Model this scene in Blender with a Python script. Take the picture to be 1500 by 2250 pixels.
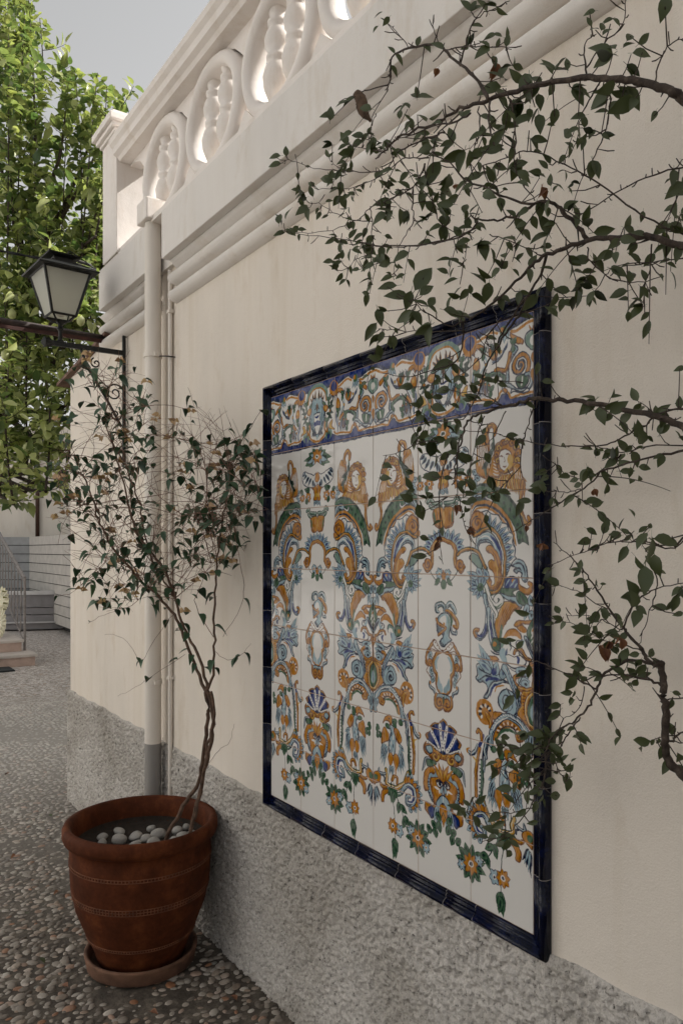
import bpy, bmesh, math, random
import numpy as np
from mathutils import Vector, Matrix, Euler
random.seed(7); np.random.seed(7)
for o in list(bpy.data.objects): bpy.data.objects.remove(o)
S=bpy.context.scene; COLL=S.collection
# ------------------------------------------------------------------ camera
BETA=math.radians(34.3); CAM=Vector((-1.342,0,1.585))
cd=bpy.data.cameras.new('camera'); cam=bpy.data.objects.new('camera',cd); COLL.objects.link(cam); S.camera=cam
cam.location=CAM; cam.rotation_euler=(math.radians(90),0,-BETA)
cd.sensor_fit='VERTICAL'; cd.sensor_height=36; cd.lens=1700/2250*36; cd.shift_y=83/2250; cd.clip_end=400; cd.clip_start=.02
# ------------------------------------------------------------------ sky and sun
SUN_EL,SUN_AZ=math.radians(42),math.radians(108)      # azimuth clockwise from +Y
w=bpy.data.worlds.new('World'); S.world=w; w.use_nodes=True
nt=w.node_tree; nt.nodes.clear()
sky=nt.nodes.new('ShaderNodeTexSky'); sky.sky_type='NISHITA'; sky.sun_disc=False; sky.sun_elevation=SUN_EL; sky.sun_rotation=SUN_AZ
sky.air_density=1.0; sky.dust_density=3.0; sky.ozone_density=1.0
hs=nt.nodes.new('ShaderNodeHueSaturation'); hs.inputs['Saturation'].default_value=.08; hs.inputs['Value'].default_value=1.0
wt=nt.nodes.new('ShaderNodeMix'); wt.data_type='RGBA'; wt.blend_type='MULTIPLY'; wt.inputs[0].default_value=1; wt.inputs[7].default_value=(1.0,.99,.97,1)
bgn=nt.nodes.new('ShaderNodeBackground'); bgn.inputs['Strength'].default_value=.094
wo=nt.nodes.new('ShaderNodeOutputWorld')
nt.links.new(sky.outputs[0],hs.inputs['Color']); nt.links.new(hs.outputs[0],wt.inputs[6]); nt.links.new(wt.outputs[2],bgn.inputs[0]); nt.links.new(bgn.outputs[0],wo.inputs[0])
sl=bpy.data.lights.new('sun','SUN'); so=bpy.data.objects.new('sun',sl); COLL.objects.link(so)
sl.energy=3.5; sl.angle=math.radians(.5); sl.color=(1,.965,.91)
sd=Vector((math.sin(SUN_AZ)*math.cos(SUN_EL),math.cos(SUN_AZ)*math.cos(SUN_EL),math.sin(SUN_EL)))
so.rotation_euler=sd.to_track_quat('Z','Y').to_euler()
S.view_settings.view_transform='Standard'; S.view_settings.look='None'; S.view_settings.exposure=.97; S.view_settings.gamma=1
S.view_settings.use_curve_mapping=False
S.render.engine='CYCLES'
# ------------------------------------------------------------------ helpers
def mat(name): 
    m=bpy.data.materials.new(name); m.use_nodes=True; return m,m.node_tree,m.node_tree.nodes['Principled BSDF']
def N(nt,t,**k):
    n=nt.nodes.new(t)
    for a,b in k.items():
        if a in n.inputs: n.inputs[a].default_value=b
        else: setattr(n,a,b)
    return n
def ramp(nt,stops,fac):
    r=nt.nodes.new('ShaderNodeValToRGB'); e=r.color_ramp.elements
    while len(e)>1: e.remove(e[-1])
    e[0].position=stops[0][0]; e[0].color=(*stops[0][1],1)
    for p,c in stops[1:]: q=e.new(p); q.color=(*c,1)
    nt.links.new(fac,r.inputs[0]); return r.outputs[0]
def noise(nt,scale,detail=4,rough=.55,coord='Object',vec=None):
    n=nt.nodes.new('ShaderNodeTexNoise'); n.inputs['Scale'].default_value=scale; n.inputs['Detail'].default_value=detail; n.inputs['Roughness'].default_value=rough
    if vec is None: tc=nt.nodes.new('ShaderNodeTexCoord'); vec=tc.outputs[coord]
    nt.links.new(vec,n.inputs['Vector']); return n.outputs['Fac']
def mixc(nt,a,b,fac,mode='MIX'):
    m=nt.nodes.new('ShaderNodeMix'); m.data_type='RGBA'; m.blend_type=mode
    for i,v in ((6,a),(7,b),(0,fac)):
        if hasattr(v,'is_linked') or hasattr(v,'links'): nt.links.new(v,m.inputs[i])
        else: m.inputs[i].default_value=v if i==0 else (*v,1)
    return m.outputs[2]
def bump(nt,p,h,strength,dist,prev=None):
    b=nt.nodes.new('ShaderNodeBump'); b.inputs['Strength'].default_value=strength; b.inputs['Distance'].default_value=dist
    nt.links.new(h,b.inputs['Height'])
    if prev: nt.links.new(prev,b.inputs['Normal'])
    nt.links.new(b.outputs[0],p.inputs['Normal']); return b.outputs[0]
def simple(name,c,rough=.6,var=.25,scale=8,bs=0,metal=0):
    m,nt,p=mat(name); f=noise(nt,scale)
    lo=tuple(v*(1-var) for v in c); hi=tuple(min(1,v*(1+var)) for v in c)
    nt.links.new(ramp(nt,[(.3,lo),(.7,hi)],f),p.inputs['Base Color']); p.inputs['Roughness'].default_value=rough; p.inputs['Metallic'].default_value=metal
    if bs: bump(nt,p,noise(nt,scale*12),bs,.004)
    return m
def tag(o,label=None,cat=None,group=None,kind=None):
    for k,v in (('label',label),('category',cat),('group',group),('kind',kind)):
        if v: o[k]=v
    return o
def empty(name,loc,label,cat,group=None):
    o=bpy.data.objects.new(name,None); COLL.objects.link(o); o.location=loc; tag(o,label,cat,group); bpy.context.view_layer.update() if False else None
    return o
def link(name,me,m=None,parent=None,M=None,smooth=False):
    if m and not me.materials: me.materials.append(m)
    o=bpy.data.objects.new(name,me); COLL.objects.link(o)
    if smooth:
        for p in me.polygons: p.use_smooth=True
    if parent is not None:
        o.parent=parent; o.matrix_parent_inverse=Matrix.Translation(-Vector(parent_loc(parent)))
    if M is not None: o.matrix_basis=M
    return o
def parent_loc(o):
    v=Vector(o.location); q=o.parent
    # children keep world coordinates: their thing sits at a plain translation
    while q is not None: v=v+Vector((0,0,0)); q=q.parent
    return v if o.type=='EMPTY' else Vector((0,0,0))
class MB:
    def __init__(s): s.v=[]; s.f=[]
    def add(s,v,f):
        n=len(s.v); s.v+= [tuple(q) for q in v]; s.f+=[tuple(i+n for i in g) for g in f]; return s
    def box(s,x0,y0,z0,x1,y1,z1):
        return s.add([(x0,y0,z0),(x1,y0,z0),(x1,y1,z0),(x0,y1,z0),(x0,y0,z1),(x1,y0,z1),(x1,y1,z1),(x0,y1,z1)],
            [(0,3,2,1),(4,5,6,7),(0,1,5,4),(1,2,6,5),(2,3,7,6),(3,0,4,7)])
    def hexa(s,p): return s.add(p,[(0,3,2,1),(4,5,6,7),(0,1,5,4),(1,2,6,5),(2,3,7,6),(3,0,4,7)])
    def tube(s,pts,rad,n=6,cap=True):
        pts=[Vector(p) for p in pts]; N_=len(pts)
        if not hasattr(rad,'__len__'): rad=[rad]*N_
        up=Vector((0.13,.21,.97)).normalized(); rings=[]
        for i,p in enumerate(pts):
            t=(pts[min(i+1,N_-1)]-pts[max(i-1,0)]); t=t.normalized() if t.length>1e-9 else Vector((0,0,1))
            a=t.cross(up); 
            if a.length<1e-3: a=t.cross(Vector((1,0,0)))
            a.normalize(); b=t.cross(a)
            rings.append([p+(a*math.cos(2*math.pi*k/n)+b*math.sin(2*math.pi*k/n))*rad[i] for k in range(n)])
        v=[q for r in rings for q in r]; f=[]
        for i in range(N_-1):
            for k in range(n): f.append((i*n+k,i*n+(k+1)%n,(i+1)*n+(k+1)%n,(i+1)*n+k))
        if cap: f+= [tuple(range(n))[::-1],tuple((N_-1)*n+k for k in range(n))]
        return s.add(v,f)
    def lathe(s,prof,c=(0,0,0),n=32,axis='z'):
        v=[];f=[]; m=len(prof)
        for r,z in prof:
            for k in range(n):
                a=2*math.pi*k/n; x,y=r*math.cos(a),r*math.sin(a)
                v.append((c[0]+x,c[1]+y,c[2]+z) if axis=='z' else (c[0]+z,c[1]+x,c[2]+y) if axis=='x' else (c[0]+x,c[1]+z,c[2]+y))
        for i in range(m-1):
            for k in range(n): f.append((i*n+k,i*n+(k+1)%n,(i+1)*n+(k+1)%n,(i+1)*n+k))
        return s.add(v,f)
    def extr(s,prof,y0,y1,sk=None):  # closed profile of (x,z) extruded along y
        n=len(prof); v=[(x,y0+(sk[0](x,z) if sk else 0),z) for x,z in prof]+[(x,y1+(sk[1](x,z) if sk else 0),z) for x,z in prof]
        return s.add(v,[(k,(k+1)%n,n+(k+1)%n,n+k) for k in range(n)]+[tuple(range(n))[::-1],tuple(range(n,2*n))])
    def mesh(s,name):
        me=bpy.data.meshes.new(name); me.from_pydata(s.v,[],s.f); me.update(); return me
    def obj(s,name,m,parent=None,smooth=False,bev=0,M=None):
        me=s.mesh(name)
        b=bmesh.new(); b.from_mesh(me); bmesh.ops.recalc_face_normals(b,faces=b.faces)
        if bev: bmesh.ops.bevel(b,geom=list(b.edges),offset=bev,segments=2,affect='EDGES',profile=.6)
        b.to_mesh(me); b.free()
        return link(name,me,m,parent,M,smooth)
def catm(P,n=4):
    P=[Vector(p) for p in P]; out=[]
    for i in range(len(P)-1):
        a,b,c,d=P[max(i-1,0)],P[i],P[i+1],P[min(i+2,len(P)-1)]
        for k in range(n):
            t=k/n; out.append(.5*((2*b)+(c-a)*t+(2*a-5*b+4*c-d)*t*t+(3*b-a-3*c+d)*t**3))
    return out+[P[-1]]
def at(px,py,Z):      # a point Z metres in front of the photographer, used to set out the far yard
    X=(px-750)/1700; s_,c_=math.sin(BETA),math.cos(BETA)
    return Vector((CAM.x+Z*(s_+c_*X),Z*(c_-s_*X),CAM.z+Z*(1208-py)/1700))
# ------------------------------------------------------------------ materials
def wall_mat(name,c,grain=1.0):
    m,nt,p=mat(name); tc=nt.nodes.new('ShaderNodeTexCoord'); mp=nt.nodes.new('ShaderNodeMapping'); mp.inputs['Scale'].default_value=(1,1,.35)
    nt.links.new(tc.outputs['Object'],mp.inputs[0])
    f1=noise(nt,1.7,5,.6,vec=mp.outputs[0]); f2=noise(nt,300,3,.6); f3=noise(nt,6,6,.7,vec=mp.outputs[0])
    a=ramp(nt,[(.3,tuple(v*.90 for v in c)),(.5,c),(.72,tuple(min(1,v*1.05) for v in c))],f1)
    st=ramp(nt,[(.54,(1,1,1)),(.68,(.84,.79,.72)),(.85,(.62,.53,.44))],f3)
    a=mixc(nt,a,st,.6,'MULTIPLY')
    mp2=nt.nodes.new('ShaderNodeMapping'); mp2.inputs['Scale'].default_value=(7,7,.5); nt.links.new(tc.outputs['Object'],mp2.inputs[0]); a=mixc(nt,a,ramp(nt,[(.50,(1,1,1)),(.68,(.86,.82,.75)),(.8,(.74,.68,.60))],noise(nt,1.2,5,.6,vec=mp2.outputs[0])),.38*grain,'MULTIPLY')
    g=ramp(nt,[(.30,(.74,.71,.66)),(.42,(1,1,1))],f2)
    a=mixc(nt,a,g,.5*grain,'MULTIPLY')
    nt.links.new(a,p.inputs['Base Color']); p.inputs['Roughness'].default_value=.88; p.inputs['Specular IOR Level'].default_value=.25
    b=bump(nt,p,noise(nt,230,4,.65),.5*grain,.0035); b=bump(nt,p,noise(nt,22,4,.6),.35,.006,b); bump(nt,p,noise(nt,2.2,3,.5),.5,.02,b)
    return m
M_WALL=wall_mat('cream_render',(.765,.695,.615))
M_WALLS=wall_mat('cream_plaster_smooth',(.76,.72,.68),.5)
M_WHITE=wall_mat('whitewashed_cast_stone',(.83,.775,.73),.35)
M_FARW=wall_mat('far_cream_wall',(.72,.67,.60),.3); M_OPP=wall_mat('bounce_house_white',(.84,.83,.82),.3)
m,nt,p=mat('rough_cast_grey'); M_DADO=m
v=N(nt,'ShaderNodeTexVoronoi'); v.inputs['Scale'].default_value=95; tc=N(nt,'ShaderNodeTexCoord'); nt.links.new(tc.outputs['Object'],v.inputs['Vector'])
f=noise(nt,62,6,.75); f2=noise(nt,190,3,.7); fl=noise(nt,2.5,4)
col=ramp(nt,[(.29,(.03,.025,.02)),(.36,(.22,.205,.19)),(.43,(.59,.555,.515)),(.66,(.70,.66,.615))],f)
col=mixc(nt,col,ramp(nt,[(.35,(.55,.52,.5)),(.5,(1,1,1)),(.8,(1.0,1.0,1.0))],f2),.6,'MULTIPLY')
col=mixc(nt,col,ramp(nt,[(.33,(.62,.60,.56)),(.62,(1,1,1))],fl),.8,'MULTIPLY')
nt.links.new(col,p.inputs['Base Color']); p.inputs['Roughness'].default_value=.95; p.inputs['Specular IOR Level'].default_value=.2
bump(nt,p,f2,.8,.006)
M_PIPE=simple('painted_pipe_cream',(.74,.68,.61),.5,.05,3); M_PIPEG=simple('painted_pipe_grey',(.25,.235,.22),.5,.08,5)
M_METAL=simple('black_wrought_iron',(.012,.013,.012),.5,.5,30,.4,.3)
M_RUST=simple('rusty_brown_beam',(.030,.018,.014),.7,.55,14,.6)
M_GROUT=simple('grout_pink_beige',(.42,.30,.23),.9,.2,60)
M_GROUTW=simple('frame_joint_mortar',(.34,.31,.29),.9,.2,60)
m,nt,p=mat('cobalt_glaze'); M_COB=m
f=noise(nt,30,5,.6); nt.links.new(ramp(nt,[(.3,(.0015,.002,.008)),(.55,(.002,.004,.018)),(.75,(.004,.009,.05))],f),p.inputs['Base Color'])
p.inputs['Roughness'].default_value=.11; bump(nt,p,noise(nt,40,3),.15,.002)
p.inputs['Specular IOR Level'].default_value=.24
m,nt,p=mat('terracotta'); M_TERRA=m
tc=N(nt,'ShaderNodeTexCoord'); sp=N(nt,'ShaderNodeSeparateXYZ'); nt.links.new(tc.outputs['Object'],sp.inputs[0])
f=noise(nt,9,6,.65); f2=noise(nt,60,4,.7)
c1=ramp(nt,[(.25,(.040,.010,.003)),(.5,(.092,.024,.008)),(.75,(.19,.056,.018))],f)
c1=mixc(nt,c1,ramp(nt,[(.3,(.55,.5,.45)),(.55,(1,1,1))],f2),.5,'MULTIPLY')
mp=N(nt,'ShaderNodeMapping'); mp.inputs['Scale'].default_value=(3,3,14); nt.links.new(tc.outputs['Object'],mp.inputs[0])
c1=mixc(nt,c1,(.42,.24,.15),ramp(nt,[(.66,(0,0,0)),(.82,(.5,.5,.5))],noise(nt,2,6,.75,vec=mp.outputs[0])))
nt.links.new(c1,p.inputs['Base Color']); p.inputs['Roughness'].default_value=.7; p.inputs['Specular IOR Level'].default_value=.15; b=bump(nt,p,f2,.35,.003); bump(nt,p,noise(nt,3,3,.5,vec=mp.outputs[0]),.4,.004,b)
M_SAUCER=simple('weathered_saucer_clay',(.15,.075,.045),.85,.5,14,.4)
M_INPOT=simple('limed_pot_inside',(.17,.095,.065),.9,.6,10,.4)
M_SOIL=simple('dark_soil',(.03,.022,.016),.95,.4,40,.6)
m,nt,p=mat('bark'); M_BARK=m
f=noise(nt,60,5,.7); nt.links.new(ramp(nt,[(.3,(.018,.013,.010)),(.55,(.055,.038,.028)),(.75,(.13,.10,.075))],f),p.inputs['Base Color']); p.inputs['Roughness'].default_value=.85; bump(nt,p,f,.9,.004)
M_STEM=simple('woody_stem_brown',(.12,.07,.045),.85,.45,50,.8)
M_TWIG=simple('reddish_dry_twig',(.19,.105,.075),.8,.4,30)
def leafmat(name,lo,hi,tr=.25,rough=.4,back=None,uselinfo=True):
    m,nt,p=mat(name); oi=N(nt,'ShaderNodeObjectInfo'); at_=N(nt,'ShaderNodeAttribute'); at_.attribute_name='tint'
    ad=N(nt,'ShaderNodeMath',operation='ADD'); nt.links.new(oi.outputs['Random'],ad.inputs[0]); nt.links.new(at_.outputs['Fac'],ad.inputs[1])
    fr=N(nt,'ShaderNodeMath',operation='FRACT'); nt.links.new(ad.outputs[0],fr.inputs[0])
    c=ramp(nt,[(0,lo),(.7,tuple((a+b)/2 for a,b in zip(lo,hi))),(1,hi)],fr.outputs[0])
    c=mixc(nt,c,ramp(nt,[(.35,(.7,.7,.7)),(.65,(1.15,1.15,1.1))],noise(nt,40,4,.6)),.6,'MULTIPLY')
    g=N(nt,'ShaderNodeNewGeometry'); c=mixc(nt,c,tuple(min(1,v*1.5+.02) for v in hi) if back is None else back,0.0)
    mm=nt.nodes.new('ShaderNodeMix'); mm.data_type='RGBA'; nt.links.new(g.outputs['Backfacing'],mm.inputs[0]); nt.links.new(c,mm.inputs[6])
    mm.inputs[7].default_value=(*((tuple(min(1,v*1.25+.012) for v in hi)) if back is None else back),1)
    nt.links.new(mm.outputs[2],p.inputs['Base Color']); p.inputs['Roughness'].default_value=rough
    t=N(nt,'ShaderNodeBsdfTranslucent'); tcx=mixc(nt,mm.outputs[2],(1.5,1.6,.8),1.0,'MULTIPLY'); nt.links.new(tcx,t.inputs[0])
    ms=N(nt,'ShaderNodeMixShader'); ms.inputs[0].default_value=tr; out=nt.nodes['Material Output']
    nt.links.new(p.outputs[0],ms.inputs[1]); nt.links.new(t.outputs[0],ms.inputs[2]); nt.links.new(ms.outputs[0],out.inputs[0])
    return m
M_LEAF=leafmat('plum_leaf',(.016,.024,.009),(.042,.055,.018),.18,.42)
M_BLEAF=leafmat('bougainvillea_leaf',(.012,.034,.018),(.030,.070,.034),.18,.38)
M_CLEAF=leafmat('citrus_leaf',(.075,.125,.055),(.34,.36,.17),.42,.22)
M_BRACT=leafmat('dry_bract',(.24,.14,.09),(.40,.27,.18),.3,.8)
M_DEAD=leafmat('dead_leaf',(.085,.030,.018),(.17,.07,.035),.2,.7)
# ------------------------------------------------------------------ ground
gm,nt,p=mat('pebble_paving_bed')
tc=N(nt,'ShaderNodeTexCoord'); v=N(nt,'ShaderNodeTexVoronoi'); v.inputs['Scale'].default_value=27; nt.links.new(tc.outputs['Object'],v.inputs['Vector'])
v2=N(nt,'ShaderNodeTexVoronoi'); v2.inputs['Scale'].default_value=27; v2.feature='DISTANCE_TO_EDGE'; nt.links.new(tc.outputs['Object'],v2.inputs['Vector'])
hsv=N(nt,'ShaderNodeSeparateColor'); nt.links.new(v.outputs['Color'],hsv.inputs[0])
pc=ramp(nt,[(0,(.30,.27,.24)),(.3,(.44,.40,.37)),(.6,(.56,.52,.49)),(.85,(.64,.60,.57)),(1,(.42,.34,.28))],hsv.outputs[0])
far=ramp(nt,[(.0,(.42,.39,.36)),(.12,(1,1,1))],v2.outputs[0])
fc=mixc(nt,pc,far,1.0,'MULTIPLY')
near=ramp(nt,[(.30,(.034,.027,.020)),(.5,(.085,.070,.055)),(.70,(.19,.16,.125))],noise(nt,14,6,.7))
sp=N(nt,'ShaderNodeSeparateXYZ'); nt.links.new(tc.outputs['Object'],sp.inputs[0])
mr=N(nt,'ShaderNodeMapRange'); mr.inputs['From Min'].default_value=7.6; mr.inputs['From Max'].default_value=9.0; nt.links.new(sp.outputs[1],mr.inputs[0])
m3=N(nt,'ShaderNodeMapRange'); m3.inputs['From Min'].default_value=3.2; m3.inputs['From Max'].default_value=6.5; nt.links.new(sp.outputs[1],m3.inputs[0]); near=mixc(nt,near,(.40,.37,.335),ramp(nt,[(0,(0,0,0)),(1,(.8,.8,.8))],m3.outputs[0]))  # bed colour lifted with distance, brightness painted in for the dim far end
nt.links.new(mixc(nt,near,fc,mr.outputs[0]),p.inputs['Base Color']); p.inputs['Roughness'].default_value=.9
b=bump(nt,p,v2.outputs[0],.3,.01); bump(nt,p,noise(nt,60,4),.5,.006,b)
g=MB(); 
n=24
ext=[-60,-20,-8,-4,-2,-1,0,1,3,8,20,60]; ye=[-40,-10,-3,0,1,2,4,6,8,10,14,25,60,140]
V=[(x,y,0) for y in ye for x in ext]; F=[(j*len(ext)+i,j*len(ext)+i+1,(j+1)*len(ext)+i+1,(j+1)*len(ext)+i) for j in range(len(ye)-1) for i in range(len(ext)-1)]
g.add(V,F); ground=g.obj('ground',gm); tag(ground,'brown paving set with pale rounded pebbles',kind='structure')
pm,nt,p=mat('river_pebble'); M_PEB=pm
a=N(nt,'ShaderNodeAttribute'); a.attribute_name='tint'; oi=N(nt,'ShaderNodeObjectInfo'); ad=N(nt,'ShaderNodeMath',operation='ADD'); nt.links.new(a.outputs['Fac'],ad.inputs[0]); nt.links.new(oi.outputs['Random'],ad.inputs[1]); fr=N(nt,'ShaderNodeMath',operation='FRACT'); nt.links.new(ad.outputs[0],fr.inputs[0])
c=ramp(nt,[(0,(.10,.078,.06)),(.15,(.20,.17,.14)),(.4,(.33,.29,.245)),(.6,(.44,.40,.35)),(.75,(.30,.22,.16)),(.85,(.56,.52,.46)),(.93,(.32,.15,.075)),(1,(.24,.24,.21))],fr.outputs[0])
c=mixc(nt,c,ramp(nt,[(.3,(.5,.46,.42)),(.6,(1,1,1))],noise(nt,35,5,.7)),.7,'MULTIPLY')
# far stones are painted paler along the yard, standing in for stronger light
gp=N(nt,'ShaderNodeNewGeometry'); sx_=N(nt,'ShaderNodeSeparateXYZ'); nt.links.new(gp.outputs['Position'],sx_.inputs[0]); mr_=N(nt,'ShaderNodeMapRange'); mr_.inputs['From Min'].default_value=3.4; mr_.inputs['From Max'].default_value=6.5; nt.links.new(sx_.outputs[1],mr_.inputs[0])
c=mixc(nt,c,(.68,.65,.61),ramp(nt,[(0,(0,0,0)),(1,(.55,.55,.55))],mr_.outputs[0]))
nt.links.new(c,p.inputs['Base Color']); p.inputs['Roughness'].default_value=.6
def dome():     # flat river pebble, 24 faces
    v=[];f=[];n=8
    for r,z in ((1,-.25),(.92,.42),(.55,.85)):
        for k in range(n): a=2*math.pi*(k+.5*(z>.3))/n; v.append((r*math.cos(a),r*math.sin(a),z))
    v.append((0,0,1))
    for i in range(2):
        for k in range(n): f.append((i*n+k,i*n+(k+1)%n,(i+1)*n+(k+1)%n,(i+1)*n+k))
    for k in range(n): f.append((2*n+k,2*n+(k+1)%n,3*n))
    return v,f
DV,DF=dome()
def pebmesh(i):
    r=random.Random(i); me=bpy.data.meshes.new('pebble'); me.from_pydata([(x*(1+r.uniform(-.12,.12)),y*(1+r.uniform(-.12,.12)),z) for x,y,z in DV],[],DF)
    for q in me.polygons: q.use_smooth=True
    me.materials.append(M_PEB); return me
PM=[pebmesh(i) for i in range(4)]
def sparse(x,y):    # worn patches where the bed hides the stones
    return (math.sin(x*2.3+1.1)*math.cos(y*1.7+.4)+math.sin(x*5.1+y*3.7))*.5
peb=[]; cell=.030; y=1.1
while y<8.4:
    x=-4.2
    while x<1.8:
        X=x+random.uniform(-.42,.42)*cell; Y=y+random.uniform(-.42,.42)*cell
        rel=Vector((X,Y,0))-CAM; Zd=rel.x*math.sin(BETA)+rel.y*math.cos(BETA); Xd=rel.x*math.cos(BETA)-rel.y*math.sin(BETA)
        inw=(X>-.012 and Y<5.02)
        if Zd>1.6 and not inw and -.62*Zd-.5<Xd<.30 and (X<0.6 or Y>6):
            k=sparse(X,Y); keep=.97 if k<.45 else .70
            if random.random()<keep:
                a=random.gauss(.4,.7); L=random.uniform(.011,.021) if random.random()<.85 else random.uniform(.019,.028); Wd=L*random.uniform(.5,.85); sink=.0 if k<.45 else -.003
                vis=abs(Xd+.22*Zd)<.23*Zd
                peb.append((Zd if vis else 99,X,Y,a,L,Wd,sink))
        x+=cell*(1.12 if y<5 else 1.3)
    y+=cell*(.92 if y<5 else 1.15)
peb.sort(key=lambda t:t[0])
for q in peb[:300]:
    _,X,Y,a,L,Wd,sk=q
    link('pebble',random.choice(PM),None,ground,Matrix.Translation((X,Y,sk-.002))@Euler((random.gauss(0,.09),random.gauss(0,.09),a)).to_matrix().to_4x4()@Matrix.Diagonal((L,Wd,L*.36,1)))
def merged(name,items,BV,BF,m,parent=None,smooth=True):   # many small pieces as one real mesh
    BVn=np.array(BV); nv=len(BVn); T=np.array([np.array(M)[:3] for M in items]); 
    vs=np.einsum('nij,vj->nvi',T[:,:,:3],BVn)+T[:,None,:,3]
    me=bpy.data.meshes.new(name); fs=[]
    lens=[len(f) for f in BF]; flat=np.array([i for f in BF for i in f])
    n=len(items); allv=(flat[None,:]+(np.arange(n)*nv)[:,None]).ravel()
    me.vertices.add(n*nv); me.vertices.foreach_set('co',vs.reshape(-1).astype(np.float32))
    me.loops.add(len(allv)); me.loops.foreach_set('vertex_index',allv.astype(np.int32))
    ls=np.tile(lens,n); me.polygons.add(len(ls)); st=np.concatenate([[0],np.cumsum(ls)[:-1]]); me.polygons.foreach_set('loop_start',st.astype(np.int32)); me.polygons.foreach_set('loop_total',ls.astype(np.int32))
    me.update(calc_edges=True); me.validate()
    at_=me.attributes.new('tint','FLOAT','POINT'); at_.data.foreach_set('value',np.repeat(np.random.rand(n),nv).astype(np.float32))
    if smooth: me.polygons.foreach_set('use_smooth',np.ones(len(ls),bool))
    o=link(name,me,m,parent); return o
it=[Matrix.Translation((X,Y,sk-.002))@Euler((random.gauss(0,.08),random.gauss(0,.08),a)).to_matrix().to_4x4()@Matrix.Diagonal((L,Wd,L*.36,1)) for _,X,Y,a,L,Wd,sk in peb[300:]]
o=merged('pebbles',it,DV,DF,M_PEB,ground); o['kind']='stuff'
print('pebbles',len(peb))
# ------------------------------------------------------------------ garden wall
wall=empty('garden_wall',(0,1.2,0),'long cream rendered wall with rough grey base holding the painted tile panel','wall')
g=MB(); g.box(0,-3,0,.28,4.30,2.90); g.obj('wall_body',M_WALL,wall)
g=MB(); g.hexa([(0,4.302,0),(.28,4.302,0),(.28,5.0,0),(0,5.0,0),(0,4.302,2.74),(.28,4.302,2.74),(.28,5.0,2.665),(0,5.0,2.665)]); g.obj('lower_wall',M_WALL,wall)
g=MB(); g.hexa([(-.035,4.20,2.752),(.3,4.20,2.752),(.3,5.2,2.647),(-.035,5.2,2.647),(-.035,4.20,2.772),(.3,4.20,2.772),(.3,5.2,2.667),(-.035,5.2,2.667)]); g.obj('coping',simple('terracotta_coping',(.15,.085,.06),.8,.4,15,.4),wall)
# rough cast base: thrown mortar, real lumps and pits over the part in view
def vnoise(U,V,sc,seed):
    r=np.random.RandomState(seed); u=U/sc; v=V/sc; n=r.rand(int(v.max()-v.min())+3,int(u.max()-u.min())+3)
    u=u-u.min(); v=v-v.min(); a=u.astype(int); b=v.astype(int); fu=u-a; fv=v-b; fu=fu*fu*(3-2*fu); fv=fv*fv*(3-2*fv)
    return (n[b,a]*(1-fu)+n[b,a+1]*fu)*(1-fv)+(n[b+1,a]*(1-fu)+n[b+1,a+1]*fu)*fv
ys=np.linspace(.55,5.012,1250); zs=np.linspace(0,1,190)
top=.700+.003*np.sin(ys*9)+.0022*(np.random.rand(len(ys))-.5)+.003*np.sin(ys*31)
Yg,Tg=np.meshgrid(ys,zs); Zg=Tg*top[None,:]; WU=Yg+.006*vnoise(Yg,Zg,.02,31); WV=Zg+.006*vnoise(Yg,Zg,.017,32)
hgt=.52*vnoise(WU,WV,.0085,21)+.34*vnoise(WU,WV,.0050,22)+.27*vnoise(WU,WV,.019,23)
big=vnoise(Yg,Zg,.12,24); hgt=np.clip(hgt-.34-.12*big,0,.5)/.5; hgt=1-(1-hgt)**2
Xg=-.004-.0125*hgt*np.clip((1-Tg)*60,0.15,1)
nv,nu=Yg.shape; V=np.stack([Xg,Yg,Zg],-1).reshape(-1,3); I=np.arange(nv*nu).reshape(nv,nu)
Fq=np.stack([I[:-1,:-1],I[1:,:-1],I[1:,1:],I[:-1,1:]],-1).reshape(-1,4)
back=np.stack([np.full(nu,.02),ys,top],-1); V=np.vstack([V,back]); J=nv*nu+np.arange(nu); Fq=np.vstack([Fq,np.stack([I[-1,:-1],J[:-1],J[1:],I[-1,1:]],-1)])
me=bpy.data.meshes.new('rough_base'); me.vertices.add(len(V)); me.vertices.foreach_set('co',V.ravel().astype(np.float32)); me.loops.add(Fq.size); me.loops.foreach_set('vertex_index',Fq.ravel().astype(np.int32))
me.polygons.add(len(Fq)); me.polygons.foreach_set('loop_start',(np.arange(len(Fq))*4).astype(np.int32)); me.polygons.foreach_set('loop_total',np.full(len(Fq),4,np.int32)); me.update(calc_edges=True); me.polygons.foreach_set('use_smooth',np.ones(len(Fq),bool))
link('rough_base',me,M_DADO,wall)
g=MB(); g.box(-.013,-3,0,.02,.549,.70)
g.box(-.0139,5.0121,0,.29,5.022,.698); g.obj('rough_base_end',M_DADO,wall)
# upper band, moulding rolls
for (a,b) in ((-3,3.226),(3.431,4.12)):
    g=MB(); g.box(-.09,a,2.852,.2,b,3.063); g.obj('parapet_band',M_WALLS,wall,bev=.004)
g=MB(); g.box(-.02,3.2265,2.86,.2,3.4305,3.06); g.obj('band_recess',M_WALLS,wall)
def roll(y0,y1,cx,cz,r):
    pr=[(.01,cz+r*1.25)]+[(cx-r*math.cos(t)*1.25,cz+r*math.sin(t)) for t in np.linspace(math.pi/2,-math.pi/2,9)]+[(.01,cz-r*1.25)]
    g=MB(); g.extr(pr,y0,y1); return g
for a,b in ((-3,3.27),(3.45,4.27)):
    roll(a,b,-.010,2.715,.027).obj('moulding_roll',M_WALLS,wall,smooth=False,bev=0)
    roll(a,b,-.014,2.792,.025).obj('moulding_roll',M_WALLS,wall)
    g=MB(); g.extr([(.01,2.851),(-.055,2.851),(-.040,2.838),(-.026,2.826),(.01,2.82)],a,b-.05); g.obj('cove',M_WALLS,wall)
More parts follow.
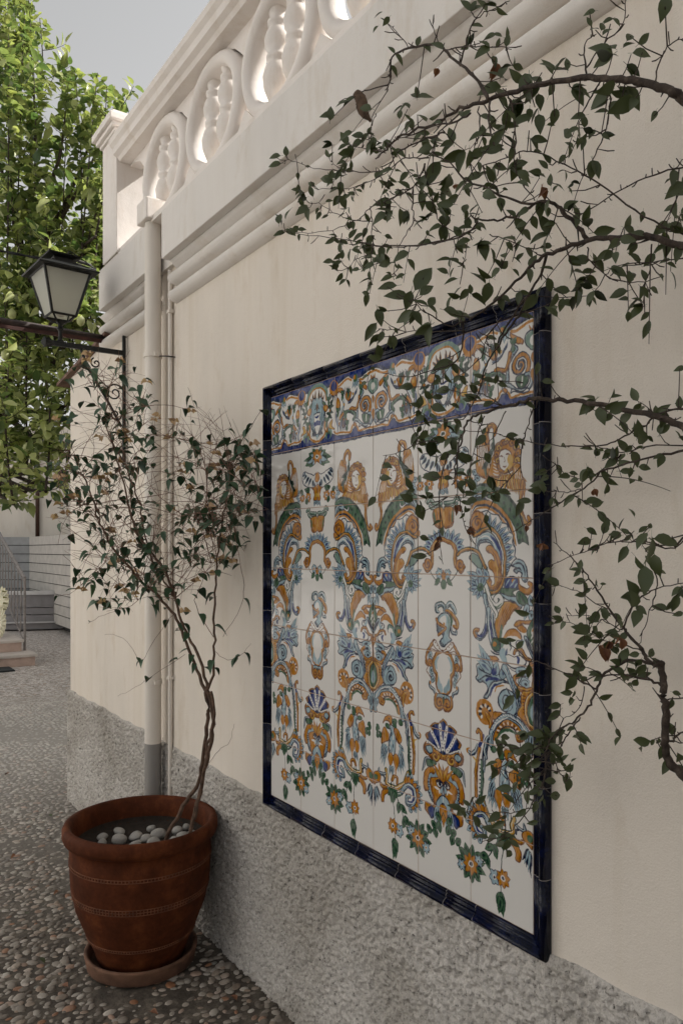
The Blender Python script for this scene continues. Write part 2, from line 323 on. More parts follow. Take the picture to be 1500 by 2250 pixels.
for o in [o for o in bpy.data.objects if o.name.startswith(('moulding_roll','cove'))]:
    for q in o.data.polygons: q.use_smooth=len(q.vertices)==4 
# balustrade
bal=empty('balustrade',(0,1.2,3.063),'pierced white balustrade of rings and turned balusters above the wall','balustrade')
pr=[(-.085,3.515),(-.095,3.53),(-.115,3.54),(-.12,3.565),(-.135,3.58),(-.14,3.60),(-.13,3.618),(-.09,3.632),(.09,3.632),(.12,3.60),(.10,3.54),(.07,3.515)]
g=MB(); g.extr(pr,-3,3.80); g.obj('top_rail',M_WHITE,bal)
g=MB(); g.box(-.082,-3,3.064,.07,3.80,3.088); g.obj('base_rail',M_WHITE,bal)
R0=.226
def ring_mesh():
    g=MB(); n=40; pr=[(-.030,-.027),(-.045,-.012),(-.045,.010),(-.030,.026),(.030,.026),(.038,0),(.030,-.027)]
    v=[];f=[];m_=len(pr)
    for k in range(n):
        a=2*math.pi*k/n
        for x,d in pr: v.append((x,(R0-.024+d)*1.10*math.cos(a),(R0-.024+d)*math.sin(a)*.985))
    for k in range(n):
        for j in range(m_): f.append((k*m_+j,k*m_+(j+1)%m_,((k+1)%n)*m_+(j+1)%m_,((k+1)%n)*m_+j))
    g.add(v,f); return g.mesh('ring')
def turned(): 
    g=MB(); g.lathe([(.001,-.19),(.026,-.19),(.028,-.172),(.020,-.165),(.034,-.14),(.050,-.10),(.053,-.065),(.044,-.03),(.030,-.012),(.040,-.004),(.040,.008),(.030,.014),(.044,.04),(.047,.065),(.038,.095),(.026,.11),(.036,.118),(.036,.130),(.024,.14),(.032,.16),(.034,.185),(.001,.19)],n=16); return g.mesh('turned_baluster')
RM=ring_mesh(); TM=turned(); RM.materials.append(M_WHITE); TM.materials.append(M_WHITE)
for me in (RM,TM):
    b=bmesh.new(); b.from_mesh(me); bmesh.ops.recalc_face_normals(b,faces=b.faces); b.to_mesh(me); b.free()
    for q in me.polygons: q.use_smooth=True
def spandrel(sgn):
    g=MB(); v=[];n=7
    for x in (-.03,.03):
        for i in range(n): t=i/(n-1); v.append((x,-.255+.51*t,0)) 
        for i in range(n):
            t=i/(n-1); yy=-.255+.51*t; d=abs(yy); v.append((x,yy,sgn*(.012+.105*math.exp(-(d/.075)**2))))
    f=[]
    for i in range(n-1): f+= [(i,i+1,n+i+1,n+i),(2*n+i,3*n+i,3*n+i+1,2*n+i+1),(n+i,n+i+1,3*n+i+1,3*n+i),(i,2*n+i,2*n+i+1,i+1)]
    g.add(v,f); return g
yc=3.318
SPm=None
while yc>-1.6:
    link('ring',RM,None,bal,Matrix.Translation((-.012,yc,3.301)))
    for s_ in (-.066,.066): 
        link('baluster',TM,None,bal,Matrix.Translation((0,yc+s_,3.30))@Matrix.Diagonal((1.0,1.05,1,1)))
    for sg,zz in ((1,3.087),(-1,3.517)):
        g=spandrel(sg); g.obj('spandrel',M_WHITE,bal,M=Matrix.Translation((0,yc-.2555,zz)))
    yc-=.511
for sg,zz in ((1,3.087),(-1,3.517)): spandrel(sg).obj('spandrel',M_WHITE,bal,M=Matrix.Translation((0,3.318+.2555,zz)))
pil=empty('balustrade_pier',(0,3.9,3.063),'square white pier with moulded cap ending the balustrade beside the tree','pier')
g=MB(); g.box(-.10,3.80,3.064,.10,4.02,3.66); g.obj('shaft',M_WHITE,pil,bev=.004)
for k,(e,z0,z1) in enumerate(((.012,3.6605,3.678),(.028,3.6785,3.70),(.045,3.7005,3.735),(.030,3.7355,3.752))):
    g=MB(); g.box(-.10-e,3.80-e,z0,.10+e,4.02+e,z1); g.obj('cap_moulding',M_WHITE,pil,bev=.005)
g=MB(); g.hexa([(-.12,3.78,3.7525),(.12,3.78,3.7525),(.12,4.04,3.7525),(-.12,4.04,3.7525),(-.02,3.88,3.80),(.02,3.88,3.80),(.02,3.94,3.80),(-.02,3.94,3.80)]); g.obj('cap_top',M_WHITE,pil)
# ------------------------------------------------------------------ pipes
dp=empty('downpipe',(-.062,3.40,0),'thick cream rain pipe with grey painted foot behind the potted shrub','pipe')
g=MB(); g.lathe([(.037,.705),(.037,3.07)],(-.062,3.40,0),24); g.obj('pipe_shaft',M_PIPE,dp,True)
g=MB(); g.lathe([(.0375,0),(.0375,.7045)],(-.062,3.40,0),24); g.obj('grey_foot',M_PIPEG,dp,True)
g=MB(); g.box(-.115,3.345,3.072,-.004,3.47,3.17); g.obj('collar',M_WHITE,dp,bev=.008)
for z in (.985,2.47):
    g=MB(); g.lathe([(.037,z-.011),(.0415,z-.010),(.0415,z+.010),(.037,z+.011)],(-.062,3.40,0),24); g.box(-.072,3.350,z-.010,-.05,3.362,z+.010); g.lathe([(.001,-.006),(.008,-.006),(.008,.004),(.001,.004)],(-.061,3.355,z),8,'x')
    g.obj('pipe_clip',M_PIPE,dp)
g=MB(); g.tube([(-.05,3.36,2.462),(-.03,3.30,2.452),(0,3.29,2.45)],.003,5); g.obj('clip_spike',M_METAL,dp)
cdt=empty('conduit',(-.013,3.30,0),'thin cream conduit running down the wall beside the thick rain pipe','conduit')
g=MB(); g.tube([(-.013,3.315,z) for z in (.02,.7,1.5,2.3,2.70,2.845)],.0105,10); g.obj('tube',M_PIPE,cdt,True)
for z in (1.0,1.9,2.65):
    g=MB(); g.box(-.026,3.298,z,-.0005,3.332,z+.016); g.obj('clip',M_PIPE,cdt,bev=.003)
for y0,z0 in ((3.285,2.715),(3.285,2.792)):
    pass
# ------------------------------------------------------------------ tile panel
ART={'half':[['F','c',['n',.015],[-.1,-.03,.5,-.03,1,-.03,1.6,-.03,1.6,.06,1.4,.05,1.28,.16,1.2,.13,1.12,.13,.9,.12,.75,.08,.62,.06,.5,.12,.3,.13,.1,.07,-.1,.05]],
['S','o',[.035,0],[-.05,.1,.1,.11,.25,.17,.33,.16]],
['S','o',[.035,0],[.55,.13,.65,.1,.78,.13,.88,.16]],
['P','b',[.045,'n',None],[.42,.14,.33,.2,.42,.14,.38,.25,.43,.14,.45,.27,.45,.14,.52,.25]],
['D','g',[.12],[.45,.12]],
['D','o',[.07],[.47,.11]],
['P','n',[.03,'n',None],[1.02,.2,.88,.27,1.02,.2,.92,.34,1.02,.2,.98,.38,1.02,.2,1.05,.38,1.02,.2,1.11,.34,1.02,.2,1.16,.27]],
['D','o',[.25],[1.02,.17]],
['D','c',[.17],[1.02,.14]],
['S','m',[.06,0],[1.2,.3,1.24,.16,1.36,.07,1.5,.05,1.6,.05]],
['S','o',[.025,0],[1.23,.32,1.27,.19,1.38,.11,1.5,.09,1.6,.09]],
['F','c',['n',.015],[-.1,.94,.3,.93,.42,.86,.5,.86,.58,.93,.9,.92,1.05,.88,1.2,.84,1.3,.92,1.5,.98,1.6,.98,1.6,1.02,-.1,1.02]],
['S','o',[.03,0],[-.05,.91,.2,.9,.34,.92,.38,.86,.45,.81,.52,.83,.57,.9,.66,.9,.78,.88,.95,.88,1.02,.84]],
['D','m',[.2],[1.17,.85]],
['D','g',[.12],[1.17,.87]],
['D','c',[.09],[1.17,.9]],
['S','o',[.035,0],[1.27,.8,1.3,.88,1.4,.93,1.5,.94,1.6,.94]],
['F','b',['n',.015],[.313,.303,.24,.358,.313,.453,.368,.552,.377,.723,.424,.706,.396,.548,.35,.404]],
['X','o',[.05,1.5,1,'n'],[.203,.567,.087,.658]],
['F','g',['n',.015],[.258,.686,.078,.702,.095,.805,.167,.838,.24,.796]],
['S','w',[.02,0],[.167,.71,.176,.794]],
['O','b',[.03,0,'n'],[.113,.686,.042,.707,.033,.793,.095,.858,.24,.849,.368,.767,.443,.746,.462,.798,.424,.825]],
['F','o',['r',.012],[.462,.787,.405,.806,.424,.841,.465,.819]],
['F','w',['n',.015],[.35,.861,.313,.818,.185,.872,.087,.848,.078,.887,.185,.883,.276,.85]],
['O','g',[.04,0,'n'],[.48,.73,.443,.66,.556,.594,.671,.588,.769,.635,.798,.708,.749,.792]],
['X','o',[.035,1,-1,'r'],[.71,.742,.749,.798]],
['S','s',[.02,1],[.396,.256,.424,.349,.518,.409,.642,.422]],
['S','n',[.02,1],[.412,.277,.445,.369,.531,.424,.642,.436]],
['S','s',[.02,1],[.429,.298,.465,.389,.543,.439,.642,.451]],
['S','n',[.02,1],[.445,.319,.486,.41,.556,.454,.642,.466]],
['F','o',['r',.012],[.71,.301,.652,.278,.537,.308,.556,.37,.594,.43,.671,.395]],
['D','y',[.06],[.633,.352]],
['F','o',['r',.012],[.948,.261,.908,.201,.848,.189,.788,.221,.769,.302,.828,.27,.898,.247,.928,.309]],
['F','o',['r',.012],[.958,.394,.918,.344,.858,.388,.848,.478,.908,.536,.958,.484]],
['D','y',[.05],[.898,.415]],
['S','n',[.02,1],[.908,.536,.938,.633,.888,.741,.828,.827]],
['S','s',[.035,1],[.948,.53,.968,.662,.918,.781,.928,.87]],
['S','b',[.03,1],[.788,.31,.73,.43,.808,.529,.858,.588]],
['S','n',[.02,1],[.788,.376,.749,.494,.828,.615,.888,.696]],
['F','o',['r',.012],[.868,.665,.769,.579,.691,.58,.769,.646,.838,.692]],
['F','o',['r',.012],[.35,.167,.313,.196,.167,.285,.158,.34,.258,.302,.331,.246]],
['O','o',[.03,0,'r'],[.35,.404,.377,.507,.424,.576,.537,.548]],
['P','o',[.04,'r',None],[-.011,.296,-.011,.117,-.011,.296,.06,.136]],
['F','m',['n',.015],[-.011,.222,.095,.224,.131,.292,.095,.372,-.011,.421]],
['D','w',[.12],[-.011,.317]],
['P','o',[.05,'r',None],[-.002,.462,.007,.565,.007,.649,.01,.796]],
['P','n',[.03,'o',None],[1.447,.27,1.447,.119,1.404,.277,1.362,.157,1.362,.296,1.298,.225]],
['F','b',['n',.015],[1.447,.27,1.34,.311,1.288,.434,1.277,.585,1.319,.694,1.383,.778,1.447,.793]],
['F','b',None,[1.44,.3,1.6,.3,1.6,.86,1.46,.86]],
['F','w',['n',.015],[1.41,.5,1.45,.49,1.6,.49,1.6,.83,1.5,.83,1.43,.75,1.41,.62]],
['F','c',None,[1.415,.63,1.6,.61,1.6,.67,1.42,.69]],
['F','c',None,[1.45,.53,1.6,.55,1.6,.57,1.46,.56]],
['S','r',[.05,1],[1.5,.33,1.5,.46]],
['S','d',[.02,1],[1.44,.44,1.47,.4,1.46,.36]],
['S','n',[.015,1],[1.36,.38,1.35,.5,1.37,.66,1.42,.8]],
['P','n',[.028,'n',None],[1.447,.781,1.447,.874,1.426,.784,1.394,.869,1.394,.782,1.34,.858]],
['F','g',['n',.015],[1.362,.307,1.256,.37,1.277,.401,1.34,.38]],
['F','o',['r',.012],[1.33,.405,1.235,.396,1.183,.45,1.235,.499,1.309,.477]],
['D','y',[.05],[1.256,.444]],
['S','n',[.02,1],[1.267,.495,1.235,.625]],
['O','g',[.03,1,'d'],[1.029,.338,1.09,.419,1.131,.549,1.173,.657]],
['P','d',[.035,'d',None],[1.111,.393,1.029,.36,1.121,.437,1.018,.441,1.131,.503,1.029,.541,1.152,.568,1.049,.628,1.131,.458,1.193,.403,1.152,.546,1.235,.522]],
['F','o',['r',.012],[1.277,.642,1.193,.654,1.193,.756,1.214,.834,1.298,.766]],
['S','w',[.025,1],[1.246,.669,1.256,.794]],
['F','y',['r',.012],[1.173,.748,1.111,.665,1.049,.651,1.069,.739,1.008,.803,1.111,.779]],
['P','g',[.045,'d',None],[.7,.62,.76,.55,.7,.62,.65,.56,.7,.64,.72,.72]],
['P','g',[.045,'d',None],[.78,.3,.84,.23,.78,.3,.73,.24,.78,.32,.8,.4]],
['P','g',[.045,'d',None],[.9,.55,.96,.48,.9,.55,.85,.49,.9,.57,.92,.65]],
['P','g',[.045,'d',None],[.62,.3,.68,.23,.62,.3,.57,.24,.62,.32,.64,.4]],
['P','g',[.045,'d',None],[.3,.3,.36,.23,.3,.3,.25,.24,.3,.32,.32,.4]],
['P','g',[.045,'d',None],[1.16,.33,1.22,.26,1.16,.33,1.11,.27,1.16,.35,1.18,.43]],
['P','g',[.045,'d',None],[1.22,.66,1.28,.59,1.22,.66,1.17,.6,1.22,.68,1.24,.76]],
['P','g',[.045,'d',None],[.66,.78,.72,.71,.66,.78,.61,.72,.66,.8,.68,.88]],
['D','r',[.05],[.58,.55]],
['D','o',[.036],[.58,.55]],
['D','r',[.05],[.74,.46]],
['D','y',[.036],[.74,.46]],
['D','r',[.05],[.86,.74]],
['D','o',[.036],[.86,.74]],
['D','r',[.05],[1.13,.5]],
['D','o',[.036],[1.13,.5]],
['D','r',[.05],[.25,.62]],
['D','o',[.036],[.25,.62]],
['D','r',[.05],[.5,.35]],
['D','y',[.036],[.5,.35]],
['S','n',[.012,1],[.6,.2,.62,.27,.6,.33]],
['S','n',[.012,1],[.63,.22,.65,.27,.63,.33]],
['S','n',[.012,1],[.66,.2,.68,.27,.66,.33]],
['S','n',[.012,1],[.69,.22,.71,.27,.69,.33]],
['S','n',[.012,1],[.72,.2,.74,.27,.72,.33]],
['S','n',[.012,1],[.75,.22,.77,.27,.75,.33]],
['S','n',[.016,1],[.7,.86,.715,.76,.7,.7]],
['S','s',[.016,1],[.725,.86,.737,.76,.72,.7]],
['S','n',[.016,1],[.75,.86,.759,.76,.74,.7]],
['S','s',[.016,1],[.775,.86,.781,.76,.76,.7]],
['S','n',[.016,1],[.8,.86,.803,.76,.78,.7]],
['S','s',[.016,1],[.825,.86,.825,.76,.8,.7]],
['S','n',[.016,1],[.85,.86,.847,.76,.82,.7]],
['P','g',[.1,'d','d'],[1.469,1.163,1.359,1.047]],
['P','g',[.1,'d','d'],[1.41,1.188,1.242,1.105]],
['P','g',[.1,'d','d'],[1.393,1.199,1.094,1.219]],
['P','g',[.1,'d','d'],[1.41,1.215,1.127,1.315]],
['P','g',[.1,'d','d'],[1.444,1.221,1.275,1.337]],
['P','b',[.06,'n',None],[1.427,1.195,1.309,1.134,1.393,1.217,1.209,1.262,1.444,1.212,1.376,1.319]],
['R','o',[7,'d','r'],[1.487,1.185,1.359,1.197]],
['F','w',['n',.015],[1.469,1.476,1.393,1.473,1.275,1.446,1.111,1.406,1.046,1.448,1.046,1.546,1.111,1.613,1.242,1.658,1.376,1.685,1.444,1.736,1.487,1.733]],
['P','n',[.045,'b',None],[1.41,1.591,1.444,1.717]],
['P','n',[.045,'b',None],[1.376,1.557,1.376,1.667]],
['P','n',[.045,'b',None],[1.309,1.526,1.225,1.641]],
['P','n',[.045,'b',None],[1.242,1.495,1.127,1.612]],
['P','n',[.045,'b',None],[1.176,1.464,1.062,1.545]],
['P','n',[.045,'b',None],[1.127,1.432,1.046,1.475]],
['P','n',[.045,'b',None],[1.444,1.515,1.461,1.587]],
['P','o',[.08,'r',None],[1.478,1.577,1.478,1.439]],
['F','o',['r',.012],[1.487,1.659,1.41,1.674,1.342,1.669,1.393,1.721,1.418,1.792,1.393,1.867,1.444,1.91,1.487,1.908]],
['D','y',[.07],[1.469,1.799]],
['P','b',[.04,'n','n'],[1.469,1.9,1.495,1.972,1.444,1.901,1.401,1.981]],
['R','o',[8,'n','r'],[1.225,1.822,1.127,1.828]],
['R','o',[8,'n','r'],[1.046,1.823,.965,1.855]],
['P','g',[.07,'d','d'],[1.209,1.732,1.275,1.655,1.225,1.713,1.111,1.685,1.046,1.743,.981,1.703,1.176,1.861,1.176,1.933]],
['P','b',[.06,'n','n'],[.918,1.751,.949,1.696,.918,1.804,.839,1.809,.926,1.839,.949,1.927]],
['F','o',['r',.012],[.902,1.708,.902,1.531,.878,1.4,.823,1.308,.714,1.353,.668,1.506,.683,1.644,.592,1.772,.714,1.817,.854,1.773]],
['S','w',[.016,1],[.87,1.365,.873,1.489,.867,1.666]],
['S','w',[.016,1],[.845,1.376,.847,1.502,.836,1.675]],
['S','w',[.016,1],[.82,1.388,.82,1.514,.804,1.685]],
['S','w',[.016,1],[.795,1.399,.793,1.527,.773,1.694]],
['S','w',[.016,1],[.77,1.41,.767,1.54,.742,1.703]],
['S','w',[.016,1],[.745,1.421,.74,1.552,.711,1.712]],
['S','w',[.016,1],[.72,1.432,.714,1.565,.68,1.721]],
['S','r',[.009,1],[.859,1.349,.861,1.49,.851,1.676]],
['S','r',[.009,1],[.834,1.36,.834,1.503,.82,1.685]],
['S','r',[.009,1],[.809,1.371,.807,1.515,.789,1.694]],
['S','r',[.009,1],[.784,1.382,.781,1.528,.758,1.704]],
['S','r',[.009,1],[.759,1.393,.754,1.541,.727,1.713]],
['S','r',[.009,1],[.734,1.404,.728,1.553,.696,1.722]],
['S','r',[.009,1],[.71,1.415,.702,1.566,.665,1.731]],
['O','o',[.045,0,'r'],[.722,1.37,.737,1.29,.699,1.215,.638,1.195,.592,1.243,.6,1.303]],
['P','o',[.12,'r',None],[.509,1.778,.792,1.865,.509,1.795,.714,1.922,.502,1.804,.607,1.945]],
['P','y',[.055,'r',None],[.54,1.748,.742,1.865]],
['P','o',[.055,'r',None],[.529,1.762,.715,1.895]],
['P','y',[.055,'r',None],[.515,1.775,.677,1.922]],
['P','o',[.055,'r',None],[.496,1.787,.629,1.945]],
['P','y',[.055,'r',None],[.475,1.796,.574,1.964]],
['P','o',[.055,'r',None],[.452,1.803,.513,1.978]],
['P','y',[.055,'r',None],[.427,1.808,.45,1.986]],
['P','o',[.055,'r',None],[.402,1.81,.385,1.99]],
['P','y',[.055,'r',None],[.377,1.809,.322,1.988]],
['P','o',[.055,'r',None],[.354,1.805,.263,1.982]],
['P','y',[.055,'r',None],[.332,1.799,.21,1.97]],
['P','o',[.055,'r',None],[.314,1.79,.164,1.953]],
['P','y',[.055,'r',None],[.299,1.779,.127,1.932]],
['P','o',[.055,'r',None],[.289,1.767,.1,1.907]],
['F','o',['r',.012],[.638,1.578,.584,1.53,.547,1.689,.487,1.779,.547,1.827,.699,1.783,.668,1.68]],
['S','w',[.014,1],[.63,1.613,.584,1.638,.539,1.629]],
['S','w',[.014,1],[.63,1.652,.584,1.677,.539,1.672]],
['S','w',[.014,1],[.63,1.692,.584,1.716,.539,1.715]],
['S','w',[.014,1],[.63,1.731,.584,1.755,.539,1.758]],
['S','w',[.014,1],[.63,1.77,.584,1.794,.539,1.801]],
['F','o',['r',.012],[.6,1.512,.562,1.42,.442,1.396,.31,1.425,.237,1.508,.211,1.594,.244,1.693,.295,1.757,.412,1.797,.532,1.759,.584,1.651]],
['X','o',[.028,1,1,'r'],[.518,1.697,.479,1.7]],
['X','y',[.028,1,1,'r'],[.559,1.627,.52,1.63]],
['X','o',[.028,1,1,'r'],[.566,1.548,.526,1.552]],
['X','y',[.028,1,1,'r'],[.535,1.478,.496,1.482]],
['X','o',[.028,1,1,'r'],[.476,1.433,.437,1.436]],
['X','y',[.028,1,1,'r'],[.401,1.421,.362,1.425]],
['X','o',[.028,1,1,'r'],[.326,1.446,.288,1.449]],
['X','y',[.028,1,1,'r'],[.268,1.501,.231,1.504]],
['X','o',[.028,1,1,'r'],[.239,1.575,.202,1.578]],
['X','y',[.028,1,1,'r'],[.245,1.651,.208,1.654]],
['X','o',[.028,1,1,'r'],[.285,1.714,.247,1.716]],
['F','w',['r',.012],[.494,1.512,.412,1.493,.339,1.542,.317,1.62,.332,1.704,.405,1.76,.479,1.741,.524,1.673,.532,1.578]],
['F','y',None,[.361,1.565,.302,1.604,.313,1.705,.395,1.775,.442,1.773,.368,1.701,.383,1.632]],
['S','r',[.01,1],[.547,1.455,.502,1.408,.427,1.432]],
['S','r',[.01,1],[.494,1.453,.451,1.412,.383,1.446]],
['S','r',[.01,1],[.442,1.451,.401,1.417,.339,1.46]],
['S','r',[.01,1],[.39,1.449,.351,1.421,.295,1.474]],
['S','r',[.01,1],[.339,1.446,.301,1.426,.252,1.488]],
['S','r',[.016,1],[.524,1.578,.487,1.571,.457,1.583]],
['S','r',[.02,1],[.412,1.561,.376,1.556,.354,1.574]],
['S','r',[.012,1],[.435,1.585,.42,1.638,.442,1.649]],
['S','r',[.018,1],[.457,1.704,.42,1.713,.398,1.703]],
['F','o',['r',.012],[.31,1.79,.295,1.715,.252,1.684,.194,1.705,.163,1.8,.144,1.969,.209,2.008,.295,1.961]],
['S','w',[.014,1],[.278,1.733,.269,1.861,.266,1.962]],
['S','w',[.014,1],[.249,1.735,.237,1.863,.234,1.964]],
['S','w',[.014,1],[.22,1.737,.206,1.864,.203,1.966]],
['S','w',[.014,1],[.191,1.739,.174,1.866,.171,1.967]],
['O','g',[.035,1,'d'],[.625,1.301,.619,1.449,.683,1.557,.753,1.674,.745,1.789]],
['P','d',[.05,'d',None],[.638,1.413,.592,1.495,.653,1.507,.714,1.572,.699,1.547,.792,1.584,.73,1.641,.823,1.704]],
['P','y',[.04,'r',None],[.408,1.847,.347,1.994]],
['P','o',[.04,'r',None],[.371,1.849,.316,2.008]],
['P','y',[.04,'r',None],[.334,1.851,.285,2.022]],
['P','o',[.04,'r',None],[.297,1.854,.255,2.036]],
['P','y',[.04,'r',None],[.261,1.856,.224,2.05]],
['P','o',[.04,'r',None],[.224,1.858,.194,2.064]],
['P','y',[.04,'r',None],[.188,1.86,.164,2.078]],
['P','o',[.04,'r',None],[.152,1.862,.134,2.091]],
['O','o',[.035,0,'r'],[.164,1.897,.187,2.073,.182,2.233,.142,2.34,.09,2.385,.048,2.36,.072,2.324]],
['F','g',['d',.012],[.983,2,.958,1.926,.775,1.89,.566,1.942,.362,2.079,.202,2.285,.104,2.517,.075,2.623,.119,2.596,.172,2.583,.217,2.605,.27,2.435,.408,2.261,.566,2.156,.743,2.094,.908,2.106,.975,2.076]],
['S','d',[.04,1],[.975,1.944,.891,1.897,.759,1.889,.566,1.942,.362,2.079,.202,2.285,.104,2.517,.078,2.618]],
['D','d',[.045],[.534,2.08]],
['D','d',[.045],[.44,2.143]],
['D','d',[.045],[.362,2.218]],
['D','d',[.045],[.288,2.296]],
['D','d',[.045],[.24,2.386]],
['D','d',[.045],[.194,2.48]],
['D','d',[.045],[.167,2.556]],
['F','b',['n',.015],[.991,2.159,.975,2.038,.891,1.986,.792,1.981,.726,2.031,.743,2.076,.858,2.053,.908,2.097]],
['S','n',[.02,1],[.958,2.132,.908,2.032,.792,2.009]],
['O','w',[.02,1,'n'],[.743,2.058,.662,2.089,.622,2.063,.63,2.035]],
['S','o',[.05,1],[.983,2.188,.908,2.125,.743,2.108,.582,2.165,.424,2.279,.316,2.443,.247,2.631]],
['S','n',[.03,1],[.975,2.225,.891,2.154,.743,2.141,.598,2.192,.455,2.296,.347,2.442,.262,2.649]],
['S','o',[.03,1],[.975,2.244,.874,2.182,.743,2.168,.613,2.219,.487,2.313,.377,2.46,.27,2.693]],
['F','w',['n',.015],[.899,2.265,.825,2.23,.726,2.206,.646,2.254,.534,2.267,.487,2.349,.408,2.378,.377,2.46,.301,2.515,.301,2.604,.262,2.667,.27,2.747,.255,2.791,.347,2.873,.408,2.964,.432,2.784,.471,2.63,.566,2.502,.678,2.428,.808,2.416]],
['P','b',[.05,'n','c'],[.841,2.415,.891,2.251]],
['P','b',[.05,'n','c'],[.775,2.417,.751,2.223]],
['P','b',[.05,'n','c'],[.702,2.423,.67,2.235]],
['P','b',[.05,'n','c'],[.654,2.437,.566,2.284]],
['P','b',[.05,'n','c'],[.59,2.466,.487,2.331]],
['P','b',[.05,'n','c'],[.55,2.503,.408,2.396]],
['P','b',[.05,'n','c'],[.502,2.549,.362,2.46]],
['P','b',[.05,'n','c'],[.479,2.594,.308,2.532]],
['P','b',[.05,'n','c'],[.455,2.657,.301,2.622]],
['P','b',[.05,'n','c'],[.432,2.721,.27,2.684]],
['P','b',[.05,'n','c'],[.427,2.784,.27,2.756]],
['P','b',[.05,'n','c'],[.424,2.856,.331,2.837]],
['P','b',[.05,'n','c'],[.421,2.91,.362,2.9]],
['X','o',[.08,1.9,1,'r'],[.891,2.354,.983,2.46]],
['S','n',[.015,0],[.883,2.266,.958,2.301,.991,2.356,.966,2.422,.891,2.461,.825,2.425]],
['O','o',[.03,0,'d'],[.958,2.507,.858,2.489,.775,2.44,.662,2.437,.55,2.503,.468,2.639,.432,2.784,.44,2.964,.479,3.083,.566,3.167,.662,3.189,.718,3.154]],
['F','b',['n',.015],[.928,2.647,.908,2.545,.825,2.49,.743,2.468,.63,2.502,.542,2.603,.49,2.739,.479,2.847,.518,2.83,.566,2.739,.646,2.63,.743,2.588,.841,2.601,.874,2.657,.841,2.722,.899,2.713]],
['S','c',[.045,1],[.678,2.51,.582,2.593,.518,2.694,.494,2.802]],
['S','w',[.02,1],[.858,2.545,.759,2.509,.662,2.565,.582,2.666]],
['S','n',[.014,1],[.899,2.629,.841,2.564,.726,2.556,.63,2.611]],
['F','o',['r',.012],[.751,2.666,.694,2.629,.613,2.666,.55,2.739,.494,2.83,.479,2.947,.487,3.056,.566,3.14,.662,3.152,.718,3.099,.726,3.035,.678,3.01,.646,3.051,.662,3.097,.613,3.087,.59,3.04,.605,2.968,.678,2.905,.697,2.841,.654,2.799,.598,2.812,.622,2.758,.67,2.721,.702,2.717]],
['S','r',[.013,1],[.662,2.675,.582,2.767,.534,2.875,.534,3.012,.566,3.085]],
['S','y',[.02,1],[.582,2.83,.55,2.921,.55,3.058]],
['F','b',['n',.015],[.316,2.837,.255,2.791,.179,2.8,.119,2.861,.09,2.957,.082,3.019,.127,3.053,.172,3.021,.176,2.941,.224,2.924,.255,2.947,.288,2.908,.247,2.88,.316,2.863]],
['S','n',[.022,1],[.293,2.85,.209,2.835,.149,2.888,.127,2.984]],
['S','n',[.02,1],[.285,2.917,.224,2.884,.179,2.915]],
['F','c',['n',.015],[.408,3.009,.301,2.984,.224,3.031,.224,3.129,.347,3.137,.432,3.117,.424,3.054]],
['D','o',[.05],[.304,3.037]],
['S','b',[.02,1],[.408,3.09,.362,3.017]],
['S','b',[.02,1],[.347,3.106,.27,3.023]],
['S','b',[.02,1],[.285,3.122,.24,3.067]],
['F','o',['r',.012],[.221,2.987,.209,3.075,.157,3.109,.09,3.12,.053,3.092,.09,3.063,.06,3.036,.013,3.052,.013,3.131,.082,3.186,.172,3.176,.22,3.12]],
['F','g',['d',.012],[.455,3.123,.255,3.139,.308,3.176,.285,3.224,.51,3.183]],
['F','b',['n',.015],[.518,3.184,.285,3.224,.224,3.164,.157,3.259,.194,3.358,.285,3.282,.408,3.261]],
['F','g',['d',.012],[.24,3.165,.172,3.171,.067,3.273,.127,3.328,.255,3.263]],
['S','d',[.03,1],[.209,3.182,.119,3.302]],
['F','o',['r',.012],[.455,3.29,.285,3.291,.194,3.358,.27,3.407,.331,3.49,.424,3.604,.487,3.735,.534,3.766,.582,3.615,.566,3.468,.502,3.374]],
['S','r',[.01,1],[.408,3.315,.471,3.444,.534,3.611]],
['S','r',[.01,1],[.374,3.321,.443,3.447,.512,3.61]],
['S','r',[.01,1],[.34,3.326,.415,3.45,.49,3.608]],
['S','r',[.01,1],[.307,3.332,.387,3.453,.468,3.607]],
['S','r',[.01,1],[.273,3.337,.359,3.456,.446,3.606]],
['S','r',[.01,1],[.24,3.343,.331,3.459,.424,3.604]],
['S','w',[.05,1],[.255,3.388,.347,3.5,.455,3.642,.494,3.754]],
['S','g',[.04,1],[.479,3.553,.494,3.663,.518,3.774]],
['O','w',[.05,0,'d'],[.858,3.131,.775,3.082,.718,3.173,.654,3.28,.582,3.341,.51,3.32,.487,3.264,.534,3.221,.582,3.25,.566,3.286]],
['S','g',[.022,1],[.784,3.11,.726,3.21,.654,3.317,.566,3.358,.487,3.309]],
['O','w',[.035,1,'d'],[.702,3.227,.646,3.335,.566,3.422,.582,3.478]],
['P','b',[.065,'n','s'],[.841,3.14,1.025,3]],
['P','b',[.065,'n','s'],[.841,3.14,1.076,3.062]],
['P','b',[.065,'n','s'],[.841,3.14,1.059,3.165]],
['P','b',[.065,'n','s'],[.841,3.144,.975,3.228]],
['P','b',[.065,'n','s'],[.841,3.149,.883,3.281]],
['P','b',[.065,'n','s'],[.833,3.149,.8,3.249]],
['P','b',[.065,'n','s'],[.858,3.122,.924,2.955]],
['P','b',[.065,'n','s'],[.841,3.112,.825,2.944]],
['P','b',[.065,'n','s'],[.808,3.111,.743,2.98]],
['D','g',[.1],[.841,3.135]],
['D','d',[.04],[.844,3.13]],
['O','b',[.05,0,'n'],[.759,3.229,.718,3.384,.718,3.522,.735,3.615,.759,3.672,.825,3.742,.891,3.728,.916,3.683]],
['S','c',[.035,1],[.735,3.569,.759,3.672,.825,3.723,.883,3.709]],
['O','o',[.03,0,'r'],[.908,3.72,.933,3.675,.908,3.645,.866,3.643]],
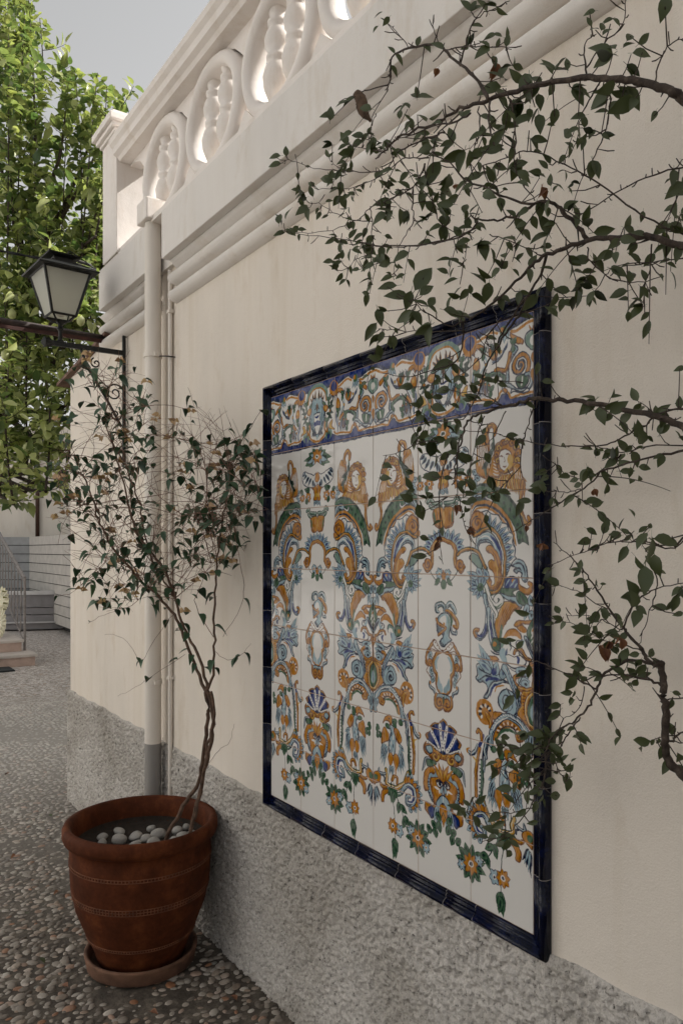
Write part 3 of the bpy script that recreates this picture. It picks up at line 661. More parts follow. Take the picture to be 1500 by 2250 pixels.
['O','b',[.045,0,'n'],[.702,3.383,.686,3.52,.67,3.657,.646,3.765,.582,3.852,.502,3.872]],
['O','b',[.04,1,'n'],[.63,3.416,.622,3.562,.582,3.697,.534,3.739]],
['S','c',[.03,1],[.662,3.519,.646,3.683,.582,3.779]],
['X','g',[.06,1.3,-1,'d'],[.566,3.786,.518,3.828]],
['D','o',[.06],[.59,3.797]],
['S','n',[.02,1],[.662,3.877,.582,3.915,.502,3.918]],
['F','o',['r',.012],[.678,3.951,.582,3.943,.534,3.975,.613,4,.662,3.987]],
['P','b',[.07,'n','n'],[.045,3.298,.045,3.176,.09,3.309,.127,3.478,.03,3.385,.045,3.482]],
['P','b',[.06,'n','c'],[-.016,3.199,-.016,3.339]],
['F','o',['r',.012],[.301,3.551,.224,3.489,.104,3.477,.03,3.482,.045,3.522,.149,3.515,.24,3.561]],
['F','o',['r',.012],[.247,3.566,.164,3.529,.097,3.582,.072,3.633,.149,3.63,.209,3.594]],
['S','w',[.03,1],[.194,3.624,.134,3.633,.075,3.625]],
['F','o',['r',.012],[.455,3.724,.408,3.639,.301,3.587,.209,3.625,.179,3.676,.255,3.655,.347,3.635,.408,3.666]],
['F','g',['d',.012],[-.043,3.408,-.014,3.418,.075,3.563,.093,3.644,.045,3.728,-.014,3.811,-.043,3.808]],
['S','w',[.022,1],[.03,3.639,-.019,3.522]],
['S','w',[.022,1],[.045,3.693,-.019,3.583]],
['S','w',[.022,1],[.03,3.744,-.019,3.653]],
['S','o',[.02,1],[.016,3.612,-.019,3.548]],
['F','b',['n',.015],[.142,3.674,.075,3.792,-.014,3.916,-.043,3.913,-.043,3.835,-.014,3.837,.045,3.763,.104,3.662]],
['S','n',[.03,1],[.119,3.69,.045,3.789,-.019,3.863]],
['F','w',['n',.015],[.502,3.845,.471,3.734,.347,3.635,.209,3.643,.179,3.712,.224,3.742,.164,3.799,.209,3.865,.104,3.926,.149,4.01,.316,4.04,.44,3.993,.494,3.917]],
['S','o',[.06,1],[.471,3.734,.362,3.654,.255,3.646,.194,3.695]],
['S','m',[.05,1],[.487,3.826,.455,3.76,.377,3.736,.347,3.796]],
['S','b',[.09,1],[.455,3.841,.471,3.915,.408,3.981]],
['S','s',[.03,1],[.408,3.819,.424,3.911]],
['S','n',[.014,1],[.487,3.753,.377,3.727,.339,3.787,.362,3.851]],
['S','n',[.016,1],[.194,3.713,.247,3.726,.262,3.763,.224,3.804,.179,3.756,.164,3.693]],
['S','b',[.04,1],[.224,3.804,.164,3.764,.149,3.701]],
['O','o',[.02,0,'r'],[.285,3.872,.255,3.824,.164,3.835,.104,3.9,.045,3.912,.045,3.956]],
['S','c',[.04,1],[.24,3.894,.209,3.927,.224,3.973]],
['S','n',[.02,1],[.424,3.983,.331,4.037,.194,4.014,.09,3.951]],
['S','n',[.016,1],[.377,4.05,.255,4.074,.119,4.034,.06,3.966]],
['F','o',['r',.012],[-.043,3.948,.045,3.965,.045,4,.008,4.093,.023,4.269,-.016,4.299,-.043,4.296]],
['P','y',[.05,'p',None],[-.018,4.291,-.018,4.09]],
['P','b',[.09,'n','n'],[.27,4.075,.045,4.026]],
['P','b',[.09,'n','n'],[.224,4.133,.045,4.096]],
['P','b',[.09,'n','n'],[.209,4.185,.045,4.167]],
['P','b',[.09,'n','n'],[.164,4.206,.06,4.221]],
['O','o',[.04,0,'r'],[.224,4.115,.278,4.147,.278,4.21,.209,4.264,.104,4.279,.03,4.253]],
['F','b',['n',.015],[.908,4.093,.825,4.071,.726,4.112,.646,4.141,.566,4.105,.487,4.188,.362,4.237,.502,4.23,.613,4.284,.678,4.374,.726,4.458,.779,4.46,.726,4.361,.735,4.297,.792,4.281,.858,4.284,.908,4.233,.883,4.184]],
['P','b',[.1,'n','s'],[.662,4.115,.866,3.81]],
['P','b',[.1,'n','s'],[.646,4.113,.784,3.868]],
['P','b',[.1,'n','s'],[.662,4.124,.891,3.942]],
['P','b',[.1,'n','s'],[.582,4.134,.566,3.996]],
['P','b',[.1,'n','s'],[.471,4.168,.455,4.04]],
['P','b',[.1,'n','s'],[.662,4.133,.899,4.027]],
['S','n',[.02,1],[.874,4.118,.775,4.154,.646,4.159]],
['S','n',[.02,1],[.858,4.256,.743,4.197,.63,4.176]],
['S','c',[.04,1],[.743,4.252,.662,4.207,.518,4.2]],
['D','c',[.09],[.61,4.117]],
['O','b',[.035,1,'n'],[.455,4.221,.582,4.253,.662,4.326,.71,4.414,.751,4.456]],
['S','c',[.025,1],[.518,4.246,.613,4.302,.662,4.372,.678,4.438]],
['O','b',[.07,0,'n'],[.447,4.057,.362,4.174,.27,4.289,.232,4.409,.262,4.529,.37,4.584]],
['X','b',[.065,2.1,1,'n'],[.408,4.45,.37,4.584]],
['S','s',[.02,1],[.408,4.107,.316,4.241,.262,4.36,.255,4.466]],
['S','n',[.022,1],[.331,4.377,.377,4.32,.408,4.287]],
['S','o',[.02,1],[.598,4.364,.55,4.286,.44,4.264]],
['R','o',[11,'o','r'],[.759,4.623,.759,4.513]],
['D','o',[.3],[.759,4.628]],
['S','w',[.03,1],[.805,4.67,.843,4.705]],
['S','n',[.03,1],[.82,4.655,.869,4.677]],
['S','w',[.03,1],[.825,4.635,.878,4.641]],
['S','n',[.03,1],[.818,4.614,.866,4.603]],
['S','w',[.03,1],[.802,4.596,.837,4.569]],
['S','n',[.03,1],[.779,4.582,.795,4.545]],
['S','w',[.03,1],[.753,4.577,.748,4.535]],
['S','n',[.03,1],[.728,4.579,.703,4.54]],
['S','w',[.03,1],[.708,4.59,.667,4.559]],
['S','n',[.03,1],[.696,4.607,.646,4.59]],
['O','o',[.06,1,'r'],[.751,4.631,.694,4.67,.662,4.738,.686,4.815]],
['F','o',['r',.012],[.613,4.613,.534,4.584,.447,4.608,.518,4.663,.613,4.686]],
['F','o',['r',.012],[.164,4.295,.187,4.377,.179,4.456,.24,4.544,.179,4.615,.104,4.666,.03,4.717,-.043,4.715,-.043,4.27,.075,4.275]],
['S','r',[.014,1],[.179,4.341,.119,4.342]],
['S','r',[.014,1],[.175,4.38,.115,4.381]],
['S','r',[.014,1],[.17,4.419,.11,4.42]],
['S','r',[.014,1],[.166,4.458,.106,4.46]],
['S','r',[.014,1],[.161,4.498,.101,4.499]],
['S','r',[.014,1],[.157,4.537,.097,4.538]],
['S','r',[.014,1],[.152,4.576,.093,4.577]],
['S','r',[.014,1],[.148,4.615,.088,4.616]],
['S','r',[.014,1],[.143,4.654,.084,4.655]],
['O','y',[.03,0,'r'],[.03,4.296,.097,4.375,.112,4.5,.09,4.603,.03,4.673,-.043,4.68]],
['F','g',['d',.012],[-.043,4.314,.03,4.331,.075,4.433,.082,4.558,.045,4.64,-.014,4.658,-.043,4.654]],
['F','w',['m',.012],[-.043,4.392,.016,4.408,.045,4.491,.038,4.578,-.014,4.614,-.043,4.61]],
['S','b',[.04,1],[.001,4.415,.023,4.506,.008,4.591]],
['S','o',[.13,0],[.59,4.883,.55,4.777,.44,4.702,.316,4.684,.224,4.737,.179,4.81]],
['S','r',[.02,1],[.565,4.834,.518,4.829]],
['S','n',[.025,1],[.523,4.835,.497,4.832]],
['S','w',[.02,1],[.559,4.804,.513,4.807]],
['S','n',[.025,1],[.518,4.813,.493,4.815]],
['S','r',[.02,1],[.544,4.775,.502,4.786]],
['S','n',[.025,1],[.506,4.792,.484,4.798]],
['S','w',[.02,1],[.522,4.747,.486,4.766]],
['S','n',[.025,1],[.489,4.772,.47,4.783]],
['S','r',[.02,1],[.493,4.723,.465,4.748]],
['S','n',[.025,1],[.468,4.754,.453,4.769]],
['S','w',[.02,1],[.46,4.703,.44,4.733]],
['S','n',[.025,1],[.442,4.74,.432,4.757]],
['S','r',[.02,1],[.423,4.689,.413,4.723]],
['S','n',[.025,1],[.414,4.729,.409,4.749]],
['S','w',[.02,1],[.385,4.68,.385,4.716]],
['S','n',[.025,1],[.385,4.723,.385,4.743]],
['S','r',[.02,1],[.347,4.678,.357,4.714]],
['S','n',[.025,1],[.356,4.721,.361,4.741]],
['S','w',[.02,1],[.311,4.682,.33,4.717]],
['S','n',[.025,1],[.328,4.723,.339,4.743]],
['S','r',[.02,1],[.279,4.692,.306,4.725]],
['S','n',[.025,1],[.304,4.73,.318,4.749]],
['S','w',[.02,1],[.251,4.708,.286,4.736]],
['S','n',[.025,1],[.282,4.741,.301,4.757]],
['S','r',[.02,1],[.23,4.728,.27,4.751]],
['S','n',[.025,1],[.266,4.756,.288,4.769]],
['S','w',[.02,1],[.216,4.753,.26,4.769]],
['S','n',[.025,1],[.255,4.773,.279,4.782]],
['S','r',[.02,1],[.21,4.78,.255,4.789]],
['S','n',[.025,1],[.25,4.793,.275,4.798]],
['S','g',[.035,1],[.566,4.943,.51,4.834,.401,4.773,.285,4.791,.247,4.838]],
['O','o',[.03,0,'r'],[.255,4.822,.224,4.862,.164,4.843,.164,4.79]],
['O','b',[.065,0,'n'],[.662,4.995,.638,4.845,.566,4.725,.471,4.647,.362,4.614,.24,4.642,.134,4.715,.045,4.807,.023,4.908,.045,4.973]],
['S','w',[.02,1],[.626,4.843,.55,4.722,.362,4.623]],
['P','b',[.06,'n','n'],[-.019,4.709,-.019,4.963,.016,4.75,.03,4.971,.104,4.807,.075,4.934]],
['O','g',[.035,0,'d'],[.813,5.226,.805,5.378,.805,5.539,.835,5.702]],
['S','w',[.03,0],[.842,5.229,.845,5.634]],
['D','n',[.022],[.842,5.267]],
['D','n',[.022],[.842,5.316]],
['D','n',[.022],[.842,5.365]],
['D','n',[.022],[.842,5.414]],
['D','n',[.022],[.842,5.463]],
['D','n',[.022],[.842,5.512]],
['D','n',[.022],[.842,5.561]],
['D','n',[.022],[.842,5.61]],
['O','o',[.035,0,'r'],[.85,5.077,.894,5.266,.909,5.45,.897,5.678]],
['O','b',[.035,1,'n'],[.7,4.953,.745,5.078,.772,5.205,.768,5.339]],
['S','n',[.03,1],[.76,5.018,.79,5.145,.783,5.288]],
['S','c',[.05,0],[.79,4.927,.85,5.039]],
['O','b',[.04,1,'n'],[.67,4.901,.73,4.966,.76,5.094,.73,5.185]],
['O','b',[.03,1,'n'],[.887,5.032,.923,5.119,.996,5.179,1.046,5.142]],
['S','o',[.03,1],[1.046,5.179,1.053,5.131,1.017,5.101]],
['O','o',[.03,0,'r'],[.82,4.969,.827,4.902,.879,4.869,.894,4.895]],
['S','y',[.02,1],[.923,5.269,.923,5.231,.981,5.21]],
['P','b',[.045,'n','n'],[.237,5.41,.172,5.622]],
['P','b',[.045,'n','n'],[.27,5.413,.164,5.673]],
['P','b',[.045,'n','n'],[.302,5.416,.197,5.716]],
['P','b',[.045,'n','n'],[.329,5.43,.237,5.746]],
['P','b',[.045,'n','n'],[.593,5.356,.708,5.447]],
['P','b',[.045,'n','n'],[.609,5.401,.723,5.662]],
['P','b',[.045,'n','n'],[.593,5.433,.7,5.725]],
['P','b',[.045,'n','n'],[.586,5.473,.654,5.769]],
['P','b',[.045,'n','n'],[.562,5.517,.586,5.742]],
['F','b',['n',.015],[.366,5.149,.445,5.134,.503,5.258,.508,5.451,.461,5.558,.374,5.538,.358,5.385,.406,5.278]],
['S','w',[.018,1],[.39,5.203,.403,5.259]],
['S','n',[.018,1],[.425,5.233,.434,5.29]],
['S','w',[.018,1],[.459,5.263,.466,5.32]],
['S','n',[.018,1],[.39,5.314,.403,5.37]],
['S','w',[.018,1],[.425,5.344,.434,5.401]],
['S','n',[.018,1],[.459,5.374,.466,5.431]],
['S','w',[.018,1],[.39,5.425,.403,5.481]],
['S','n',[.018,1],[.425,5.455,.434,5.512]],
['S','w',[.018,1],[.459,5.485,.466,5.542]],
['F','o',['r',.012],[.193,5.414,.197,5.26,.262,5.183,.318,5.226,.366,5.266,.366,5.339,.294,5.374]],
['F','o',['r',.012],[.481,5.171,.555,5.147,.609,5.209,.651,5.287,.609,5.334,.555,5.335,.503,5.268]],
['S','r',[.012,1],[.524,5.187,.57,5.284]],
['S','r',[.012,1],[.254,5.239,.254,5.367]],
['P','o',[.11,'r',None],[.409,5.54,.406,5.707,.534,5.523,.531,5.726]],
['P','b',[.04,'n','n'],[.422,5.684,.374,5.831,.469,5.683,.445,5.824]],
['S','o',[.025,0],[.524,5.709,.513,5.837]],
['F','o',['r',.012],[.229,5.125,.286,5.036,.366,4.992,.437,5.019,.441,5.076,.398,5.135,.366,5.09,.294,5.089]],
['D','n',[.025],[.366,5.041]],
['P','g',[.07,'d',None],[.461,5.073,.547,5.038,.469,5.091,.531,5.137,.593,5.048,.67,5.054,.358,5.17,.294,5.143]],
['P','g',[.045,'d',None],[.081,5.182,.147,5.23,.098,5.279,.064,5.205,.131,5.273,.197,5.319,.098,5.359,.081,5.282,.147,5.349,.18,5.263]],
['O','y',[.05,0,'d'],[.294,5.772,.318,5.865,.31,5.955,.406,5.98,.547,5.964,.685,5.881,.76,5.777,.79,5.713]],
['O','m',[.045,0,'d'],[.326,6.01,.437,6.059,.562,6.056,.67,5.99,.745,5.894]],
['O','o',[.03,0,'r'],[.437,5.884,.469,5.828,.547,5.829,.547,5.906]],
['O','b',[.03,1,'n'],[.147,5.776,.131,5.86,.213,5.86,.294,5.821]],
['S','n',[.035,1],[.213,5.88,.262,5.898,.254,5.959]],
['P','b',[.07,'n','n'],[.79,5.826,.79,5.703]],
['P','b',[.07,'n','n'],[.85,5.83,.879,5.691]],
['P','b',[.07,'n','n'],[.909,5.863,.996,5.757]],
['P','b',[.07,'n','n'],[.945,5.9,1.06,5.824]],
['P','b',[.07,'n','n'],[.974,5.949,1.096,5.917]],
['P','b',[.07,'n','n'],[.981,6.003,1.103,6.026]],
['P','b',[.07,'n','n'],[.96,6.065,1.068,6.137]],
['P','b',[.07,'n','n'],[.909,6.125,.967,6.212]],
['P','b',[.07,'n','n'],[.835,6.164,.85,6.226]],
['P','o',[.055,'r',None],[.745,5.856,.768,5.765]],
['P','o',[.055,'r',None],[.79,5.845,.827,5.751]],
['P','o',[.055,'r',None],[.85,5.84,.909,5.75]],
['P','o',[.055,'r',None],[.909,5.872,.981,5.807]],
['P','o',[.055,'r',None],[.945,5.919,1.017,5.882]],
['P','o',[.055,'r',None],[.967,5.969,1.039,5.95]],
['P','o',[.055,'r',None],[.967,6.025,1.032,6.036]],
['P','o',[.055,'r',None],[.93,6.082,.996,6.111]],
['P','o',[.055,'r',None],[.879,6.133,.909,6.172]],
['O','b',[.05,0,'n'],[.654,5.994,.745,5.894,.835,5.872,.909,5.9,.938,5.977,.923,6.056,.85,6.122,.76,6.118,.768,6.04,.82,6.008]],
['S','c',[.03,1],[.79,5.902,.879,5.917,.909,6.003,.864,6.09,.79,6.091]],
['F','o',['r',.012],[.014,5.888,.098,5.848,.172,5.91,.147,5.985,.064,6.026,.014,6.038]],
['D','g',[.09],[.056,5.938]],
['P','n',[.05,'w',None],[.039,6.072,.039,6.373,.056,6.068,.114,6.273,.073,6.054,.172,6.207]],
['P','b',[.03,'n',None],[.048,6.09,.078,6.322,.064,6.066,.144,6.245]],
['F','o',['r',.012],[.18,6.195,.197,6.102,.294,6.042,.437,6.045,.5,6.082,.469,6.158,.414,6.148,.43,6.1,.326,6.098,.262,6.154,.254,6.235,.205,6.248]],
['O','o',[.03,0,'r'],[.172,6.009,.229,6.034,.31,6.004]],
['F','o',['r',.012],[1.561,4.871,1.455,4.877,1.415,4.92,1.347,4.915,1.251,4.974,1.285,5.013,1.237,5.054,1.153,5.111,1.188,5.178,1.125,5.246,1.139,5.344,1.209,5.384,1.333,5.42,1.428,5.363,1.561,5.315]],
['F','c',['n',.015],[1.561,4.907,1.468,4.897,1.428,4.936,1.354,4.941,1.285,4.981,1.313,5.025,1.209,5.091,1.223,5.152,1.192,5.186,1.278,5.232,1.401,5.261,1.561,5.271]],
['S','w',[.05,0],[1.495,5.232,1.435,4.948]],
['D','n',[.018],[1.49,5.208]],
['D','n',[.018],[1.48,5.161]],
['D','n',[.018],[1.47,5.114]],
['D','n',[.018],[1.46,5.067]],
['D','n',[.018],[1.45,5.019]],
['D','n',[.018],[1.44,4.972]],
['S','w',[.05,0],[1.435,5.245,1.278,5.05]],
['D','n',[.018],[1.422,5.229]],
['D','n',[.018],[1.396,5.196]],
['D','n',[.018],[1.37,5.164]],
['D','n',[.018],[1.344,5.132]],
['D','n',[.018],[1.318,5.099]],
['D','n',[.018],[1.291,5.067]],
['S','w',[.05,0],[1.394,5.28,1.195,5.204]],
['D','n',[.018],[1.378,5.274]],
['D','n',[.018],[1.345,5.261]],
['D','n',[.018],[1.312,5.249]],
['D','n',[.018],[1.279,5.236]],
['D','n',[.018],[1.245,5.223]],
['D','n',[.018],[1.212,5.21]],
['F','o',['r',.012],[1.139,5.261,1.237,5.223,1.333,5.266,1.415,5.276,1.455,5.339,1.36,5.41,1.237,5.387,1.167,5.357]],
['F','b',['n',.015],[1.16,5.285,1.223,5.244,1.278,5.26,1.285,5.313,1.209,5.347]],
['X','y',[.03,1,1,'r'],[1.347,5.345,1.415,5.33]],
['D','n',[.07],[1.519,5.262]],
['F','g',['d',.012],[1.16,5.45,1.223,5.422,1.36,5.432,1.319,5.496,1.209,5.521,1.167,5.504]],
['O','b',[.02,1,'n'],[1.237,5.41,1.139,5.436,1.117,5.524,1.089,5.614]],
['F','b',['n',.015],[1.209,5.604,1.36,5.523,1.442,5.575,1.561,5.636,1.561,5.884,1.415,5.924,1.278,5.951,1.202,5.853,1.188,5.71]],
['S','n',[.012,1],[1.202,5.679,1.237,5.675]],
['S','n',[.012,1],[1.202,5.715,1.237,5.711]],
['S','n',[.012,1],[1.202,5.752,1.237,5.748]],
['S','n',[.012,1],[1.202,5.789,1.237,5.784]],
['S','n',[.012,1],[1.202,5.825,1.237,5.821]],
['P','o',[.07,'r','y'],[1.495,5.652,1.319,5.469,1.508,5.649,1.401,5.414,1.527,5.653,1.527,5.314]],
['F','o',['r',.012],[1.117,5.653,1.181,5.551,1.278,5.51,1.34,5.536,1.319,5.587,1.251,5.594,1.202,5.679,1.195,5.781,1.209,5.833,1.139,5.851,1.103,5.767]],
['F','o',['r',.012],[1.251,5.667,1.374,5.619,1.468,5.641,1.495,5.679,1.415,5.78,1.468,5.811,1.401,5.927,1.333,5.991,1.285,5.868,1.251,5.767]],
['F','w',['n',.015],[1.381,5.698,1.428,5.664,1.482,5.678,1.468,5.712,1.415,5.73]],
['D','n',[.045],[1.439,5.69]],
['S','n',[.022,1],[1.36,5.685,1.415,5.645,1.495,5.661]],
['S','w',[.03,1],[1.333,5.764,1.415,5.762,1.428,5.812]],
['F','w',['n',.015],[1.561,5.644,1.515,5.656,1.495,5.723,1.488,5.815,1.528,5.858,1.561,5.849]],
['F','b',['n',.015],[1.561,5.831,1.455,5.841,1.374,5.926,1.36,6.02,1.428,6.037,1.561,5.956]],
['F','n',None,[1.561,5.911,1.482,5.924,1.462,5.983,1.495,6.018,1.561,5.991]],
['F','o',['r',.012],[1.139,5.998,1.223,6.003,1.278,6.015,1.347,5.978,1.333,6.082,1.278,6.17,1.195,6.139,1.139,6.09]],
['F','c',['n',.015],[1.195,6.074,1.264,6.028,1.333,6.036,1.319,6.113,1.264,6.174,1.209,6.135]],
['P','b',[.06,'n','n'],[1.415,6,1.36,6.272]],
['P','b',[.06,'n','n'],[1.456,6.025,1.442,6.229]],
['P','b',[.06,'n','n'],[1.374,5.993,1.31,6.213]],
['P','o',[.1,'r',None],[1.513,5.937,1.523,6.296,1.483,5.963,1.475,6.165]],
['F','w',['r',.012],[1.53,3.999,1.399,3.981,1.283,3.96,1.207,4.024,1.173,4.117,1.207,4.18,1.173,4.262,1.207,4.313,1.266,4.383,1.224,4.434,1.283,4.503,1.35,4.526,1.35,4.581,1.53,4.553]],
['P','b',[.055,'n','d'],[1.266,4.017,1.216,4.09]],
['P','b',[.055,'n','d'],[1.275,4.083,1.207,4.146]],
['P','b',[.055,'n','d'],[1.266,4.139,1.207,4.18]],
['P','b',[.055,'n','d'],[1.283,4.226,1.216,4.29]],
['P','b',[.055,'n','d'],[1.291,4.28,1.241,4.342]],
['P','b',[.055,'n','d'],[1.3,4.345,1.266,4.405]],
['O','o',[.022,0,'r'],[1.325,3.867,1.241,3.942,1.181,4.026,1.164,4.118,1.181,4.183,1.241,4.181]],
['X','o',[.03,1.2,1,'r'],[1.249,4.147,1.249,4.191]],
['O','o',[.035,0,'r'],[1.53,3.999,1.416,3.995,1.35,4.052,1.308,4.145,1.317,4.244,1.366,4.292,1.366,4.38,1.399,4.474,1.481,4.517,1.53,4.498]],
['O','b',[.03,1,'n'],[1.224,4.389,1.232,4.455,1.308,4.488,1.333,4.561]],
['S','o',[.03,1],[1.241,4.387,1.232,4.432]],
['F','w',None,[1.53,4.032,1.432,4.021,1.366,4.072,1.342,4.163,1.383,4.257,1.391,4.366,1.432,4.459,1.53,4.477]],
['S','b',[.045,1],[1.416,4.045,1.358,4.128,1.366,4.226]],
['P','b',[.05,'b',None],[1.416,4.472,1.399,4.299,1.465,4.497,1.449,4.391]],
['F','b',['n',.015],[1.53,4.542,1.399,4.54,1.35,4.581,1.35,4.647,1.383,4.708,1.465,4.705,1.53,4.672]],
['S','d',[.014,1],[1.416,4.56,1.424,4.635]],
['S','d',[.014,1],[1.452,4.554,1.457,4.63]],
['S','d',[.014,1],[1.488,4.548,1.489,4.624]],
['X','o',[.05,1.3,-1,'r'],[1.432,4.655,1.416,4.724]],
['O','o',[.028,0,'r'],[1.358,4.558,1.346,4.625,1.358,4.69,1.416,4.724,1.481,4.702]],
['P','g',[.03,'d',None],[1.51,4.556,1.51,4.719]],
['F','w',['r',.012],[1.53,3.961,1.465,3.952,1.399,3.893,1.35,3.854,1.308,3.88,1.333,3.922,1.416,3.968,1.53,3.988]],
['D','r',[.018],[1.35,3.881]],
['D','r',[.018],[1.391,3.91]],
['D','r',[.018],[1.436,3.942]],
['D','r',[.018],[1.489,3.966]],
['P','b',[.075,'n','c'],[1.373,2.568,1.306,2.417]],
['P','b',[.075,'n','c'],[1.328,2.582,1.191,2.475]],
['P','b',[.075,'n','c'],[1.283,2.612,1.121,2.55]],
['P','b',[.075,'n','c'],[1.44,2.539,1.407,2.404]],
['P','b',[.075,'n','c'],[1.507,2.525,1.507,2.392]],
['P','b',[.075,'n','c'],[1.26,2.657,1.121,2.626]],
['O','o',[.045,0,'r'],[1.121,2.885,1.18,2.945,1.26,2.883,1.283,2.777,1.283,2.672,1.362,2.583,1.518,2.54]],
['X','o',[.035,1.2,-1,'r'],[1.187,2.869,1.226,2.929]],
['O','o',[.03,0,'d'],[.736,2.923,.81,2.812,.883,2.703,1.003,2.664,1.145,2.68,1.237,2.732]],
['F','m',['n',.015],[.81,2.89,.859,2.781,.955,2.718,1.027,2.764,.979,2.826,.859,2.905]],
['S','d',[.03,1],[.711,2.892,.773,2.938,.797,2.906]],
['P','b',[.08,'n','s'],[.711,3.018,.785,2.906]],
['P','b',[.08,'n','s'],[.834,2.983,.907,2.889]],
['P','b',[.08,'n','s'],[.883,3.013,1.074,2.947]],
['S','d',[.012,0],[1.237,2.944,1.306,3.032,1.418,3.088,1.55,3.106]],
['R','b',[6,'o','n'],[1.418,2.984,1.485,3.012]],
['R','o',[6,'r','r'],[1.529,3.011,1.605,3.038]],
['P','g',[.06,'d',None],[1.418,3.059,1.328,3.136,1.485,3.071,1.485,3.19,1.54,3.07,1.572,3.201]],
['O','m',[.035,0,'d'],[1.197,2.05,1.258,2.014,1.319,2.078,1.466,2.089]],
['O','m',[.03,0,'d'],[1.242,2.098,1.319,2.145,1.466,2.148]],
['F','o',['r',.012],[1.491,2.156,1.319,2.154,1.304,2.263,1.35,2.38,1.491,2.377]],
['S','r',[.014,1],[1.381,2.177,1.397,2.345]],
['S','g',[.035,1],[1.319,2.179,1.35,2.329]],
['S','d',[.014,0],[.47,5.92,.52,6.05,.62,6.22,.76,6.42,.9,6.5]],
['S','d',[.012,0],[1.5,6.05,1.42,6.18,1.3,6.32,1.15,6.45]],
['S','d',[.012,0],[.42,5.92,.45,6.1,.49,6.4,.5,6.85]],
['P','g',[.085,'d','d'],[.45,6,.34,6.12]],
['P','g',[.085,'d','d'],[.45,6.02,.42,6.2]],
['P','g',[.085,'d','d'],[.47,6,.56,6.12]],
['P','g',[.085,'d','d'],[.5,6.05,.45,6.2]],
['P','g',[.085,'d','d'],[.6,6.18,.56,6.33]],
['P','g',[.085,'d','d'],[.63,6.2,.76,6.27]],
['P','g',[.085,'d','d'],[.72,6.35,.68,6.5]],
['P','g',[.085,'d','d'],[.72,6.34,.84,6.4]],
['P','g',[.085,'d','d'],[1.42,6.15,1.36,6.08]],
['P','g',[.085,'d','d'],[1.4,6.2,1.44,6.32]],
['P','g',[.085,'d','d'],[1.35,6.27,1.26,6.2]],
['P','g',[.085,'d','d'],[1.33,6.3,1.36,6.42]],
['P','g',[.085,'d','d'],[1.25,6.36,1.18,6.28]],
['P','g',[.085,'d','d'],[1.1,6.52,1.27,6.52]],
['P','g',[.085,'d','d'],[1.084,6.574,1.227,6.65]],
['P','g',[.085,'d','d'],[1.042,6.611,1.112,6.738]],
['P','g',[.085,'d','d'],[.986,6.619,.962,6.758]],
['P','g',[.085,'d','d'],[.935,6.596,.823,6.701]],
['P','g',[.085,'d','d'],[.904,6.548,.741,6.588]],
['P','g',[.085,'d','d'],[.904,6.492,.741,6.452]],
['P','g',[.085,'d','d'],[.935,6.444,.823,6.339]],
['P','g',[.085,'d','d'],[.986,6.421,.962,6.282]],
['P','g',[.085,'d','d'],[1.042,6.429,1.112,6.302]],
['P','g',[.085,'d','d'],[1.084,6.466,1.227,6.39]],
['R','b',[6,'n','n'],[.86,6.46,.94,6.46]],
['R','b',[6,'o','n'],[1.16,6.6,1.24,6.6]],
['R','o',[8,'n','r'],[1,6.53,1.14,6.53]],
['P','g',[.085,'d','d'],[.5,6.7,.44,6.9]],
['P','g',[.085,'d','d'],[.5,6.72,.56,6.85]],
['P','g',[.085,'d','d'],[.5,6.75,.46,6.98]],
['P','g',[.085,'d','d'],[.5,6.76,.52,6.96]],
['R','b',[6,'n','n'],[.6,6.55,.7,6.55]],
['R','o',[8,'n','r'],[.46,6.52,.58,6.52]]],
'full':[['F','b',['n',.015],[4.424,3.524,4.514,3.488,4.594,3.501,4.638,3.568,4.638,3.686,4.602,3.786,4.657,3.824,4.594,3.852,4.514,3.914,4.432,3.862,4.489,3.808,4.497,3.769,4.432,3.758,4.399,3.772,4.37,3.654,4.383,3.576]],
['F','w',None,[4.457,3.549,4.53,3.522,4.562,3.574,4.546,3.662,4.481,3.645,4.432,3.594]],
['S','m',[.03,1],[4.594,3.528,4.61,3.656,4.578,3.767]],
['S','n',[.015,1],[4.38,3.653,4.393,3.751]],
['S','n',[.015,1],[4.403,3.649,4.416,3.74]],
['S','n',[.015,1],[4.426,3.645,4.439,3.729]],
['S','n',[.015,1],[4.449,3.641,4.462,3.719]],
['O','o',[.022,0,'r'],[4.366,3.577,4.399,3.619,4.465,3.646,4.549,3.681,4.481,3.727,4.408,3.774]],
['D','o',[.04],[4.522,3.631]],
['O','b',[.05,1,'d'],[4.514,3.49,4.522,3.414,4.465,3.374,4.383,3.4,4.375,3.467,4.432,3.474]],
['O','b',[.06,1,'d'],[4.546,3.466,4.578,3.4,4.642,3.369,4.704,3.413,4.736,3.486]],
['O','o',[.05,1,'r'],[4.546,3.456,4.626,3.472,4.689,3.521,4.751,3.591,4.751,3.655,4.689,3.639]],
['S','g',[.04,1],[4.626,3.504,4.657,3.588,4.657,3.652]],
['O','b',[.03,1,'n'],[4.657,3.652,4.673,3.726,4.736,3.731,4.743,3.688]]]}
def cr(pts, closed, n=6):
    P=np.array(pts,float)
    if len(P)<3: return P
    out=[]; N=len(P)
    for i in range(N if closed else N-1):
        if closed: a,b,c,d=P[i-1],P[i],P[(i+1)%N],P[(i+2)%N]
        else: a,b,c,d=P[max(i-1,0)],P[i],P[i+1],P[min(i+2,N-1)]
        for k in range(n):
            t=k/n
            out.append(.5*((2*b)+(c-a)*t+(2*a-5*b+4*c-d)*t*t+(3*b-a-3*c+d)*t**3))
    if not closed: out.append(P[-1])
    return np.array(out)
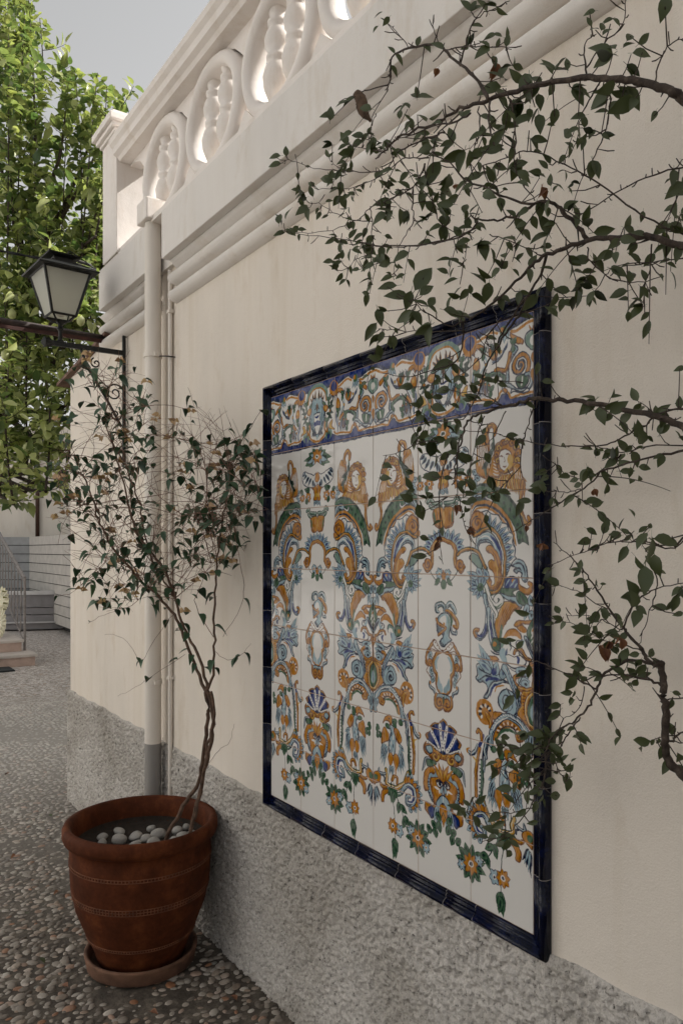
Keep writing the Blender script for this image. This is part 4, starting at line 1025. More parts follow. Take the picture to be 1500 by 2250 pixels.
class Canvas:
    def __init__(s,w,h,u0,v0,u1,v1):
        s.w,s.h,s.u0,s.v0=w,h,u0,v0; s.k=w/(u1-u0)
        s.im=np.zeros((h,w,3),np.float32); s.im[:]=(.66,.635,.605)
    def box(s,P,pad):
        x0=max(0,int((P[:,0].min()-s.u0-pad)*s.k)); x1=min(s.w,int((P[:,0].max()-s.u0+pad)*s.k)+2)
        y0=max(0,int((P[:,1].min()-s.v0-pad)*s.k)); y1=min(s.h,int((P[:,1].max()-s.v0+pad)*s.k)+2)
        if x1<=x0 or y1<=y0: return None
        X,Y=np.meshgrid((np.arange(x0,x1)+.5)/s.k+s.u0,(np.arange(y0,y1)+.5)/s.k+s.v0)
        return x0,x1,y0,y1,X,Y
    def put(s,b,a,c):
        v=s.im[b[2]:b[3],b[0]:b[1]]; a=np.clip(a,0,1)[...,None]; v[:]=v*(1-a)+np.array(c,np.float32)*a
    def fill(s,P,c,key=None):
        b=s.box(P,.01)
        if b is None: return
        X,Y=b[4],b[5]; ins=np.zeros(X.shape,bool)
        for (x0,y0),(x1,y1) in zip(P,np.roll(P,-1,0)):
            if y0==y1: continue
            ins^=((y0>Y)!=(y1>Y))&(X<(x1-x0)*(Y-y0)/(y1-y0)+x0)
        s.put(b,ins.astype(np.float32),c)
        if key in SH:      # the painter's shading: dark along one side, light along the other
            q=max(2,int(min(.035,.13*math.sqrt(ins.sum())/s.k)*s.k)); hh,ww=ins.shape
            if hh>2*q+2 and ww>2*q+2:
                up=np.zeros_like(ins); up[:-q,q:]=ins[q:,:-q]; dn=np.zeros_like(ins); dn[q//2:,:-(q//2) or None]=ins[:-(q//2) or None,q//2:]
                st=(np.sin((X+Y)*150)+np.sin(X*61-Y*83))*.25
                s.put(b,(ins&~up)*(.62+st),COL[SH[key][0]]); s.put(b,(ins&~dn&up)*(.8+st),COL[SH[key][1]])
    def stroke(s,P,c,w,taper=0):
        # w full width; taper 0 none, 1 thin at both ends, 2 thin at the end
        b=s.box(P,w)
        if b is None: return
        X,Y=b[4],b[5]; A=np.zeros(X.shape,np.float32); n=len(P)-1
        for i in range(n):
            (x0,y0),(x1,y1)=P[i],P[i+1]; dx,dy=x1-x0,y1-y0; L=dx*dx+dy*dy+1e-12
            t=np.clip(((X-x0)*dx+(Y-y0)*dy)/L,0,1)
            d=np.hypot(X-x0-t*dx,Y-y0-t*dy); q=(i+t)/n
            r=w/2
            if taper==1: r=r*np.sqrt(np.clip(4*q*(1-q),0.04,1))
            elif taper==2: r=r*(1-.8*q)
            elif taper==3: r=r*(np.sin(np.pi*np.clip(q,0,1)**.6)*.95+.05)
            A=np.maximum(A,np.clip((r-d)*s.k+.5,0,1))
        s.put(b,A,c)
COL=dict(w=(.66,.635,.605),n=(.005,.010,.035),c=(.004,.022,.15),b=(.27,.38,.43),s=(.06,.10,.19),o=(.42,.165,.008),r=(.13,.04,.012),
 d=(.006,.024,.018),g=(.040,.105,.052),m=(.15,.24,.20),y=(.52,.31,.05),p=(.30,.20,.11))
SH=dict(b='nw',o='ry',g='dm',m='gw',c='nc',y='ow')
def draw(cv,shapes):
    for sh in shapes:
        k=sh[0]; c=COL[sh[1]]; P0=[(sh[3][i],sh[3][i+1]) for i in range(0,len(sh[3]),2)]; p=sh[2]
        if k=='F':   # filled smooth, outline colour by key in p
            P=cr(P0,True); cv.fill(P,c,sh[1] if p else None)
            if p: cv.stroke(np.vstack([P,P[:1]]),COL[p[0]],p[1])
        elif k=='S': cv.stroke(cr(P0,False),c,p[0],p[1])
        elif k=='O': # outlined stroke
            P=cr(P0,False); cv.stroke(P,COL[p[2]],p[0]+.026,p[1]); cv.stroke(P,c,p[0],p[1])
            if sh[1] in SH: e=p[0]*.22; cv.stroke(P+np.array([-e,e]),COL[SH[sh[1]][0]],p[0]*.30,1); cv.stroke(P+np.array([e,-e]),COL[SH[sh[1]][1]],p[0]*.22,1)
            if sh[1]=='b' and p[0]>.028:
                for i in range(2,len(P)-1,2):
                    t=P[i+1]-P[i-1]; L=math.hypot(*t)+1e-9; nrm=np.array([-t[1],t[0]])/L; sl=t/L
                    cv.stroke(np.array([P[i]+nrm*p[0]*.46,P[i]+sl*p[0]*.35+nrm*p[0]*.05]),COL['n'],p[0]*.15,2)
        elif k=='D':
            P=np.array([(P0[0][0]+1e-4*i,P0[0][1]) for i in (0,1)]); cv.stroke(P,c,p[0])
        elif k=='P': # petals, inner-outer pairs
            for i in range(0,len(P0)-1,2):
                P=np.array([np.array(P0[i])*(1-t)+np.array(P0[i+1])*t for t in np.linspace(0,1,7)])
                cv.stroke(P,COL[p[1]],p[0]+.02,3); cv.stroke(P,c,p[0],3)
                if len(p)>2 and p[2]: cv.stroke(P[1:5],COL[p[2]],p[0]*.35,1)
        elif k=='X': # spiral: centre, point on rim; p=(width,turns,dir,outline)
            (cx,cy),(rx,ry)=P0; R=math.hypot(rx-cx,ry-cy); a0=math.atan2(ry-cy,rx-cx); T=p[1]*2*math.pi
            P=np.array([(cx+R*(1-.9*t)*math.cos(a0+p[2]*T*t),cy+R*(1-.9*t)*math.sin(a0+p[2]*T*t)) for t in np.linspace(0,1,int(14*p[1])+4)])
            if p[3]: cv.stroke(P,COL[p[3]],p[0]+.022)
            cv.stroke(P,c,p[0],2)
        elif k=='R': # scalloped rosette: centre, rim point; p=(n,centrecolour,outline)
            (cx,cy),(rx,ry)=P0; R=math.hypot(rx-cx,ry-cy); n=p[0]
            for q in range(n):
                a=2*math.pi*q/n+.2; P=np.array([(cx+R*f*math.cos(a),cy+R*f*math.sin(a)) for f in np.linspace(.1,1,6)])
                w=R*4.4/n; cv.stroke(P,COL[p[2]],w+.016,3)
            for q in range(n):
                a=2*math.pi*q/n+.2; P=np.array([(cx+R*f*math.cos(a),cy+R*f*math.sin(a)) for f in np.linspace(.1,.97,6)])
                cv.stroke(P,c,R*4.4/n*.85,3)
            P=np.array([(cx,cy),(cx+1e-4,cy)]); cv.stroke(P,COL['w'],R*.6); cv.stroke(P,COL[p[1]],R*.36)

def panel_image():
    K=440; cv=Canvas(int(1.5*K),7*K,0,0,1.5,7); draw(cv,ART['half'])
    im=cv.im.reshape(7*K//2,2,int(1.5*K)//2,2,3).mean((1,3)); mm=np.concatenate([im,im[:,::-1]],1); fi=np.concatenate([mm,mm],1)
    cf=Canvas(fi.shape[1],fi.shape[0],0,0,6,7); cf.im=fi.astype(np.float32)
    hs=[(s[0],s[1],s[2],[c+(du if i%2==0 else 0) for i,c in enumerate(s[3])]) for s in ART['full'] for du in (0,-3)]
    draw(cf,hs); a=cf.im; h,w_=a.shape[:2]
    # hand-painted look: the pigment pools and thins, a brush grain runs through it, edges wander
    def nz(sx,sy,seed):
        r=np.random.RandomState(seed); gx,gy=int(w_/sx)+3,int(h/sy)+3; g_=r.rand(gy,gx); X=np.arange(w_)/sx; Y=np.arange(h)/sy
        xi=X.astype(int); yi=Y.astype(int); fx=(X-xi); fy=(Y-yi); fx=fx*fx*(3-2*fx); fy=fy*fy*(3-2*fy)
        A=g_[yi][:,xi]*(1-fx)+g_[yi][:,xi+1]*fx; B=g_[yi+1][:,xi]*(1-fx)+g_[yi+1][:,xi+1]*fx
        return A*(1-fy[:,None])+B*fy[:,None]
    dx=((nz(30,30,1)-.5)*5+(nz(9,9,2)-.5)*2.4); dy=((nz(28,28,3)-.5)*5+(nz(9,9,4)-.5)*2.4)
    YY,XX=np.mgrid[0:h,0:w_]; a=a[np.clip(YY+dy,0,h-1).astype(int),np.clip(XX+dx,0,w_-1).astype(int)]
    base=np.array(COL['w'],np.float32); d=np.abs(a-base).sum(2); pig=np.clip(d*3,0,1)
    t=.62+.75*(nz(14,22,5)*.55+nz(4,9,6)*.45); wash=np.clip(1.08-t,0,.2)*pig
    a=a*(1-wash[...,None]*.6)+base*(wash[...,None]*.6); a=a*(1-(pig*np.clip(t-1,0,.4))[...,None]*.9)
    a=a*(.965+.05*nz(160,160,7))[...,None]*(1-.012*np.random.RandomState(8).rand(h,w_))[...,None]
    px=np.ones((h,w_,4),np.float32); px[...,:3]=a[::-1]
    s_=px[...,:3]; px[...,:3]=np.where(s_<=.0031308,s_*12.92,1.055*np.power(np.maximum(s_,0),1/2.4)-.055)
    img=bpy.data.images.new('panel_paint',w_,h,alpha=False); img.pixels.foreach_set(px.ravel()); img.update(); img.pack(); return img
img=panel_image()
m,nt,p=mat('painted_glazed_tile'); M_TILE=m
ti=N(nt,'ShaderNodeTexImage'); ti.image=img; ti.interpolation='Cubic'; uvn=N(nt,'ShaderNodeUVMap'); nt.links.new(uvn.outputs[0],ti.inputs[0]); nt.links.new(ti.outputs[0],p.inputs['Base Color'])
p.inputs['Roughness'].default_value=.07; p.inputs['Specular IOR Level'].default_value=.20
bump(nt,p,noise(nt,9,3,.5),.06,.01)
panel=empty('tile_panel',(0,1.79,.68),'large blue framed panel of hand painted white tiles with baroque scrolls and helmets','tile panel')
T=.2; YL,ZT,XF=2.391,2.121,-.010
g=MB(); g.box(-.0085,YL-1.2,ZT-1.4,.002,YL,ZT); g.obj('grout_bed',M_GROUT,panel)
for r in range(7):
    for c in range(6):
        gp=.0011; u0,u1,v0,v1=c+gp/T,c+1-gp/T,r+gp/T,r+1-gp/T
        y0,y1=YL-u0*T,YL-u1*T; z0,z1=ZT-v0*T,ZT-v1*T; e=.0012; dxr=random.uniform(-.0004,.0004); tl=random.gauss(0,.0003); tv=random.gauss(0,.0003)
        # face, then bevel ring and sides
        f4=[(XF+dxr+tl+tv,y0-e,z0-e),(XF+dxr-tl+tv,y1+e,z0-e),(XF+dxr-tl-tv,y1+e,z1+e),(XF+dxr+tl-tv,y0-e,z1+e)]
        b4=[(XF+.0012,y0,z0),(XF+.0012,y1,z0),(XF+.0012,y1,z1),(XF+.0012,y0,z1)]
        k4=[(-.0005,y,z) for _,y,z in b4]
        me=bpy.data.meshes.new('tile'); me.from_pydata(f4+b4+k4,[],[(0,1,2,3),(0,4,5,1),(1,5,6,2),(2,6,7,3),(3,7,4,0),(4,8,9,5),(5,9,10,6),(6,10,11,7),(7,11,8,4)])
        uvl=me.uv_layers.new(name='UVMap')
        for lp in me.loops:
            co=me.vertices[lp.vertex_index].co; uvl.data[lp.index].uv=((YL-co.y)/1.2,1-(ZT-co.z)/1.4)
        me.update(); link('tile',me,M_TILE,panel)
# moulded cobalt frame: profile (across outward, height)
PF=[(0,0),(0,.0095),(.003,.0125),(.0065,.0120),(.0085,.0100),(.0105,.0135),(.0145,.0150),(.0175,.0140),(.0190,.0125),(.022,.018),(.027,.0235),(.032,.0250),(.037,.0230),(.041,.016),(.0425,.006),(.0425,0)]
def frame_piece(side,a,b,ca,cb):   # a..b along the side, ca/cb = mitre at that end
    v=[];n=len(PF)
    for end,q,mt in ((0,a,ca),(1,b,cb)):
        for d,h in PF:
            t=q+(mt*d)
            x=-h-.0006
            if side=='T': v.append((x,YL-t,ZT+d+.0012))
            elif side=='B': v.append((x,YL-t,ZT-1.4-d-.0012))
            elif side=='L': v.append((x,YL+d+.0012,ZT-t))
            else: v.append((x,YL-1.2-d-.0012,ZT-t))
    f=[(k,(k+1)%n,n+(k+1)%n,n+k) for k in range(n)]+[tuple(range(n)),tuple(range(n,2*n))[::-1]]
    g=MB(); g.add(v,f); o=g.obj('frame_piece',M_COB,panel)
    for q in o.data.polygons: q.use_smooth=len(q.vertices)==4
    # mortar in the joint
    return o
def side(s,L,cuts):
    pts=[0]+cuts+[L]
    for i in range(len(pts)-1):
        a,b=pts[i],pts[i+1]; frame_piece(s,a+(.0007 if i else 0),b-(.0007 if i<len(pts)-2 else 0),-1 if i==0 else 0,1 if i==len(pts)-2 else 0)
    for q in cuts:
        g=MB(); v=[]; n=len(PF); wob=random.uniform(-.0015,.0015)
        for e in (-.0007,.0007):
            for d,h in PF:
                t=q+e+wob*math.sin(d*90); x=-h-.0003*random.random()-.0003
                v.append({'T':(x,YL-t,ZT+d+.0012),'B':(x,YL-t,ZT-1.4-d-.0012),'L':(x,YL+d+.0012,ZT-t),'R':(x,YL-1.2-d-.0012,ZT-t)}[s])
        g.add(v,[(k,(k+1)%n,n+(k+1)%n,n+k) for k in range(n)]); g.obj('joint',M_GROUTW,panel)
side('R',1.4,[.055,.255,.455,.655,.855,1.06,1.262])
side('L',1.4,[.15,.35,.55,.75,.95,1.15])
side('T',1.2,[.165,.36,.555,.75,.95,1.09])
side('B',1.2,[.16,.35,.53,.72,.915,1.02])
# ------------------------------------------------------------------ lamp on its bracket
lamp=empty('wall_lantern',(0,3.935,2.6),'black iron lantern with frosted panes on a scrolled wall bracket','lantern')
Yl=3.935; lx=-.335
g=MB(); g.box(-.024,Yl-.009,2.02,-.008,Yl+.009,2.69); g.obj('wall_bar',M_METAL,lamp,bev=.002)
g=MB(); g.box(lx-.045,Yl-.010,2.588,-.0245,Yl+.010,2.612); g.obj('arm',M_METAL,lamp,bev=.002)
g=MB(); g.tube([(lx+.10,Yl,2.588),(-.20,Yl,2.50),(-.11,Yl,2.36),(-.03,Yl,2.22)],.007,6); g.obj('brace',M_METAL,lamp)
def scroll(cx,cz,r,t,s_,st=0): return [(cx+r*(1-.85*k/24)*math.cos(st+s_*t*2*math.pi*k/24),Yl,cz+r*(1-.85*k/24)*math.sin(st+s_*t*2*math.pi*k/24)) for k in range(25)]
for a in ((-.065,2.39,.05,1.6,1,0),(-.06,2.28,.035,1.4,-1,1),(-.16,2.53,.028,1.3,1,2)):
    g=MB(); g.tube(scroll(*a),.0042,5); g.obj('scroll',M_METAL,lamp)
g=MB(); g.tube([(lx-.045,Yl,2.60),(lx-.075,Yl,2.60),(lx-.09,Yl,2.60)],[.02,.026,.006],8); g.obj('arm_finial',M_METAL,lamp)
g=MB(); g.lathe([(.001,.0),(.018,0),(.010,.012),(.009,.05),(.016,.062),(.010,.075),(.014,.085),(.022,.098),(.001,.099)],(lx,Yl,2.613),12); g.obj('stem',M_METAL,lamp)
zb,zt,rb,rt=2.735,2.94,.058,.110
LR=Matrix.Translation((lx,Yl,0))@Matrix.Rotation(math.radians(4),4,'Z')
cb=[(-rb,-rb),(rb,-rb),(rb,rb),(-rb,rb)]; ct=[(-rt,-rt),(rt,-rt),(rt,rt),(-rt,rt)]
for k in range(4):
    a,b=cb[k],cb[(k+1)%4]; c_,d_=ct[k],ct[(k+1)%4]
    g=MB(); g.tube([LR@Vector((*a,zb)),LR@Vector((*c_,zt))],.0075,4); g.obj('corner_bar',M_METAL,lamp)
    g=MB(); g.tube([LR@Vector((*a,zb)),LR@Vector((*b,zb))],.007,4); g.obj('bottom_rail',M_METAL,lamp)
    g=MB(); g.tube([LR@Vector((*c_,zt)),LR@Vector((*d_,zt))],.0065,4); g.obj('top_rail',M_METAL,lamp)
m,nt,p=mat('frosted_glass'); p.inputs['Base Color'].default_value=(.78,.78,.72,1); p.inputs['Roughness'].default_value=.35
t=N(nt,'ShaderNodeBsdfTranslucent'); t.inputs[0].default_value=(.85,.85,.78,1); tr=N(nt,'ShaderNodeBsdfTransparent'); tr.inputs[0].default_value=(.9,.9,.86,1)
m1=N(nt,'ShaderNodeMixShader'); m1.inputs[0].default_value=.55; m2=N(nt,'ShaderNodeMixShader'); m2.inputs[0].default_value=.22; out=nt.nodes['Material Output']
nt.links.new(p.outputs[0],m1.inputs[1]); nt.links.new(t.outputs[0],m1.inputs[2]); nt.links.new(m1.outputs[0],m2.inputs[1]); nt.links.new(tr.outputs[0],m2.inputs[2]); nt.links.new(m2.outputs[0],out.inputs[0]); M_FROST=m
for k in range(4):
    a,b=cb[k],cb[(k+1)%4]; c_,d_=ct[k],ct[(k+1)%4]; nrm=Vector(((a[0]+b[0]),(a[1]+b[1]),0)).normalized()*-.002
    q=[Vector((*a,zb)),Vector((*b,zb)),Vector((*d_,zt)),Vector((*c_,zt))]
    g=MB(); g.hexa([LR@v for v in q]+[LR@(v+nrm) for v in q]); g.obj('pane',M_FROST,lamp)
g=MB(); rf=[(.150,2.978),(.150,2.990),(.060,3.05),(.055,3.05)]
v=[];n=4
for r,z in ((.142,2.940),(.145,2.947),(.060,2.988),(.060,2.994)):
    for sx,sy in ((-1,-1),(1,-1),(1,1),(-1,1)): v.append(LR@Vector((sx*r,sy*r,z)))
g.add(v,[(i*4+k,i*4+(k+1)%4,(i+1)*4+(k+1)%4,(i+1)*4+k) for i in range(3) for k in range(4)]+[(12,13,14,15),(0,3,2,1)]); g.obj('roof',M_METAL,lamp)
g=MB(); v=[]
for r,z in ((.042,2.9945),(.046,3.014),(.078,3.020),(.081,3.025),(.03,3.038),(.006,3.045)):
    for sx,sy in ((-1,-1),(1,-1),(1,1),(-1,1)): v.append(LR@Vector((sx*r,sy*r,z)))
g.add(v,[(i*4+k,i*4+(k+1)%4,(i+1)*4+(k+1)%4,(i+1)*4+k) for i in range(5) for k in range(4)]+[(20,21,22,23)]); g.obj('vent_cap',M_METAL,lamp)
g=MB(); g.lathe([(.001,-.03),(.02,-.03),(.02,.0),(.038,.03),(.05,.07),(.045,.115),(.025,.14),(.001,.15)],(lx,Yl,2.77),20); g.obj('bulb',simple('opal_bulb',(.7,.68,.6),.3,.05),lamp,True)
for s_ in (-1,1):
    g=MB(); g.tube([LR@Vector((0,0,2.70)),LR@Vector((s_*.03,s_*.03,2.712)),LR@Vector((s_*rb*.9,s_*rb*.9,zb))],.005,5); g.tube([LR@Vector((0,0,2.70)),LR@Vector((-s_*.03,s_*.03,2.712)),LR@Vector((-s_*rb*.9,s_*rb*.9,zb))],.005,5); g.obj('cradle',M_METAL,lamp)
# beam crossing the yard and cable above
bm_=empty('beam',(0,4.24,2.75),'dark brown iron beam crossing the yard behind the lantern','beam')
g=MB(); g.tube([(0,4.24,2.742),(-.6,4.24,2.752),(-2.6,4.24,2.76)],.021,8); g.obj('pole',M_RUST,bm_,True)
g=MB(); g.box(-2.6,4.222,2.715,-.01,4.236,2.733); g.obj('lower_strip',simple('rust_red_strip',(.06,.022,.016),.8,.4,20,.5),bm_)
g=MB(); g.box(-.012,4.21,2.70,.003,4.27,2.78); g.obj('wall_plate',M_RUST,bm_,bev=.002)
cbw=empty('cable',(0,4.1,3.10),'black twisted cable stretched above the lantern to the wall corner','cable')
for k in range(2):
    g=MB(); P=[]
    for i in range(60):
        t=i/59; P.append((-.10-2.5*t,4.13+.004*math.sin(i*1.3+k*3.14),3.075+.004*math.cos(i*1.3+k*3.14)-.05*t*(1-t)+.02*t))
    g.tube(P,.0042,5); g.obj('strand',M_METAL,cbw)
for i,(dx,dz,l) in enumerate(((-.13,.012,.07),(-.18,.0,.06),(-.12,-.02,.08),(-.27,.012,.07))):
    g=MB(); g.tube([(dx,4.12,3.075+dz),(dx-l,4.12,3.08+dz*1.3)],.008,6); g.obj('connector',simple('grey_plastic_connector',(.08,.075,.07),.6,.3) if i==0 else bpy.data.materials['grey_plastic_connector'],cbw)
g=MB(); g.tube(catm([(-.12,4.11,3.075),(-.20,4.10,3.11),(-.25,4.10,3.13),(-.235,4.10,3.09),(-.19,4.1,3.06)],4),.003,5); g.obj('loose_loop',M_METAL,cbw)
# ------------------------------------------------------------------ pot
PX,PY=-.297,2.898
sau=empty('saucer',(PX,PY,0),'worn pinkish clay saucer under the big terracotta pot','saucer')
g=MB(); g.lathe([(.001,.004),(.19,.004),(.202,.012),(.210,.055),(.212,.062),(.206,.066),(.196,.062),(.190,.024),(.001,.022)],(PX,PY,0),72); g.obj('dish',M_SAUCER,sau,True)
pot=empty('flower_pot',(PX,PY,.025),'big round terracotta pot with tooled bands standing against the wall','pot')
prof=[(.001,.026),(.150,.026),(.163,.032),(.174,.075),(.208,.15),(.243,.24),(.260,.33),(.264,.40),(.264,.455),(.262,.484),(.270,.490),(.284,.497),(.290,.512),(.290,.536),(.284,.549),(.274,.553),(.263,.549),(.257,.536),(.250,.50),(.247,.44)]
g=MB(); g.lathe(prof,(PX,PY,0),96); g.obj('body',M_TERRA,pot,True)
def prad(z):
    P=[q for q in prof[1:10]]
    for (r0,z0),(r1,z1) in zip(P,P[1:]):
        if z0<=z<=z1: return r0+(r1-r0)*(z-z0)/(z1-z0)
    return .26
M_BAND=simple('tooled_band_clay',(.155,.055,.024),.8,.5,25,.3)
for zc,rows in ((.415,2),(.30,3),(.135,2)):
    band=MB()
    for rr in range(rows):
        z=zc+(rr-(rows-1)/2)*.0105; r=prad(z); n=96
        band.lathe([(r-.002,z-.002),(r+.0022,z-.001),(r+.0022,z+.001),(r-.002,z+.002)],(PX,PY,0),n)
    b=band.obj('ridge',M_BAND,pot)
    g=MB()
    for rr in range(rows-1):
        z=zc+(rr+.5-(rows-1)/2)*.0105
        for k in range(130):
            a=2*math.pi*k/130; r=prad(z)+.0004; ca,sa=math.cos(a),math.sin(a); tx,ty=-sa,ca; h=.0045; wd=.0016
            P=[]
            for dr in (-.002,.002):
                for (s1,s2) in ((-1,-1),(1,-1),(1,1),(-1,1)): P.append((PX+(r+dr)*ca+s1*wd*tx,PY+(r+dr)*sa+s1*wd*ty,z+s2*h))
            g.hexa(P)
    t_=g.obj('tooth_marks',M_BAND,pot); t_['kind']='stuff'
g=MB(); g.lathe([(.246,.475),(.248,.455),(.001,.458)],(PX,PY,0),48); g.obj('soil',M_SOIL,pot,True)
g=MB(); g.lathe([(.2485,.436),(.2515,.50),(.2575,.536)],(PX,PY,0),72); g.obj('inner_wall',M_INPOT,pot,True)
M_STONE=simple('smooth_grey_stone',(.33,.315,.29),.6,.3,18,.25)
def stone(i,x,y,z,a,b,c,rz,lab):
    r=random.Random(i); bm=bmesh.new(); bmesh.ops.create_icosphere(bm,subdivisions=3,radius=1); me=bpy.data.meshes.new('stone')
    ph=[r.uniform(0,6) for _ in range(6)]
    for v in bm.verts:
        k=1+.10*math.sin(2.1*v.co.x+ph[0])+.08*math.sin(2.7*v.co.y+ph[1])+.05*math.sin(4*v.co.z+ph[2]); v.co=v.co*k
    bm.to_mesh(me); bm.free()
    o=link('stone',me,M_STONE,None,Matrix.Translation((x,y,z))@Euler((r.uniform(-.25,.25),r.uniform(-.25,.25),rz)).to_matrix().to_4x4()@Matrix.Diagonal((a,b,c,1)),True)
    tag(o,lab,'stone','grey stones inside the terracotta pot')
def onp(px,py,z):     # point at height z seen at that spot of the photograph, used to set out the stones
    Z=1700*(CAM.z-z)/(py-1208); v=at(px,py,Z); return v.x,v.y
ST=[(225,1838,.020,.016,.0,'small pale stone nearest the left inside edge of the pot'),(262,1845,.030,.023,.3,'pale oval stone with a dark speck at front left in the pot'),(264,1828,.026,.018,1.2,'grey stone behind the speckled oval one in the pot'),
(298,1838,.036,.021,.8,'longest grey stone lying at the middle of the pot'),(226,1850,.020,.013,.4,'flat stone half hidden by the left rim of the pot'),(333,1820,.018,.016,.2,'small round stone perched highest at the back of the pot'),(322,1842,.022,.022,1.0,'grey stone right of the longest one in the pot'),
(349,1833,.030,.022,-.3,'broad pitted stone left of the slanting stem in the pot'),(338,1851,.028,.018,.2,'low pale stone against the front rim left of the stem'),(296,1857,.030,.016,.1,'flat pale stone touching the middle of the front rim'),(382,1846,.020,.018,.5,'stone between the two stem feet in the pot'),
(388,1825,.022,.018,1.3,'stone behind the stems near the back of the pot'),(402,1838,.030,.022,.3,'large light stone at the foot of the right stem'),(420,1834,.020,.017,.9,'light stone nearest the right inside edge of the pot'),(368,1856,.020,.015,.0,'small stone at the foot of the slanting stem'),(410,1818,.018,.015,.5,'small stone at the back right inside the pot')]
for i,(px,py,a,b,rz,lab) in enumerate(ST):
    zz=.470; x,y=onp(px,py,zz); dx_,dy_=x-PX,y-PY; d=math.hypot(dx_,dy_)
    if d>.215: x=PX+dx_*.215/d; y=PY+dy_*.215/d
    stone(i,x,y,zz,a*1.12,b*1.12,b*.85,rz+.4,lab)
# ------------------------------------------------------------------ leaves
def leafmesh(name,m,width=.5,fold=.25,droop=.25,point=1.0,wav=0,seed=0):
    r=random.Random(seed); v=[];f=[]; n=5
    for i in range(n+1):
        t=i/n; wd=width*.5*(math.sin(math.pi*t**.8)**.85)*(1 if t<.6 else 1-.18*(t-.6)/.4)
        z=-droop*t*t; k=r.uniform(-.02,.02)
        v+= [(t,-wd,z+wd*fold*2+wav*math.sin(9*t)),(t,k*.3,z),(t,wd,z+wd*fold*2-wav*math.sin(8*t))]
    for i in range(n): f+=[(i*3,i*3+1,i*3+4,i*3+3),(i*3+1,i*3+2,i*3+5,i*3+4)]
    v+=[(-.22,-.012,.02),(-.22,.012,.02),(0,.012,0),(0,-.012,0)]; b=len(v)-4; f.append((b,b+1,b+2,b+3))
    me=bpy.data.meshes.new(name); me.from_pydata(v,[],f); me.update()
    for q in me.polygons: q.use_smooth=True
    me.materials.append(m); return me,v,f
PL=[leafmesh('leaf',M_LEAF,.52,.2,.2,seed=1),leafmesh('leaf',M_LEAF,.6,.12,.38,wav=.02,seed=2),leafmesh('leaf',M_LEAF,.44,.3,.12,seed=3)]
BL=[leafmesh('leaf',M_BLEAF,.66,.3,.5,seed=4),leafmesh('leaf',M_BLEAF,.56,.35,.8,seed=5),leafmesh('leaf',M_BLEAF,.7,.15,.25,seed=6)]
CL=[leafmesh('leaf',M_CLEAF,.52,.2,.25,seed=7),leafmesh('leaf',M_CLEAF,.46,.3,.5,wav=.03,seed=8),leafmesh('leaf',M_CLEAF,.58,.1,.1,seed=9)]
DL=[leafmesh('dead_leaf',M_DEAD,.6,.7,.5,wav=.08,seed=10)]; BRM=[leafmesh('bract',M_BRACT,.85,.5,.4,wav=.05,seed=11)]
def orient(pos,d,nrm,L):
    d=d.normalized(); nrm=(nrm-d*nrm.dot(d)); nrm=nrm.normalized() if nrm.length>1e-4 else d.orthogonal(); s_=nrm.cross(d)
    M=Matrix.Identity(4)
    for i in range(3): M[i][0]=d[i]*L; M[i][1]=s_[i]*L; M[i][2]=nrm[i]*L; M[i][3]=pos[i]
    return M
RV=Vector((math.cos(BETA),-math.sin(BETA),0)); FV=Vector((math.sin(BETA),math.cos(BETA),0)); UPV=Vector((0,0,1))
def foliage(parent,items,variants,name='leaf',limit=300,rest='leaves'):
    items.sort(key=lambda t:-(t[1]/max(.3,(Vector((t[0][0][3],t[0][1][3],t[0][2][3]))-CAM).length)) if t[2] else 9)
    for M,L,vis in items[:limit]: link(name,random.choice(variants)[0],None,parent,M)
    if len(items)>limit:
        V=random.choice(variants); 
        for k,V in enumerate(variants):
            sub=[M for i,(M,L,vis) in enumerate(items[limit:]) if i%len(variants)==k]
            if k==0: allsub=[]
            allsub.append((V,sub))
        # one joined mesh from all the variants
        vs=[];fs=[];tint=[];off=0
        for V,sub in allsub:
            if not sub: continue
            B=np.array(V[1]); T_=np.array([np.array(M)[:3] for M in sub]); P=np.einsum('nij,vj->nvi',T_[:,:,:3],B)+T_[:,None,:,3]
            vs.append(P.reshape(-1,3)); F_=np.array([list(q) for q in V[2]]); fs.append((F_[None]+(np.arange(len(sub))*len(B))[:,None,None]+off).reshape(-1,4)); off+=len(sub)*len(B); tint.append(np.repeat(np.random.rand(len(sub)),len(B)))
        vs=np.concatenate(vs); fs=np.concatenate(fs); me=bpy.data.meshes.new(rest)
        me.vertices.add(len(vs)); me.vertices.foreach_set('co',vs.ravel().astype(np.float32)); me.loops.add(fs.size); me.loops.foreach_set('vertex_index',fs.ravel().astype(np.int32))
        me.polygons.add(len(fs)); me.polygons.foreach_set('loop_start',(np.arange(len(fs))*4).astype(np.int32)); me.polygons.foreach_set('loop_total',np.full(len(fs),4,np.int32)); me.update(calc_edges=True)
        a_=me.attributes.new('tint','FLOAT','POINT'); a_.data.foreach_set('value',np.concatenate(tint).astype(np.float32)); me.polygons.foreach_set('use_smooth',np.ones(len(fs),bool))
        me.materials.append(variants[0][0].materials[0]); o=link(rest,me,None,parent); o['kind']='stuff'
